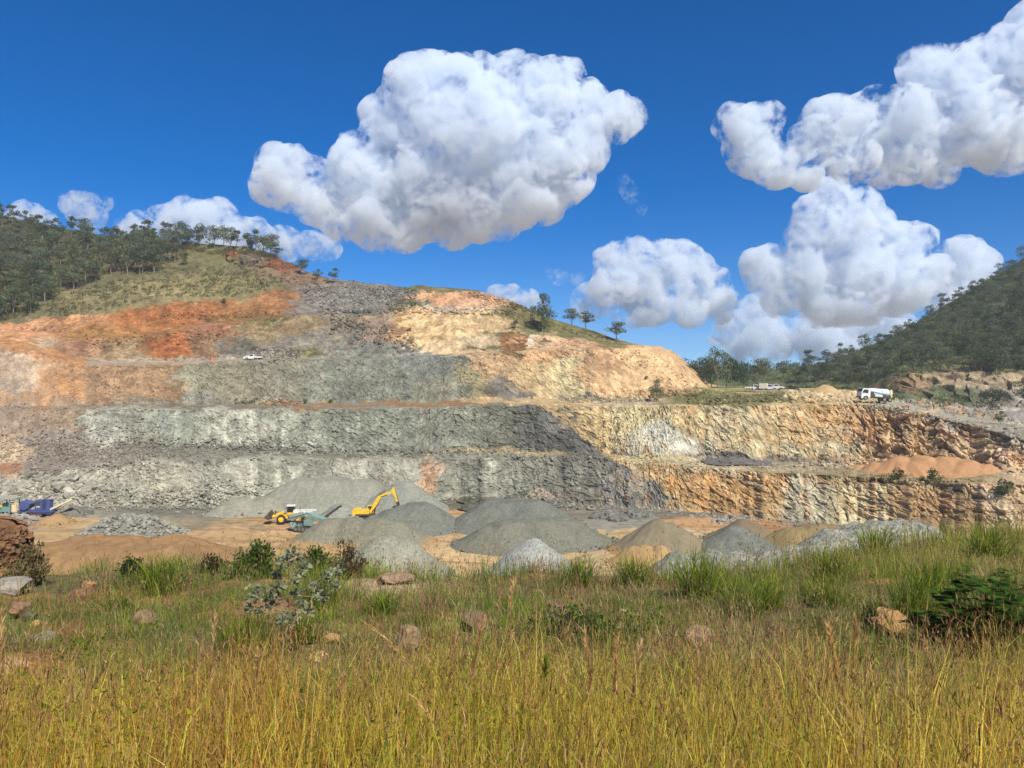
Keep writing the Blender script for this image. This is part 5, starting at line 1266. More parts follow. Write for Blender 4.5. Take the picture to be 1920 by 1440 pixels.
# dry straw clumps and dull green clumps standing out of it
cx_, cy_ = bank_pts(420, g, 7.5, 42)
sets = []
for j in range(len(cx_)):
    if bare(cx_[j:j + 1], cy_[j:j + 1])[0] > 0.4: continue
    m_ = int(g.integers(35, 90)); w = g.uniform(0.12, 0.34) * (0.8 + cy_[j] / 40)
    xx = cx_[j] + g.normal(0, w * .5, m_); yy = cy_[j] + g.normal(0, w * .5, m_)
    pal = [[(206, 184, 132), (190, 166, 112), (214, 196, 150)], [(128, 140, 74), (108, 124, 62), (146, 152, 84)], [(150, 160, 62), (134, 150, 54), (168, 176, 76)], [(178, 142, 112), (160, 124, 96), (188, 156, 124)]][int(g.choice(4, p=[.36, .30, .2, .14]))]
    cc_ = mixc(pal, g, m_); dd_ = np.stack([xx - cx_[j], yy - cy_[j]], -1)
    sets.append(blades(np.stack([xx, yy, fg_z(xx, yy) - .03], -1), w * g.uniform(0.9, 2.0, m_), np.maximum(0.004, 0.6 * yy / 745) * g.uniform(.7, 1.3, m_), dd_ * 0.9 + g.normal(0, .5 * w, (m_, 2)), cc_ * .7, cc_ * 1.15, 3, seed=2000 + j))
blade_obj('rough_grass', [B1, B2] + sets, 'mixed rough green and straw coloured grass covering the bank')

# low leafy weeds
herb = []
x, y = bank_pts(90000, g, 6.6, 30)
dn = fbm(x / 1.4, y / 1.7, 121, 4, 0.6)
k_ = (g.random(len(x)) < np.clip((dn - 0.48) * 6, 0, 1)) & (g.random(len(x)) > bare(x, y))
x, y, dn = x[k_], y[k_], dn[k_]; n = len(x)
c = mixc([(78, 92, 50), (66, 82, 46), (96, 108, 58), (60, 76, 48), (104, 108, 62)], g, n)
ps = y / 745
z = fg_z(x, y) + g.random(n) ** 1.3 * (0.10 + 0.5 * np.clip(dn - 0.48, 0, 1))
W1 = blades(np.stack([x, y, z], -1), g.normal(0.02, 0.02, n), np.maximum(0.016, 1.0 * ps) * g.uniform(0.7, 1.3, n), g.normal(0, 0.035, (n, 2)), c, c * 1.1, 2, seed=7)
cx_, cy_ = bank_pts(210, g, 7.6, 34)
for j in range(len(cx_)):
    if bare(cx_[j:j + 1], cy_[j:j + 1])[0] > 0.5: continue
    m_ = int(g.integers(120, 300)); w = g.uniform(0.18, 0.5) * (0.8 + cy_[j] / 40)
    q = g.normal(size=(m_, 3)); q /= np.linalg.norm(q, axis=1, keepdims=True); q *= (g.random(m_) ** .4)[:, None] * w
    xx = cx_[j] + q[:, 0]; yy = cy_[j] + q[:, 1]; zz = fg_z(xx, yy) + np.abs(q[:, 2]) * 0.75
    pal = [[(92, 112, 62), (78, 98, 54), (108, 124, 70)], [(112, 118, 88), (98, 106, 80), (126, 130, 98)], [(116, 138, 58), (98, 122, 52), (134, 152, 66)]][int(g.integers(0, 3))]
    cc_ = mixc(pal, g, m_)
    W1 = tuple(W1) if isinstance(W1, tuple) else W1
    wb = blades(np.stack([xx, yy, zz], -1), g.normal(0.015, 0.022, m_), np.maximum(0.016, 1.1 * yy / 745) * g.uniform(.7, 1.3, m_), g.normal(0, 0.04, (m_, 2)), cc_, cc_ * 1.15, 2, seed=3000 + j)
    herb.append(wb)
blade_obj('leafy_weeds', [W1] + herb, 'low dark leafy weeds among the rough grass')


def tussock(px, py, wpx, label, seed, green=1.0, n=240, hs=1.25):
    g = np.random.default_rng(seed)
    p = fg_at(px, py); Y = p.y; w = wpx / FPX * Y
    x = p.x + g.normal(0, w * 0.22, n); y = p.y + g.normal(0, w * 0.22, n)
    h = w * hs * g.uniform(0.55, 1.0, n)
    d = np.stack([x - p.x, y - p.y], -1); ln = np.stack([g.normal(0, 1, n), g.normal(0, 1, n)], -1) * w * 0.30 + d * 0.7
    c = mixc([(128, 144, 46), (110, 130, 42), (150, 160, 60), (92, 112, 42)], g, n) * green
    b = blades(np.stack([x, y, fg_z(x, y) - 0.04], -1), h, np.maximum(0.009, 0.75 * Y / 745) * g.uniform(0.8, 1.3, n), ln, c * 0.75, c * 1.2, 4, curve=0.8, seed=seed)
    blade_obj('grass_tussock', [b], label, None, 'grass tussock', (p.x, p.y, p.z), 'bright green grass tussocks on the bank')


for i, (px, py, w, lb) in enumerate([
    (305, 1112, 78, 'bright green tussock with tall straw plumes behind it, near the brown earth bank'), (225, 1160, 62, 'arching green tussock left of the half buried orange boulder'), (478, 1232, 90, 'large green tussock at the foot of the grey leaved sapling'), (438, 1215, 60, 'loose green tussock left of the tussock at the sapling foot'),
    (605, 1140, 80, 'tall bright tussock right of the grey leaved sapling'), (568, 1200, 66, 'dark green tussock close behind the trunk of the sapling'), (722, 1152, 50, 'single upright tussock below the smooth pale heap'), (1085, 1098, 56, 'yellow green tussock right of the small pointed pale heap'), (1185, 1100, 60, 'tussock with two long straw stems beside the pale gravel ridge end'),
    (1310, 1116, 90, 'wide yellow green tussock in front of the long gravel ridge'), (1390, 1160, 84, 'bright green tussock above the pinkish boulder'), (1440, 1140, 60, 'smaller bright tussock right of the one above the pinkish boulder'), (1560, 1092, 66, 'pale green tussock below the high gravel ridge'), (1545, 1140, 56, 'dull green tussock in the middle of the right hand grass slope'),
    (1705, 1160, 118, 'largest bright green tussock left of the dark feathery shrub'), (1760, 1125, 84, 'bright tussock behind the largest tussock by the feathery shrub'), (1640, 1040, 60, 'tussock on the crest of the grass below the high gravel ridge'), (1850, 1050, 70, 'pale tussock on the crest of the grass at far right')]):
    tussock(px, py, w, lb, 900 + i)

# ------------------------------------------------------------------ tall single stalks with feathery heads
M_STALK = M_GRASS


def stalk(path, Y, label, seed, color=(190, 160, 84), head=0.34, headc=(208, 172, 120), r=0.0055, dens=1.0):
    g = np.random.default_rng(seed)
    pts = [np.array(P(px, py, Y + dy)) for px, py, dy in [(p[0], p[1], p[2] if len(p) > 2 else 0.0) for p in path]]
    # root the stem in the ground below its lowest visible point
    lo = pts[0]; zg = float(fg_z(lo[0], lo[1])); dirn = pts[0] - pts[1]
    if lo[2] > zg: pts.insert(0, np.array([lo[0] + dirn[0] * 0.2, lo[1], zg - 0.05]))
    pts = np.array(pts)
    s = np.concatenate([[0], np.cumsum(np.linalg.norm(np.diff(pts, axis=0), axis=1))]); L = s[-1]
    q = np.linspace(0, L, 16); sm = np.stack([np.interp(q, s, pts[:, k]) for k in range(3)], -1)
    for _ in range(3): sm[1:-1] = sm[1:-1] * 0.5 + (sm[:-2] + sm[2:]) * 0.25
    org = sm[0].copy()
    V, F = tube_arrays(sm - org, np.linspace(r, r * 0.45, 16), 5)
    o = link('grass_stalk', np_mesh('grass_stalk', V, F, np.broadcast_to(lin(color) * K * 1.5, (len(V), 3))), M_STALK)
    o.location = org
    tag(o, label, 'grass stalk', 'tall single grass stalks')
    n = int(150 * dens)
    t = 1 - head * g.random(n) ** 0.8
    b = np.stack([np.interp(t * L, q, sm[:, k]) for k in range(3)], -1) - org
    hc = mixc([headc, tuple(np.array(headc) * 0.8), tuple(np.minimum(np.array(headc) * 1.15, 235))], g, n)
    tang = sm[-1] - sm[-6]; tang /= np.linalg.norm(tang)
    ll = 0.03 + 0.06 * g.random(n)
    lean_ = tang[:2] * ll[:, None] + g.normal(0, 0.016, (n, 2))
    v, q_, t_, c_ = blades(b, ll * max(0.1, tang[2]) , np.full(n, 0.006), lean_, hc, hc * 1.1, 2, seed=seed, curve=0.2)
    hd = link('seed_head', np_mesh('seed_head', v, [q_, t_], c_), M_STALK, o)
    # two narrow leaves
    nl = 3
    tb = g.uniform(0.25, 0.6, nl); bb = np.stack([np.interp(tb * L, q, sm[:, k]) for k in range(3)], -1) - org
    lc = mixc([(170, 156, 76), (150, 140, 66)], g, nl)
    for j in range(nl):
        v, q_, t_, c_ = blades(bb[j:j + 1], np.full(1, 0.10), np.full(1, 0.008), g.normal(0, 0.16, (1, 2)), lc[j:j + 1], lc[j:j + 1], 4, seed=seed * 7 + j)
        link('leaf', np_mesh('leaf', v, [q_, t_], c_), M_STALK, o)


stalk([(92, 1442), (150, 1330), (205, 1236)], 4.3, 'bright tan stalk leaning far right in the bottom left corner', 1)
stalk([(372, 1442), (392, 1310), (403, 1160)], 4.6, 'straight yellow stalk with a narrow brown head left of the sapling', 2)
stalk([(468, 1440), (478, 1330), (484, 1222)], 4.4, 'pale yellow stalk standing directly below the sapling', 3, color=(196, 180, 84), head=0.2)
stalk([(590, 1440), (618, 1350), (645, 1270)], 4.3, 'yellow stalk leaning right below the tussock beside the sapling', 4, color=(196, 180, 84), head=0.15)
stalk([(4, 1440), (5, 1300), (3, 1150)], 4.2, 'pale pinkish stalk at the very left edge', 5, color=(206, 168, 110))
stalk([(118, 1442), (150, 1400), (176, 1362)], 3.9, 'short tan stalk leaning right below the far leaning one at bottom left', 15, dens=0.6)
stalk([(874, 1442), (825, 1340), (770, 1248), (728, 1196), (684, 1168)], 4.4, 'long stalk arching far to the left in front of the round boulder', 6, head=0.45)
stalk([(858, 1440), (815, 1350), (772, 1306)], 4.2, 'shorter stalk bending left just below the long arching stalk', 16, head=0.4, color=(206, 180, 100))
stalk([(960, 1442), (963, 1300), (958, 1200), (950, 1145), (966, 1092)], 4.8, 'tallest thin stalk with a kinked tip below the small pointed heap', 7, head=0.3)
stalk([(866, 1420), (884, 1270), (906, 1157)], 4.7, 'stalk with a thick brown head leaning right, right of the round boulder', 8, headc=(200, 156, 112), dens=1.6)
stalk([(830, 1420), (838, 1300), (856, 1195)], 4.7, 'slender forked looking stalk next to the thick headed one', 18, headc=(200, 156, 112))
stalk([(1088, 1442), (1110, 1290), (1096, 1185)], 4.5, 'tan stalk curving left at its top below the vine patch', 9, headc=(206, 164, 118), dens=1.4)
stalk([(1010, 1440), (1018, 1330), (1024, 1240)], 4.3, 'green stalk standing below the white flowered vine', 19, color=(150, 158, 50), head=0.1, headc=(140, 150, 60))
stalk([(1146, 1400), (1152, 1290), (1158, 1203)], 4.7, 'upright brown headed stalk below the end of the vine patch', 10, headc=(206, 162, 112), dens=1.4)
stalk([(1178, 1400), (1185, 1300), (1203, 1212)], 4.7, 'stalk curving right beside the upright brown headed one', 11, headc=(208, 168, 122))
stalk([(1614, 1442), (1588, 1340), (1568, 1270), (1556, 1182)], 4.2, 'thick straw coloured stalk with a long ragged head on the right', 12, headc=(206, 164, 108), dens=2.2, r=0.006)
stalk([(1600, 1400), (1601, 1290), (1603, 1165)], 4.6, 'thin straight stalk just right of the thick straw coloured stalk', 13, head=0.15)
stalk([(1768, 1442), (1764, 1330), (1748, 1255), (1736, 1212)], 4.2, 'yellow stalk leaning left with a pale head below the feathery shrub', 14, headc=(206, 168, 118), dens=1.5, r=0.0055)
stalk([(1316, 1440), (1312, 1330), (1308, 1215)], 4.5, 'stalk in front of the pinkish boulder', 20, headc=(208, 168, 122))
stalk([(1840, 1440), (1855, 1360), (1872, 1290)], 4.0, 'fluffy brown headed stalk in the bottom right corner', 21, headc=(206, 160, 106), dens=2.0)
# ------------------------------------------------------------------ boulders in the foreground
def boulder(px, py, wpx, label, color, seed, squash=0.75, name='boulder', cat='boulder', sink=0.28, Y=None, sub=4, rough=0.22):
    p = fg_at(px, py) if Y is None else P(px, py, Y)
    w = wpx / FPX * p.y * 0.58
    V, F = ico_arrays(sub)
    g = np.random.default_rng(seed)
    D = V.copy()
    s = np.ones(len(V))
    for k in range(16):                                  # chip flat faces off it
        d = g.normal(size=3); d /= np.linalg.norm(d); c = g.uniform(0.58, 0.9)
        q = D @ d
        D = np.where((q > c)[:, None], D - (q - c)[:, None] * d, D)
    D = D * (1 + rough * (fbm(V[:, 0] * 2.2 + seed, V[:, 1] * 2.2 + V[:, 2] * 1.7, seed, 4, 0.6) - 0.5)[:, None] * 1.6)
    D = D * np.array([w, w * 0.9, w * squash])
    cc = lin(color) * K * (0.75 + 0.5 * fbm(V[:, 0] * 3 + seed, V[:, 2] * 3 + V[:, 1] * 2, seed + 3, 4, 0.6))[:, None]
    o = link(name, np_mesh(name, D, F, cc), M_STONE)
    o.location = (p.x, p.y, p.z + w * squash * (1 - sink)); o.rotation_euler = (0, 0, g.uniform(0, 6))
    return tag(o, label, cat)


boulder(762, 1222, 54, 'rounded tan boulder among dry stems below the smooth pale heap', (166, 142, 112), 1, 0.95, sink=0.2)
boulder(1308, 1222, 56, 'pinkish tan boulder between the grass and the yellow green tussocks', (174, 144, 114), 2, 0.9, sink=0.25)
boulder(892, 1182, 58, 'dull brown boulder half hidden in grass right of the rounded tan one', (146, 122, 96), 3, 0.7)
boulder(1046, 1152, 46, 'reddish brown boulder above the white flowered vine', (146, 114, 90), 4, 0.6)
boulder(1168, 1156, 17, 'small pale stone right of the reddish brown boulder', (190, 166, 134), 5, 0.8)
boulder(1006, 1115, 24, 'flat tan stone in the grass below the small pointed heap', (170, 136, 98), 6, 0.5)
boulder(276, 1178, 46, 'orange boulder half buried right of the arching tussock', (150, 122, 98), 7, 0.8)
boulder(166, 1110, 24, 'small orange stone standing on the left bank', (204, 156, 110), 8, 0.9, sink=0.1)
boulder(152, 1126, 40, 'brown clod under the small orange stone', (140, 106, 80), 9, 0.6)
boulder(38, 1158, 44, 'brown pitted rock on the bare earth at the left', (150, 116, 92), 10, 0.7)
boulder(56, 1164, 26, 'dark grey rock beside the brown pitted rock', (110, 100, 92), 11, 0.8)
boulder(66, 1178, 18, 'small ochre stone below the dark grey rock', (204, 160, 110), 12, 0.9)
boulder(80, 1205, 44, 'grey blue weathered stone on the bare earth', (140, 136, 130), 13, 0.5)
boulder(22, 1268, 52, 'pale orange stone at the left edge behind the tall grass', (206, 160, 124), 14, 0.7)
boulder(598, 1238, 40, 'flat cream stone below the tussock right of the sapling', (196, 166, 122), 15, 0.45)
boulder(622, 1205, 34, 'tan broken stone above the flat cream stone', (190, 150, 104), 16, 0.6)
boulder(644, 1076, 30, 'orange rock below the brown dry shrub', (190, 138, 96), 17, 0.8)
boulder(740, 1094, 60, 'low grey brown clod bank on the sandy ledge', (160, 134, 110), 18, 0.4, rough=0.5)
boulder(22, 1112, 74, 'flat pale grey slab at the left edge', (158, 150, 138), 19, 0.4, name='rock_slab', cat='rock slab', sink=0.3)
boulder(1672, 1192, 70, 'bare ochre earth mound left of the feathery shrub', (176, 138, 90), 20, 0.7, name='earth_mound', cat='earth mound', rough=0.45)
boulder(150, 1270, 26, 'small pale stone in the grass of the left corner', (186, 160, 136), 21, 0.6)


# overhanging mound of red earth and rock at the left edge
def earth_bluff():
    X0, Y0 = P(-20, 1075, 23.5).x, 23.5
    nu, nv = 90, 60
    U, Vv = np.meshgrid(np.linspace(0, 2 * np.pi, nu), np.linspace(0, 1, nv))
    prof = np.interp(Vv, [0, 0.35, 0.62, 0.8, 0.92, 1.0], [1.05, 0.86, 0.92, 0.84, 0.5, 0.0]); zz = np.interp(Vv, [0, 0.4, 0.65, 0.82, 0.94, 1.0], [-0.6, 0.45, 1.15, 1.6, 1.82, 1.88])
    r = prof * 0.78 * (1.75 + 0.8 * (fbm(np.cos(U) * 1.4 + 5, np.sin(U) * 1.4 + zz * 0.8, 901, 4) - 0.5))
    h, c, e = facet(U * 4.5, zz * 3.4, 903); h2, c2, e2 = facet(U * 12, zz * 9, 905)
    r = np.maximum(r + (h * 0.10 + h2 * 0.13) * np.clip(prof * 2, 0, 1), 0.0)
    V = np.stack([r * np.cos(U) * 1.0, r * np.sin(U) * 0.8, zz * 0.92 + 0.1 * h], -1).reshape(-1, 3)
    col = (lin((128, 96, 70)) * K * (0.7 + 0.5 * c + 0.3 * c2)[..., None]).reshape(-1, 3)
    o = link('earth_bluff', np_mesh('earth_bluff', V, grid_faces(nv, nu), col), M_STONE)
    o.location = (X0, Y0, float(fg_z(X0, Y0)))
    tag(o, 'crumbling red brown earth mound with overhanging shaded front at the left edge', 'earth mound')


earth_bluff()


# ------------------------------------------------------------------ shrubs of the foreground
def leaf_cards(g, c, d, n_each, length, width, color, var=0.25, spread=0.6):
    """pointed oval leaves around twig ends c with direction d; 6-sided"""
    m = len(c) * n_each
    cc = np.repeat(c, n_each, 0) + g.normal(0, length * 0.5, (m, 3)); dd = np.repeat(d, n_each, 0) + g.normal(0, spread, (m, 3))
    dd /= np.linalg.norm(dd, axis=1, keepdims=True)
    s = np.cross(dd, g.normal(size=(m, 3))); s /= np.maximum(np.linalg.norm(s, axis=1, keepdims=True), 1e-9)
    L = length * g.uniform(0.7, 1.25, m)[:, None]; W = width * g.uniform(0.8, 1.2, m)[:, None]
    nn = np.cross(s, dd)
    V = np.stack([cc, cc + dd * L * .3 + s * W * .5 + nn * W * .1, cc + dd * L * .7 + s * W * .42 + nn * W * .1, cc + dd * L, cc + dd * L * .7 - s * W * .42 + nn * W * .1, cc + dd * L * .3 - s * W * .5 + nn * W * .1], 1)
    i = (np.arange(m) * 6)[:, None]
    F = np.concatenate([i + np.array([[0, 1, 2, 3]]), i + np.array([[0, 3, 4, 5]])])
    C = lin(color) * K * (1 + (g.random((m, 1)) - 0.5) * 2 * var)
    return V.reshape(-1, 3), F, np.repeat(C, 6, 0)


def sapling():
    g = np.random.default_rng(31)
    b = fg_at(528, 1244); Y = b.y
    at = lambda x, y, dy=0.0: np.array(P(x, y, Y + dy)) - np.array(b)
    e = empty('grey_sapling', b, 0, 'slender sapling with blue grey round leaves standing before the bank shrubs', 'sapling')
    tr = [np.array([0, 0, -0.15]), at(530, 1215), at(537, 1165, .02), at(540, 1120, .03), at(545, 1080, .0), at(548, 1052)]
    parts = [tube_arrays(tr, [0.014, 0.013, 0.011, 0.009, 0.006, 0.003], 6)]
    tips = []
    for st, ends in ((at(538, 1150), [(478, 1118), (470, 1140), (490, 1148), (505, 1112), (520, 1120), (480, 1105), (512, 1135), (498, 1125)]), (at(541, 1112), [(598, 1108), (612, 1078), (632, 1070), (606, 1120), (590, 1118), (622, 1098), (586, 1098)]), (at(545, 1085), [(528, 1052), (560, 1050), (552, 1038), (536, 1066), (564, 1072), (575, 1062), (540, 1045), (522, 1078), (556, 1090), (530, 1098)]), (at(536, 1180), [(524, 1168), (546, 1172), (536, 1160), (552, 1160)]), (at(539, 1135), [(562, 1130), (572, 1145), (520, 1100), (555, 1118)])):
        for (x, y) in ends:
            t = at(x, y, g.normal(0, 0.12)); parts.append(tube_arrays([st, (st + t) / 2 + np.array([0, 0, -.02]), t], [0.005, 0.0035, 0.0015], 4)); tips.append((t, t - st))
    V, F = join_arrays(parts)
    link('trunk', np_mesh('trunk', V, F, np.broadcast_to(lin((170, 148, 122)) * K, (len(V), 3))), M_BARK, e)
    c = np.array([t[0] for t in tips]); d = np.array([t[1] / np.linalg.norm(t[1]) for t in tips])
    V, F, C = leaf_cards(g, c, d, 24, 0.075, 0.052, (178, 182, 146), 0.3, 0.8)
    link('leaves', np_mesh('leaves', V, F, C), M_GRASS, e)


sapling()


def bush(px, py, wpx, hpx, label, color, seed, leaf=0.07, n=900, name='green_bush', cat='bush', twig=(120, 100, 78), Y=None, up=0.5, spikes=5):
    g = np.random.default_rng(seed)
    b = fg_at(px, py) if Y is None else P(px, py, Y); w = wpx / FPX * b.y / 2; h = hpx / FPX * b.y
    e = empty(name, b, 0, label, cat)
    parts, tips = [], []
    for k in range(26):
        a = g.uniform(0, 6.28); r = w * g.random() ** 0.6; z = h * (0.35 + 0.65 * g.random()) * (1 - 0.45 * (r / w) ** 2)
        if k < spikes: r *= 0.5; z = h * g.uniform(0.9, 1.1)
        t = np.array([r * math.cos(a), r * math.sin(a) * 0.8, z]); parts.append(tube_arrays([np.array([0, 0, -.1]), t * np.array([.4, .4, .55]), t], [0.014, 0.009, 0.003], 4)); tips.append(t)
        for j in range(4):
            q = t * g.uniform(0.55, 0.95) + g.normal(0, 0.12 * w, 3); tips.append(q)
    V, F = join_arrays(parts)
    link('stems', np_mesh('stems', V, F, np.broadcast_to(lin(twig) * K, (len(V), 3))), M_BARK, e)
    c = np.array(tips); c[:, 2] = np.maximum(c[:, 2], 0.04); d = c / np.linalg.norm(c, axis=1, keepdims=True) + np.array([0, 0, up])
    per = max(2, int(n * 2.2) // len(c))
    V, F, C = leaf_cards(g, c + 0, d, per, leaf, leaf * 0.55, color, 0.35, 0.9)
    V = V.reshape(-1, 6, 3); V += np.repeat(g.normal(0, 0.07 * w, (len(V), 3)), 6, 0).reshape(-1, 6, 3)
    link('leaves', np_mesh('leaves', V.reshape(-1, 3), F, C), M_GRASS, e)


bush(478, 1085, 118, 56, 'dark green leafy bush on the edge of the bank left of the sapling top', (104, 128, 62), 41, 0.10, 1500)
bush(600, 1078, 100, 44, 'green bush on the edge of the bank right of the sapling top', (108, 132, 64), 42, 0.10, 1100)
bush(548, 1068, 60, 40, 'bush behind the top of the sapling', (110, 132, 66), 47, 0.09, 700)
bush(656, 1085, 62, 62, 'brown drying shrub beside the smooth pale heap', (132, 118, 88), 43, 0.07, 700, name='dry_shrub', cat='shrub')
bush(105, 1070, 44, 34, 'small dark bush in front of the brown earth bank', (88, 100, 60), 44, 0.09, 420)
bush(250, 1082, 60, 30, 'low dark bush on the bank left of the straw plumed tussock', (84, 98, 56), 45, 0.08, 500)
bush(398, 1075, 52, 28, 'brownish low bush at the foot of the brown earth bank', (104, 100, 66), 46, 0.08, 420)
bush(1478, 1060, 44, 26, 'small light green plant in front of the long gravel ridge', (112, 130, 88), 48, 0.12, 260)
bush(1640, 1180, 60, 40, 'fresh green leafy plant beside the ochre earth mound', (110, 130, 58), 49, 0.05, 700)
bush(1455, 1225, 70, 60, 'straw coloured dead shrub right of the pinkish boulder', (186, 160, 120), 50, 0.03, 500, name='dry_shrub', cat='shrub', twig=(170, 146, 112))
bush(1530, 1215, 60, 44, 'bright lime leaved plant right of the straw coloured shrub', (124, 140, 56), 51, 0.05, 420)
bush(1740, 1010, 90, 40, 'dry brown shrub on the crest of the grass below the brown rock face', (150, 138, 84), 52, 0.08, 500, name='dry_shrub', cat='shrub')


# dark feathery shrubs on the right: pinnate fronds
def feather_shrub(px, py, wpx, hpx, label, seed, n=34, color=(92, 124, 54), Y=None):
    g = np.random.default_rng(seed)
    b = fg_at(px, py) if Y is None else P(px, py, Y); w = wpx / FPX * b.y / 2; h = hpx / FPX * b.y
    e = empty('feathery_shrub', b, 0, label, 'shrub', 'dark feathery shrubs')
    parts, LV, LF, LC, nn = [], [], [], [], 0
    for k in range(n):
        a = g.uniform(0, 6.28); r = w * g.random() ** 0.5 * 0.8; z = h * (0.25 + 0.7 * g.random()) * (1 - 0.35 * (r / w) ** 2)
        t = np.array([r * math.cos(a), r * math.sin(a) * 0.8, z]); parts.append(tube_arrays([np.array([0, 0, -.1]), t * np.array([.5, .5, .6]), t], [0.016, 0.01, 0.004], 4))
        for f in range(7):                               # a whorl of fronds at every stem end
            fa = g.uniform(0, 6.28); L = g.uniform(0.18, 0.30)
            d = np.array([math.cos(fa), math.sin(fa), g.uniform(0.0, 0.6)]); d /= np.linalg.norm(d)
            s = np.cross(d, [0, 0, 1.0]); s /= np.linalg.norm(s)
            q = np.linspace(0.12, 1, 11); ax = t + d * (q * L)[:, None] + np.array([0, 0, -1]) * (q ** 2 * L * 0.35)[:, None]
            for sg in (-1, 1):
                wl = 0.075 * np.sin(np.pi * np.clip(q, 0.1, 0.95)) ** 0.6
                p0 = ax; p1 = ax + (s * sg * wl[:, None] + d * 0.02); tw = d * 0.009
                v = np.stack([p0 - tw, p0 + tw, p1 + tw * .7, p1 - tw * .7], 1); LV.append(v.reshape(-1, 3)); LF.append(np.arange(len(q) * 4).reshape(-1, 4) + nn); nn += len(q) * 4
                LC.append(np.broadcast_to(lin(color) * K * g.uniform(0.6, 1.5), (len(q) * 4, 3)))
    V, F = join_arrays(parts)
    link('stems', np_mesh('stems', V, F, np.broadcast_to(lin((110, 92, 70)) * K, (len(V), 3))), M_BARK, e)
    link('fronds', np_mesh('fronds', np.concatenate(LV), np.concatenate(LF), np.concatenate(LC)), M_GRASS, e)


feather_shrub(1850, 1225, 250, 140, 'big dark feathery shrub at the right edge above the golden grass', 61, 120)
feather_shrub(1808, 1120, 70, 62, 'small upright feathery shrub left of and above the big one', 62, 14)
feather_shrub(1905, 1130, 90, 70, 'feathery shrub behind the big one, cut by the right edge', 63, 18)
feather_shrub(1740, 1200, 90, 56, 'low spreading feathery shrub left of the big one', 64, 16)


# creeping vine with lime green young leaves and tiny white flowers
def vine(px, py, wx, wy, n, label, seed, flowers=200, color=(84, 112, 54), young=(150, 172, 52)):
    g = np.random.default_rng(seed)
    b = fg_at(px, py)
    x = b.x + g.normal(0, wx, n); y = b.y + g.normal(0, wy, n); z = fg_z(x, y) + 0.05 + np.abs(g.normal(0, 0.13, n)) + 0.20 * np.exp(-((x - b.x) / wx) ** 2)
    e = empty('creeping_vine', b, 0, label, 'vine')
    V, F, C = leaf_cards(g, np.stack([x, y, z], -1) - np.array(b), np.tile([0.2, -0.4, 0.6], (n, 1)), 1, 0.05, 0.045, color, 0.35, 0.9)
    yg = np.repeat(g.random(n) < 0.10, 6); C[yg] = lin(young) * K
    link('leaves', np_mesh('leaves', V, F, C), M_GRASS, e)
    if flowers:
        i = g.integers(0, n, flowers); p = np.stack([x[i], y[i] - 0.03, z[i] + 0.03], -1) - np.array(b)
        V, F, C = leaf_cards(g, p, np.tile([0, -0.5, 0.6], (flowers, 1)), 1, 0.016, 0.016, (240, 240, 225), 0.05, 0.6)
        link('flowers', np_mesh('flowers', V, F, C), M_GRASS, e)
    st = [tube_arrays([np.array([(k - 3) * wx * 0.5, g.normal(0, wy), 0.12]), np.array([(k - 3) * wx * 0.5 + .2, g.normal(0, wy), 0.2]), np.array([(k - 3) * wx * 0.5 + .5, g.normal(0, wy), 0.16])], [.006, .005, .003], 4) for k in range(6)]
    V, F = join_arrays(st)
    link('stems', np_mesh('stems', V, F, np.broadcast_to(lin((110, 110, 66)) * K, (len(V), 3))), M_BARK, e)


vine(1070, 1205, 0.62, 0.35, 2600, 'dark green creeping vine with tiny white flowers below the reddish brown boulder', 71)
vine(1160, 1200, 0.45, 0.25, 420, 'trailing vine with lime young leaves right of the white flowered one', 72, 0, (110, 130, 50))
vine(1230, 1200, 0.3, 0.2, 260, 'short vine with lime leaves left of the pinkish boulder', 74, 0, (120, 140, 50))
vine(155, 1245, 0.3, 0.2, 200, 'little lime leaved vine on the left bank above the tall grass', 73, 0, (130, 140, 44))
bush(60, 1100, 80, 70, 'dry pale brushwood in front of the crumbling earth mound', (150, 136, 96), 53, 0.10, 420, name='dry_shrub', cat='shrub', twig=(170, 150, 116))
vine(280, 1105, 0.7, 0.5, 900, 'leafy green vine below the straw plumed tussock on the left bank', 75, 0, (84, 104, 50))
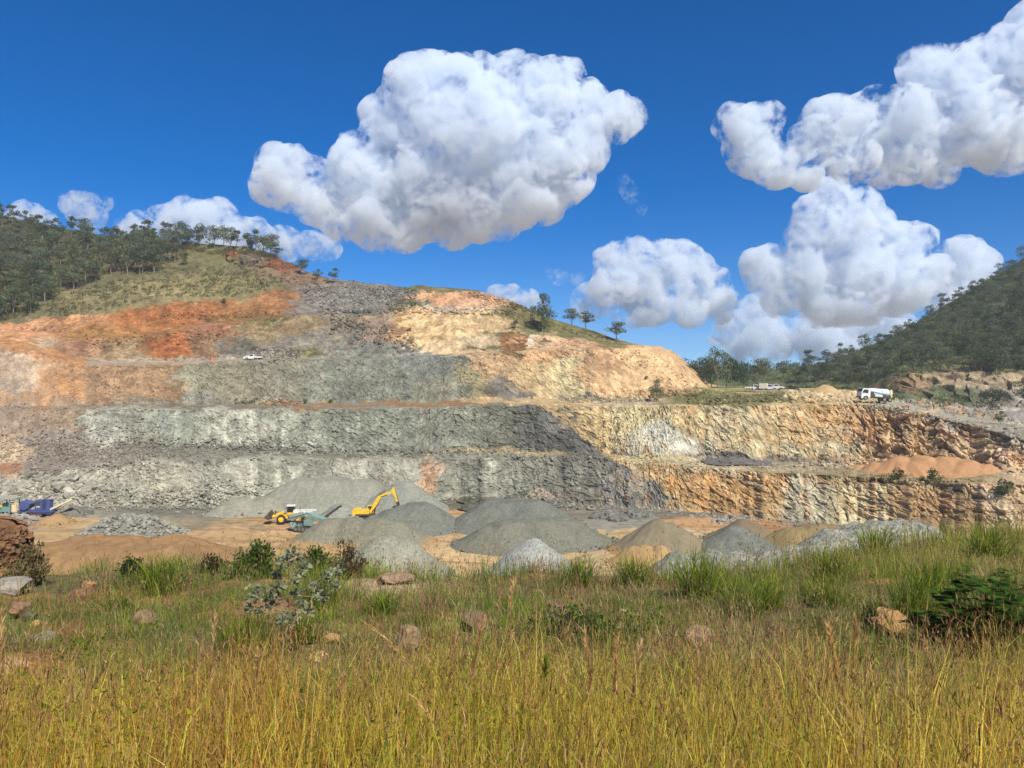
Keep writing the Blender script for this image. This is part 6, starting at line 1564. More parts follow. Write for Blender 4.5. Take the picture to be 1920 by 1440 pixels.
# ------------------------------------------------------------------ machines: a small mesh builder
class MB:
    def __init__(s): s.V = []; s.F = []

    def raw(s, V, F):
        n = len(s.V); s.V += [tuple(v) for v in V]; s.F += [tuple(i + n for i in f) for f in F]; return s

    def box(s, c, d, rot=None, bev=0.0, taper=(1, 1)):
        """box centred at c with full sizes d; bev: chamfered vertical edges; taper: top scale"""
        hx, hy, hz = d[0] / 2, d[1] / 2, d[2] / 2; b = min(bev, hx * .9, hy * .9)
        pl = [(-hx + b, -hy), (hx - b, -hy), (hx, -hy + b), (hx, hy - b), (hx - b, hy), (-hx + b, hy), (-hx, hy - b), (-hx, -hy + b)] if b > 0 else [(-hx, -hy), (hx, -hy), (hx, hy), (-hx, hy)]
        m = len(pl); V = [Vector((x, y, -hz)) for x, y in pl] + [Vector((x * taper[0], y * taper[1], hz)) for x, y in pl]
        if rot is not None: V = [rot @ v for v in V]
        V = [v + Vector(c) for v in V]
        F = [tuple(range(m - 1, -1, -1)), tuple(range(m, 2 * m))] + [(i, (i + 1) % m, m + (i + 1) % m, m + i) for i in range(m)]
        return s.raw(V, F)

    def prism(s, pts, y0, y1):
        """side profile (x, z) pushed from y0 to y1"""
        m = len(pts)
        a = sum(pts[i][0] * pts[(i + 1) % m][1] - pts[(i + 1) % m][0] * pts[i][1] for i in range(m))
        if a < 0: pts = pts[::-1]
        V = [(x, y0, z) for x, z in pts] + [(x, y1, z) for x, z in pts]
        F = [tuple(range(m)), tuple(range(2 * m - 1, m - 1, -1))] + [(i, m + i, m + (i + 1) % m, (i + 1) % m) for i in range(m)]
        return s.raw(V, F)

    def tube(s, pts, r, n=8):
        r = r if hasattr(r, '__len__') else [r] * len(pts)
        V, F = tube_arrays(pts, r, n); k = len(V) - n
        return s.raw(V, list(F) + [tuple(range(n - 1, -1, -1)), tuple(range(k, k + n))])

    def cyl(s, c, axis, r, w, n=20):
        a = Vector(axis).normalized() * w / 2; c = Vector(c)
        return s.tube([c - a, c + a], r, n)

    def build(s, name, mat, parent=None, smooth=False):
        me = bpy.data.meshes.new(name); me.from_pydata(s.V, [], s.F); me.update()
        if smooth: me.polygons.foreach_set('use_smooth', [True] * len(me.polygons))
        return link(name, me, mat, parent)


def ry(a): return Matrix.Rotation(a, 3, 'Y')
def rz_(a): return Matrix.Rotation(a, 3, 'Z')


YEL = flat_mat('machine_yellow', (238, 192, 48), 0.5, dirt=0.45); BLK = flat_mat('black_rubber', (34, 34, 34), 0.8, dirt=0.35); DRK = flat_mat('dark_steel', (62, 60, 58), 0.6, dirt=0.4)
WHT = flat_mat('white_paint', (224, 224, 218), 0.4, dirt=0.3); GLS = flat_mat('tinted_glass', (24, 30, 34), 0.08, spec=0.8, dirt=0.05); TEA = flat_mat('teal_paint', (112, 154, 146), 0.6, dirt=0.6)
TE2 = flat_mat('pale_teal_paint', (156, 164, 146), 0.6, dirt=0.6); BLU = flat_mat('blue_paint', (58, 80, 134), 0.6, dirt=0.5); CRM = flat_mat('cream_paint', (226, 208, 164), 0.5, dirt=0.3); GRY = flat_mat('grey_belt', (108, 112, 116), 0.7, dirt=0.3)
RED = flat_mat('rusty_beam', (134, 84, 70), 0.8, dirt=0.3); ORG = flat_mat('hi_vis_orange', (255, 108, 30), 0.7, dirt=0.0); NAVY = flat_mat('navy_cloth', (40, 44, 60), 0.9, dirt=0.1); SKN = flat_mat('skin', (176, 128, 100), 0.7, dirt=0.0); KHA = flat_mat('khaki_cloth', (176, 140, 100), 0.9, dirt=0.1)
CHR = flat_mat('bright_metal', (190, 190, 190), 0.25, 0.8, dirt=0.1); DKB = flat_mat('dark_car_paint', (40, 46, 54), 0.3, spec=0.6, dirt=0.15); LBL = flat_mat('light_blue_paint', (70, 150, 205), 0.45, dirt=0.1); GRN = flat_mat('hi_vis_lime', (206, 226, 40), 0.6, dirt=0.1)


def wheel(e, c, r, w, rim=YEL, side=-1, name='wheel'):
    t = MB()
    n = 28; V = []; F = []
    prof = [(-.5, .62), (-.5, .86), (-.38, 1.0), (.38, 1.0), (.5, .86), (.5, .62)]
    for i in range(n):
        a = i / n * 2 * math.pi; k = 1.0 + (0.025 if i % 2 else 0)
        for (u, q) in prof: V.append((c[0] + math.cos(a) * r * q * (k if q > .9 else 1), c[1] + u * w, c[2] + math.sin(a) * r * q * (k if q > .9 else 1)))
    m = len(prof)
    for i in range(n):
        j = (i + 1) % n
        for q in range(m - 1): F.append((i * m + q, i * m + q + 1, j * m + q + 1, j * m + q))
    t.raw(V, F); o = t.build(name, BLK, e)
    h = MB(); h.cyl(c, (0, 1, 0), r * .6, w * .8, 20); h.cyl((c[0], c[1] + side * w * .42, c[2]), (0, 1, 0), r * .26, w * .16, 12); h.build('rim', rim, o)
    return o


# ---- yellow wheel loader
def wheel_loader():
    p = P(529, 977, 150); p.z = 0.1
    e = empty('wheel_loader', p, math.pi + 0.12, 'yellow wheel loader with raised bucket and white topped cab on the pit floor', 'wheel loader')
    for x in (0, -3.4):
        for y in (-1.05, 1.05): wheel(e, (x, y, 0.85), 0.86, 0.62, YEL, 1 if y > 0 else -1)
    b = MB(); b.box((-0.4, 0, 1.25), (1.9, 1.2, 0.7), bev=.1); b.box((0.35, 0, 1.75), (0.5, 1.1, 0.9)); b.build('front_frame', YEL, e)
    b = MB(); b.box((-2.9, 0, 1.35), (3.4, 1.5, 0.7), bev=.15); b.build('rear_frame', DRK, e)
    b = MB(); b.prism([(-2.3, 1.7), (-2.3, 2.55), (-4.7, 2.35), (-5.1, 2.1), (-5.1, 1.4), (-4.7, 1.3)], -0.85, 0.85); b.build('engine_hood', WHT, e)
    b = MB(); b.tube([(-3.6, .3, 2.4), (-3.6, .3, 3.2)], .08); b.build('exhaust', DRK, e)
    for y in (-1.05, 1.05):
        b = MB(); b.prism([(-4.4, 1.75), (-4.2, 1.9), (-2.8, 1.9), (-2.3, 1.6), (-2.5, 1.6), (-2.9, 1.78), (-4.15, 1.78)], y - .32, y + .32); b.build('fender', YEL, e)
    c = MB(); c.box((-1.75, 0, 1.85), (1.5, 1.45, 0.5), bev=.1); c.build('cab_base', YEL, e)
    c = MB()
    for x in (-2.42, -1.08):
        for y in (-.66, .66): c.box((x, y, 2.72), (.09, .09, 1.3))
    cab = c.build('cab', DRK, e)
    g_ = MB(); g_.box((-1.75, 0, 2.68), (1.28, 1.28, 1.2), bev=.08, taper=(.96, .94)); g_.build('cab_glass', GLS, cab)
    c = MB(); c.box((-1.75, 0, 3.42), (1.7, 1.6, .16), bev=.2); c.build('cab_roof', WHT, cab)
    for y in (-.55, .55):
        a = MB(); a.prism([(-0.3, 2.1), (0.2, 2.25), (1.2, 1.75), (1.95, 1.55), (1.95, 1.2), (1.1, 1.35), (0.1, 1.85), (-0.3, 1.8)], y - .09, y + .09); a.build('lift_arm', YEL, e)
    a = MB(); a.tube([(0.1, 0, 2.2), (1.4, 0, 2.1)], .09); a.box((1.3, 0, 1.9), (.2, .3, 1.0)); a.build('tilt_linkage', DRK, e)
    k = MB()
    pr = [(1.9, 1.05), (1.85, 1.8), (2.2, 2.35), (2.32, 2.3), (2.0, 1.75), (2.05, 1.15), (2.5, .98), (3.15, 1.25), (3.2, 1.18), (2.5, .85)]
    k.prism([(1.85, 1.0), (1.85, 1.8), (2.25, 2.4), (2.36, 2.34), (2.0, 1.78), (2.02, 1.12)], -1.45, 1.45); k.prism([(1.85, 1.0), (2.02, 1.14), (2.5, 1.02), (3.2, 1.3), (3.26, 1.2), (2.5, .86)], -1.45, 1.45)
    for y in (-1.45, 1.41): k.prism([(1.85, 1.0), (1.85, 1.8), (2.3, 2.38), (3.2, 1.26), (2.5, .88)], y, y + .04)
    o = k.build('bucket', DRK, e)
    k = MB()
    for i in range(7): k.box((3.28, -1.3 + i * .433, 1.27), (.22, .1, .07), ry(-.35))
    k.build('bucket_teeth', CHR, o)
    k = MB()
    for y in (-.6, .6): k.tube([(-1.05, y, 2.9), (-.75, y * 1.5, 2.95)], .03, 5); k.box((-.72, y * 1.6, 2.9), (.06, .2, .3))
    k.build('mirror', DRK, e)


wheel_loader()


# ---- teal mobile screening plant
def screener():
    p = P(566, 995, 142); p.z = 0.1
    e = empty('screening_plant', p, -0.25, 'teal mobile screening plant with rising conveyor beside the wheel loader', 'screening plant')
    for y in (-1.1, 1.1):
        t = MB(); n = 20; pts = []
        for i in range(n): a = i / n * 2 * math.pi; pts.append((math.cos(a) * .42 + (1.5 if math.cos(a) > 0 else -.9) + .3, .45 + math.sin(a) * .42))
        t.prism(pts, y - .22, y + .22); o = t.build('crawler_track', DRK, e)
        t = MB(); [t.cyl((x, y, .45), (0, 1, 0), .3, .5, 14) for x in (-.6, .2, 1.0, 1.8)]; t.build('track_wheel', GRY, o)
    b = MB(); b.box((.8, 0, 1.05), (6.2, 1.5, .35)); [b.box((x, y, .95), (.18, .18, 1.2)) for x in (-1.8, -.2, 3.2) for y in (-.85, .85)]; b.build('chassis', TEA, e)
    b = MB(); b.box((-1.55, 0, 1.1), (1.0, 1.9, 1.0), bev=.08); b.build('end_box', TE2, e)
    b = MB(); b.box((-1.4, 0, .5), (1.5, 2.0, .3), ry(.25)); b.build('tail_conveyor', GRY, e)
    b = MB(); b.prism([(-1.9, 2.1), (-1.5, 2.35), (1.0, 3.25), (1.2, 3.0), (-1.7, 1.9)], -1.0, 1.0); b.box((-.4, 0, 2.9), (2.6, 2.05, .5), ry(-.32)); b.build('screen_box', TEA, e)
    b = MB(); b.prism([(-2.3, 2.95), (.9, 3.75), (1.15, 3.35), (-.2, 3.0), (-1.9, 2.5)], -1.15, 1.15); b.build('feed_hopper', TE2, e)
    b = MB(); b.prism([(-1.2, 3.86), (2.6, 4.12), (2.65, 3.7), (.6, 3.55)], -.8, -.72); b.prism([(-1.2, 3.86), (2.6, 4.12), (2.65, 3.7), (.6, 3.55)], .72, .8); b.build('hopper_side', WHT, e)
    b = MB(); b.prism([(.8, 3.3), (1.0, 3.5), (6.6, 2.0), (6.6, 1.6), (5.6, 1.55)], -.75, .75); b.build('main_conveyor', TEA, e)
    b = MB(); b.box((1.9, -.95, 1.7), (1.7, .5, 1.0), bev=.06); b.build('engine_housing', TEA, e)
    b = MB(); [b.tube([(x, -1.0, 1.2), (x + .9, -1.0, 2.6)], .06, 6) for x in (-1.4, -.4, .6)]; [b.tube([(x, -.9, 1.2), (x - .5, -.9, 2.7)], .05, 6) for x in (.4, 1.4)]; b.build('brace', DRK, e)
    b = MB(); b.box((5.7, 1.6, 3.55), (3.7, .75, .16), ry(-.62)); o = b.build('rising_conveyor', GRY, e)
    b = MB(); [b.box((5.7, 1.6 + s * .4, 3.62), (3.75, .06, .3), ry(-.62)) for s in (-1, 1)]; b.cyl((7.2, 1.6, 4.62), (0, 1, 0), .18, .8, 12); b.build('conveyor_side', DRK, o)
    b = MB(); [b.tube([(4.6, 1.6 + s * .35, 2.8), (4.0, 1.6 + s * .35, 1.1)], .05, 6) for s in (-1, 1)]; b.build('conveyor_strut', TEA, o)
    b = MB(); b.box((9.6, .3, 1.55), (4.4, .8, .18), ry(-.06)); b.box((7.5, .3, 1.85), (.9, .9, .5)); o = b.build('side_conveyor', TE2, e)
    b = MB(); [b.box((x, .3, .75), (.12, .8, 1.5)) for x in (8.2, 10.8)]; b.build('conveyor_leg', TEA, o)


screener()


# ---- yellow excavator behind the dark heap
def excavator():
    p = P(690, 985, 152); p.z = 0.1
    e = empty('excavator', p, 0.08, 'yellow tracked excavator with arched boom working behind the dark heap', 'excavator')
    for y in (-1.2, 1.2):
        t = MB(); pts = []
        for i in range(22): a = i / 22 * 2 * math.pi; pts.append((math.cos(a) * .46 + (1.6 if math.cos(a) > 0 else -1.6), .47 + math.sin(a) * .46))
        t.prism(pts, y - .3, y + .3); o = t.build('crawler_track', DRK, e)
    b = MB(); b.cyl((0, 0, 1.05), (0, 0, 1), .8, .3, 20); b.box((0, 0, .75), (1.6, 1.9, .4)); b.build('undercarriage', DRK, e)
    b = MB(); b.box((-.6, 0, 1.4), (4.0, 2.6, .4), bev=.2); b.build('upper_deck', DRK, e)
    b = MB(); b.prism([(-2.9, 1.3), (-3.0, 1.8), (-2.9, 2.5), (-1.7, 2.55), (-1.5, 2.4), (-1.5, 1.35)], -1.3, 1.3); b.build('counterweight', YEL, e)
    b = MB(); b.box((-.6, -.75, 2.05), (1.9, 1.1, .9), bev=.08); b.build('engine_cover', YEL, e)
    c = MB(); c.prism([(-.1, 1.6), (-.15, 3.0), (1.05, 3.05), (1.45, 2.3), (1.45, 1.6)], .35, 1.3); cab = c.build('cab', YEL, e)
    c = MB(); c.prism([(0, 2.1), (0, 2.92), (1.0, 2.95), (1.36, 2.3), (1.36, 2.1)], .3, 1.36); c.build('cab_window', GLS, cab)
    b = MB(); b.prism([(.5, 1.6), (.45, 2.1), (1.35, 4.0), (2.0, 4.95), (2.9, 5.45), (4.85, 6.05), (5.05, 5.75), (3.2, 5.0), (2.4, 4.35), (1.1, 1.7)], -.55, -.15); bo = b.build('boom', YEL, e)
    b = MB(); b.prism([(2.6, 4.95), (4.0, 5.45), (4.0, 5.3), (2.7, 4.78)], -.556, -.55); b.build('boom_stripe', BLK, bo)
    b = MB(); b.tube([(.9, -.7, 1.9), (2.2, -.68, 3.6)], .1); b.tube([(2.0, -.68, 3.3), (2.6, -.62, 4.6)], .06); b.tube([(2.4, -.35, 5.35), (3.6, -.35, 6.1)], .09); b.tube([(3.4, -.35, 5.98), (4.95, -.35, 6.7)], .06); b.build('boom_cylinder', DRK, bo)
    b = MB(); b.prism([(4.75, 5.75), (4.95, 6.75), (5.25, 6.8), (5.6, 5.9), (6.1, 3.9), (5.75, 3.8), (5.3, 5.3)], -.5, -.2); st = b.build('stick', YEL, e)
    b = MB(); b.tube([(5.5, -.35, 6.2), (6.0, -.35, 4.6)], .08); b.tube([(5.9, -.35, 4.8), (6.2, -.35, 3.9)], .05); b.build('bucket_cylinder', DRK, st)
    b = MB(); b.prism([(5.7, 3.9), (6.25, 3.9), (6.45, 3.2), (6.1, 2.55), (5.3, 2.5), (5.0, 2.9), (5.5, 2.95), (5.85, 3.2)], -.95, .25); bk = b.build('bucket', DRK, e)
    b = MB(); [b.box((5.0, -.85 + i * .27, 2.75), (.2, .1, .1)) for i in range(5)]; b.build('bucket_teeth', CHR, bk)


excavator()


# ---- blue crusher at the left edge
def crusher():
    p = P(62, 971, 157); p.z = 0.1
    e = empty('crushing_plant', p, 0.0, 'blue mobile crushing plant with cream conveyor on the pit floor at the left edge', 'crushing plant')
    b = MB(); b.box((.2, 0, 1.15), (9.0, 1.6, .4)); b.box((2.5, 0, .85), (3.6, 1.3, .4)); b.build('chassis', BLU, e)
    for y in (-1.0, 1.0):
        t = MB(); pts = []
        for i in range(18): a = i / 18 * 2 * math.pi; pts.append((math.cos(a) * .4 + (1.9 if math.cos(a) > 0 else -1.6), .42 + math.sin(a) * .4))
        t.prism(pts, y - .25, y + .25); t.build('crawler_track', DRK, e)
    b = MB(); b.prism([(-2.1, 1.6), (-2.3, 2.9), (-1.7, 3.4), (.1, 2.8), (-.3, 2.0), (-1.2, 1.5)], -1.1, 1.1); b.build('feed_hopper', BLU, e)
    b = MB(); b.box((1.6, 0, 2.45), (1.5, 1.7, 2.1), bev=.08); o = b.build('engine_housing', BLU, e)
    b = MB(); b.box((1.6, -.86, 2.85), (1.1, .05, .8)); b.build('grille', DRK, o)
    b = MB(); b.box((1.6, -.86, 2.15), (.8, .03, .18)); b.build('name_plate', WHT, o)
    b = MB(); b.box((3.5, 0, 2.35), (.75, 1.2, 2.2)); b.box((3.5, 0, 3.5), (.95, 1.35, .15)); b.build('control_cabinet', BLU, e)
    b = MB(); b.box((5.9, 0, 2.45), (5.0, .8, .2), ry(-.44)); o = b.build('discharge_conveyor', GRY, e)
    b = MB(); [b.box((5.9, s * .48, 2.5), (5.0, .06, .38), ry(-.44)) for s in (-1, 1)]; b.cyl((8.15, 0, 3.55), (0, 1, 0), .2, .85, 12); b.build('conveyor_side', CRM, o)
    b = MB(); [b.tube([(6.2, s * .4, 2.6), (4.3, s * .4, 1.2)], .06, 6) for s in (-1, 1)]; b.tube([(4.2, 0, 3.6), (7.0, 0, 3.1)], .05, 6); b.build('conveyor_strut', BLU, o)
    b = MB(); b.tube([(8.1, 0, 3.75), (9.3, 0, 3.6), (9.9, 0, 2.6)], .12, 6); b.build('chute', DRK, o)
    b = MB(); [b.box((x, y, 2.2), (.18, .18, 3.4)) for x in (-9.6, -6.6, -3.9) for y in (-1.6, 1.6)]; b.box((-6.7, -1.6, 2.0), (5.8, .12, .14)); o = b.build('canopy_frame', TEA, e)
    b = MB(); b.box((-6.4, 0, 4.0), (7.2, 4.0, .22), ry(.02)); b.build('canopy_roof', TE2, o)
    b = MB(); b.box((-6.9, .2, 1.6), (4.6, 1.8, 1.0), bev=.1); b.box((-5.2, 0, 2.5), (1.6, 1.4, .8)); b.build('jaw_housing', TEA, e)
    b = MB(); b.box((-6.6, -.95, 2.3), (1.5, .3, .4), bev=.06); b.build('guard_panel', YEL, e)
    b = MB(); b.box((-3.2, -.6, 1.9), (1.0, 1.4, 1.6)); [b.tube([(-3.9 + i * .5, -1.4, 1.3), (-3.9 + i * .5, -1.4, 2.9)], .05, 5) for i in range(4)]; b.tube([(-3.9, -1.4, 2.9), (-2.4, -1.4, 2.9)], .05, 5); b.build('walkway', CRM, e)
    b = MB(); b.box((.6, -1.9, .5), (4.6, .3, .35)); b.build('skid_beam', RED, e)


crusher()


# ---- utility trucks and cars
def ute(name, loc, rz, body, label, cat='utility truck', tray='flat', tilt=0.0, L=5.3, canopy=False):
    e = empty(name, loc, rz, label, cat); e.rotation_euler = (0, tilt, rz)
    for x in (1.55, -1.6):
        for y in (-.78, .78): wheel(e, (x, y, .38), .38, .26, CHR, 1 if y > 0 else -1)
    b = MB(); b.prism([(-.55, .5), (-.55, 1.1), (-.35, 1.18), (1.0, 1.18), (2.25, 1.08), (2.55, .95), (2.6, .5), (2.0, .42), (1.95, .75), (1.55, .85), (1.15, .75), (1.1, .42)], -.9, .9); bd = b.build('body', body, e)
    b = MB(); b.prism([(-.55, 1.1), (-.5, 1.82), (-.35, 1.9), (.55, 1.9), (1.25, 1.2)], -.8, .8); b.build('cabin', body, bd)
    b = MB(); b.prism([(-.35, 1.24), (-.32, 1.76), (.5, 1.76), (1.0, 1.24)], -.815, .815); b.prism([(.66, 1.78), (1.2, 1.24), (1.24, 1.24), (.72, 1.8)], -.7, .7); b.build('windows', GLS, bd)
    for y in (-.68, .68): b = MB(); b.box((2.57, y, .86), (.08, .34, .2)); b.build('headlight', CHR, e)
    b = MB(); b.box((2.6, 0, .55), (.2, 1.7, .24), bev=.04); b.build('bumper', body if body is not WHT else DRK, e)
    b = MB(); b.box((-1.6, 0, .62), (2.3, .9, .25)); b.build('chassis', DRK, e)
    if tray == 'flat':
        b = MB(); b.box((-1.75, 0, .82), (2.3, 1.85, .1)); [b.box((-1.75, s * .9, 1.0), (2.3, .05, .28)) for s in (-1, 1)]; b.box((-2.88, 0, 1.0), (.05, 1.85, .28)); t = b.build('tray', body if body is WHT else DRK, e)
        b = MB(); [b.tube([(-.66, s * .8, .9), (-.66, s * .8, 1.85)], .035, 6) for s in (-1, 1)]; b.tube([(-.66, -.8, 1.85), (-.66, .8, 1.85)], .035, 6); b.build('headboard', DRK, t)
    elif tray == 'box':
        b = MB(); b.box((-1.75, 0, 1.42), (2.35, 1.9, 1.5), bev=.06); t = b.build('service_body', WHT, e)
        b = MB(); [b.box((-2.3 + i * 1.1, -.96, 1.5), (.9, .03, .9)) for i in range(2)]; b.build('locker_door', GRY if False else CRM, t)
    else:
        b = MB(); b.prism([(-2.8, .5), (-2.8, 1.12), (-.55, 1.12), (-.55, .5), (-1.15, .45), (-1.2, .78), (-1.6, .88), (-2.0, .78), (-2.05, .45)], -.88, .88); b.build('tub', body, e)
    return e


def on_ground(px, py, dz=0.0):
    p = wall_pt(px, py); return Vector((p.x, p.y, p.z + dz))


p = wall_pt(474, 673); ute('utility_truck', P(474, 675.5, p.y - 2.5), math.pi + 0.05, WHT, 'white tray back utility truck parked on the upper bench', tray='flat')
Yv = 222
ute('utility_truck', P(1443, 732.5, Yv), -0.45, WHT, 'white utility truck with a tall box body on the platform', tray='box')
ute('utility_truck', P(1416, 732.8, Yv + 3), -0.35, WHT, 'white flat tray utility truck left of the tall boxed one', tray='flat')
ute('station_car', P(1454, 731.5, Yv + 6), -0.3, WHT, 'white car half hidden behind the boxed utility truck', 'car', tray='tub')
ute('utility_truck', P(1481, 735.0, Yv - 3), -0.4, DKB, 'dark grey utility truck with an empty flat tray', tray='flat')


# ---- tanker truck
def tanker():
    p = wall_pt(1640, 751)
    e = empty('tanker_truck', P(1641, 752.0, 181.0), math.pi + 0.06, 'white tanker truck with blue stripe and cream pump gear parked on the platform', 'truck')
    e.rotation_euler = (0, -0.075, math.pi + 0.06)
    for x in (3.0, -1.7, -3.05):
        for y in (-.95, .95): wheel(e, (x, y, .52), .52, .34 if x > 0 else .5, CHR, 1 if y > 0 else -1)
    b = MB(); b.box((-.3, 0, .85), (8.0, .9, .28)); b.build('chassis', DRK, e)
    b = MB(); b.prism([(1.95, .75), (1.95, 2.85), (2.2, 2.95), (3.75, 2.9), (4.15, 2.0), (4.2, .6), (3.65, .5), (3.6, .95), (3.0, 1.1), (2.4, .95), (2.35, .6)], -1.15, 1.15); cab = b.build('cab', WHT, e)
    b = MB(); b.prism([(2.5, 1.75), (2.5, 2.6), (3.6, 2.6), (3.95, 1.85), (3.3, 1.75)], -1.165, 1.165); b.prism([(3.82, 2.72), (4.12, 2.02), (4.18, 2.02), (3.9, 2.75)], -1.0, 1.0); b.build('cab_window', GLS, cab)
    b = MB(); [b.box((3.7, s * 1.32, 2.1), (.08, .2, .5)) for s in (-1, 1)]; b.build('mirror', DRK, cab)
    b = MB(); b.box((4.2, 0, .7), (.2, 2.2, .35)); b.build('bumper', DRK, cab)
    b = MB(); b.box((1.4, 0, 1.6), (.7, 2.1, 1.3)); b.build('pump_box', DRK, e)
    n = 20; V = []; F = []
    xs = [(1.75, .82), (1.9, 1.0), (-3.3, 1.0), (-3.6, .8)]
    tk = MB(); tk.tube([(1.7, 0, 2.15), (1.55, 0, 2.15), (-2.9, 0, 2.15), (-3.1, 0, 2.15)], [.75, .92, .92, .75], 20); t = tk.build('tank', WHT, e, smooth=False)
    for s in (-1, 1):
        b = MB(); b.prism([(1.4, 2.0), (1.4, 2.35), (.2, 2.2), (-1.5, 1.95), (-2.7, 1.8), (-2.7, 1.68), (-1.5, 1.78), (.2, 1.95)], s * .925 - .012, s * .925 + .012); b.build('blue_stripe', LBL, t)
        b = MB(); b.prism([(-.9, 2.3), (-1.15, 2.3), (-1.15, 2.55), (-1.0, 2.6)], s * .915 - .02, s * .915 + .02); [b.box((-1.35 - i * .2, s * .9, 2.38), (.13, .05, .12)) for i in range(4)]; b.build('emblem', BLU, t)
    b = MB(); b.box((-.6, 0, 3.09), (3.4, .5, .06)); [b.cyl((x, 0, 3.14), (0, 0, 1), .25, .14, 12) for x in (.6, -1.6)]; b.build('walkway', GRY, t)
    b = MB(); [b.box((x, s * .98, 1.35), (1.0, .3, .5)) for x in (.2, -.6) for s in (-1, 1)]; b.build('side_locker', WHT, e)
    b = MB(); [b.prism([(-1.1, 1.05), (-1.15, 1.15), (-3.6, 1.15), (-3.65, 1.05), (-3.6, 1.1), (-1.15, 1.1)], s * .95 - .28, s * .95 + .28) for s in (-1, 1)]; b.build('mudguard', BLK, e)
    b = MB(); b.tube([(-3.3, .3, 1.4), (-3.5, .3, 2.9), (-3.9, .2, 2.95), (-4.1, .1, 2.1)], .17, 8); b.tube([(-3.3, -.4, 1.2), (-3.6, -.45, 2.6), (-3.95, -.3, 2.4), (-4.0, -.3, 1.5)], .15, 8); b.cyl((-3.55, 0, 2.2), (1, 0, 0), .55, .5, 16); b.box((-3.4, .65, 2.2), (.5, .5, 1.1)); b.build('hose_reel', CRM, e)
    b = MB(); b.box((-4.05, -.4, 1.35), (.35, .8, .35)); b.build('hi_vis_panel', GRN, e)
    b = MB(); b.box((-4.0, 0, .75), (.3, 2.2, .25)); b.tube([(-4.1, .9, .6), (-4.2, .9, .1)], .07, 6); b.build('rear_step', DRK, e)


tanker()

# ---- traffic cone, white sheet
p = wall_pt(398, 674); b = MB(); b.tube([(0, 0, .03), (0, 0, 1.15)], [.34, .05], 12); b.box((0, 0, .04), (.9, .9, .08)); o = b.build('traffic_cone', ORG); o.location = P(398, 676, p.y - 2.0); tag(o, 'orange traffic cone on the edge of the upper bench', 'traffic cone')
p = wall_pt(1691, 761); b = MB(); b.box((0, 0, .25), (1.5, .9, .45), rz_(.3), bev=.1, taper=(.85, .8)); o = b.build('white_sack', WHT); o.location = (p.x, p.y, p.z); tag(o, 'white bulk sack lying on the platform near the bending worker', 'sack')


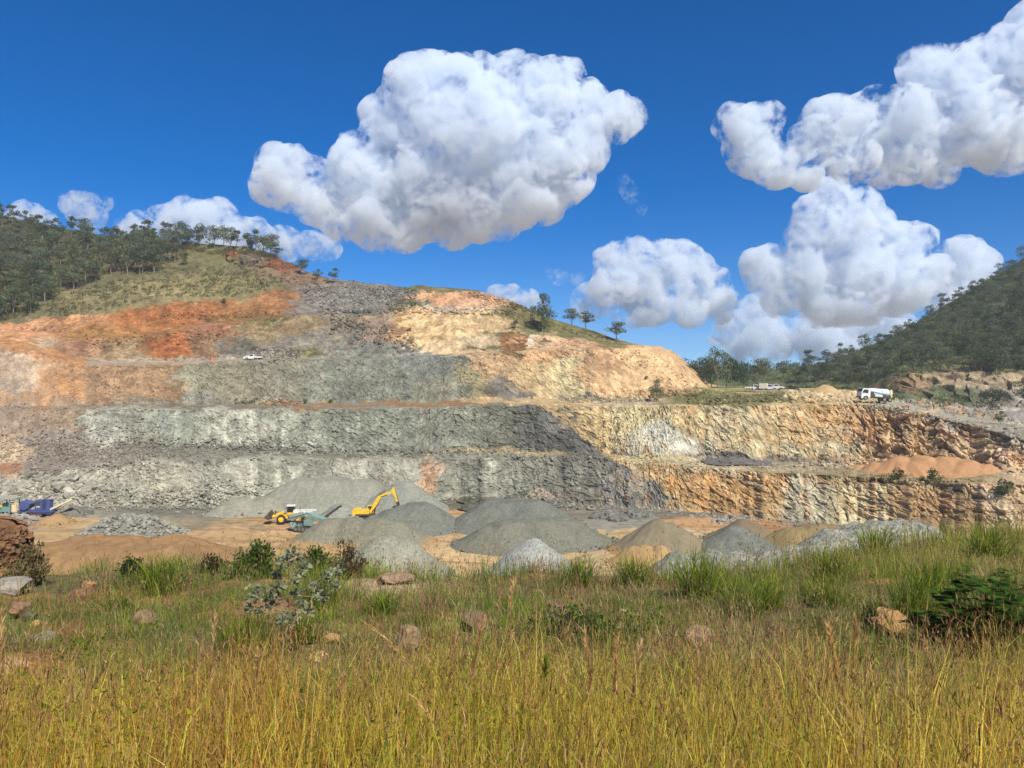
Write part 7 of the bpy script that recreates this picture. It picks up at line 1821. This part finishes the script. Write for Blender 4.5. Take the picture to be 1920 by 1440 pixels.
# ---- workers in orange shirts
def person(loc, rz, pose, label, shirt=ORG, trousers=NAVY, helmet=WHT):
    e = bpy.data.meshes.new('person')
    bend = {'stand': 0.0, 'lean': 0.25, 'bend': 1.15}[pose]
    hip = Vector((0, 0, .95)); up = Vector((math.sin(bend), 0, math.cos(bend))); fw = Vector((math.cos(bend), 0, -math.sin(bend)))
    ch = hip + up * .30; nk = hip + up * .52; hd = nk + up * .10 + fw * .02; tp = hd + up * .16
    J = [hip, ch, nk, hd, tp]; RR = [.15, .16, .07, .09, .085]; E = [(0, 1), (1, 2), (2, 3), (3, 4)]
    for s in (-1, 1):
        k = len(J); sh = nk - up * .06 + Vector((0, s * .19, 0))
        if pose == 'bend': el = sh + Vector((.06, s * .03, -.28)); ha = el + Vector((.1, -s * .03, -.25))
        else: el = sh + Vector((-.03, s * .06, -.28)); ha = el + Vector((.14, -s * .02, -.22))
        J += [sh, el, ha, ha + (ha - el).normalized() * .09]; RR += [.065, .048, .034, .03]; E += [(1, k), (k, k + 1), (k + 1, k + 2), (k + 2, k + 3)]
        k = len(J); x = .1 * s
        J += [hip + Vector((0, s * .1, -.06)), Vector((.04 + x * .4, s * .12, .5)), Vector((-.02 + x, s * .13, .08)), Vector((.16 + x, s * .14, .04))]; RR += [.095, .07, .05, .045]; E += [(0, k), (k, k + 1), (k + 1, k + 2), (k + 2, k + 3)]
    e.from_pydata([j[:] for j in J], E, []); tmp = bpy.data.objects.new('person_tmp', e); COL.objects.link(tmp)
    md = tmp.modifiers.new('skin', 'SKIN')
    for i, d in enumerate(e.skin_vertices[0].data): d.radius = (RR[i], RR[i]); d.use_root = (i == 0)
    tmp.modifiers.new('sub', 'SUBSURF').levels = 1
    me = bpy.data.meshes.new_from_object(tmp.evaluated_get(bpy.context.evaluated_depsgraph_get()))
    bpy.data.objects.remove(tmp)
    me.materials.clear()
    for m in (SKN, trousers, BLK): me.materials.append(m)
    for p_ in me.polygons:
        z = p_.center.z; d = (p_.center - hip).dot(up)
        p_.material_index = 2 if z < .13 else (1 if z < .95 and d < .05 else 0)
        p_.use_smooth = True
    o = bpy.data.objects.new('person', me); COL.objects.link(o); o.location = loc; o.rotation_euler = (0, 0, rz)
    tag(o, label, 'person', 'workers on the platform')
    b = MB(); b.tube([hip - up * .02, hip + up * .2, ch + up * .04, nk - up * .02], [.175, .185, .195, .1], 12)
    for s in (-1, 1): sh = nk - up * .06 + Vector((0, s * .19, 0)); el = sh + (Vector((.06, s * .03, -.28)) if pose == 'bend' else Vector((-.03, s * .06, -.28))); b.tube([sh - Vector((0, s * .08, 0)), sh, el], [.085, .085, .062], 8)
    b.build('shirt', shirt, o, smooth=True)
    b = MB(); b.tube([hd + up * .05, hd + up * .12, hd + up * .2, hd + up * .23], [.135, .13, .09, .02], 12); b.box(hd + up * .07 + fw * .12, (.1, .18, .02)); b.build('helmet', helmet, o, smooth=True)
    return o


for (x, y, rz, pose, lb, sh, tr) in [(1702, 770, math.pi, 'bend', 'worker in orange shirt bending down beside the white sack', ORG, NAVY), (1749, 767, 0.5, 'stand', 'worker in bright orange shirt standing furthest from the edge', ORG, NAVY),
                                     (1773, 775, math.pi * .8, 'lean', 'worker in orange shirt and white helmet nearest the rock edge', ORG, NAVY), (1796, 774, -1.2, 'stand', 'worker in faded orange shirt and khaki trousers on the far end', flat_mat('faded_orange_cloth', (236, 150, 100), .8, dirt=0), KHA)]:
    p = wall_pt(x, y); person(Vector((p.x, p.y, p.z + 0.02)), rz, pose, lb, sh, tr)

# ------------------------------------------------------------------ dusty air over the quarry
b = MB(); b.box((0, 330, 47), (2400, 1500, 100)); hz = b.build('haze', None)
hm = bpy.data.materials.new('dusty_air'); hm.use_nodes = True; ht = hm.node_tree; ht.nodes.clear()
ho = ht.nodes.new('ShaderNodeOutputMaterial'); hv = ht.nodes.new('ShaderNodeVolumePrincipled')
hv.inputs['Color'].default_value = (0.86, 0.93, 1.0, 1); hv.inputs['Density'].default_value = 0.00022; hv.inputs['Anisotropy'].default_value = 0.2
ht.links.new(hv.outputs[0], ho.inputs['Volume'])
hz.data.materials.append(hm)
tag(hz, kind='stuff')
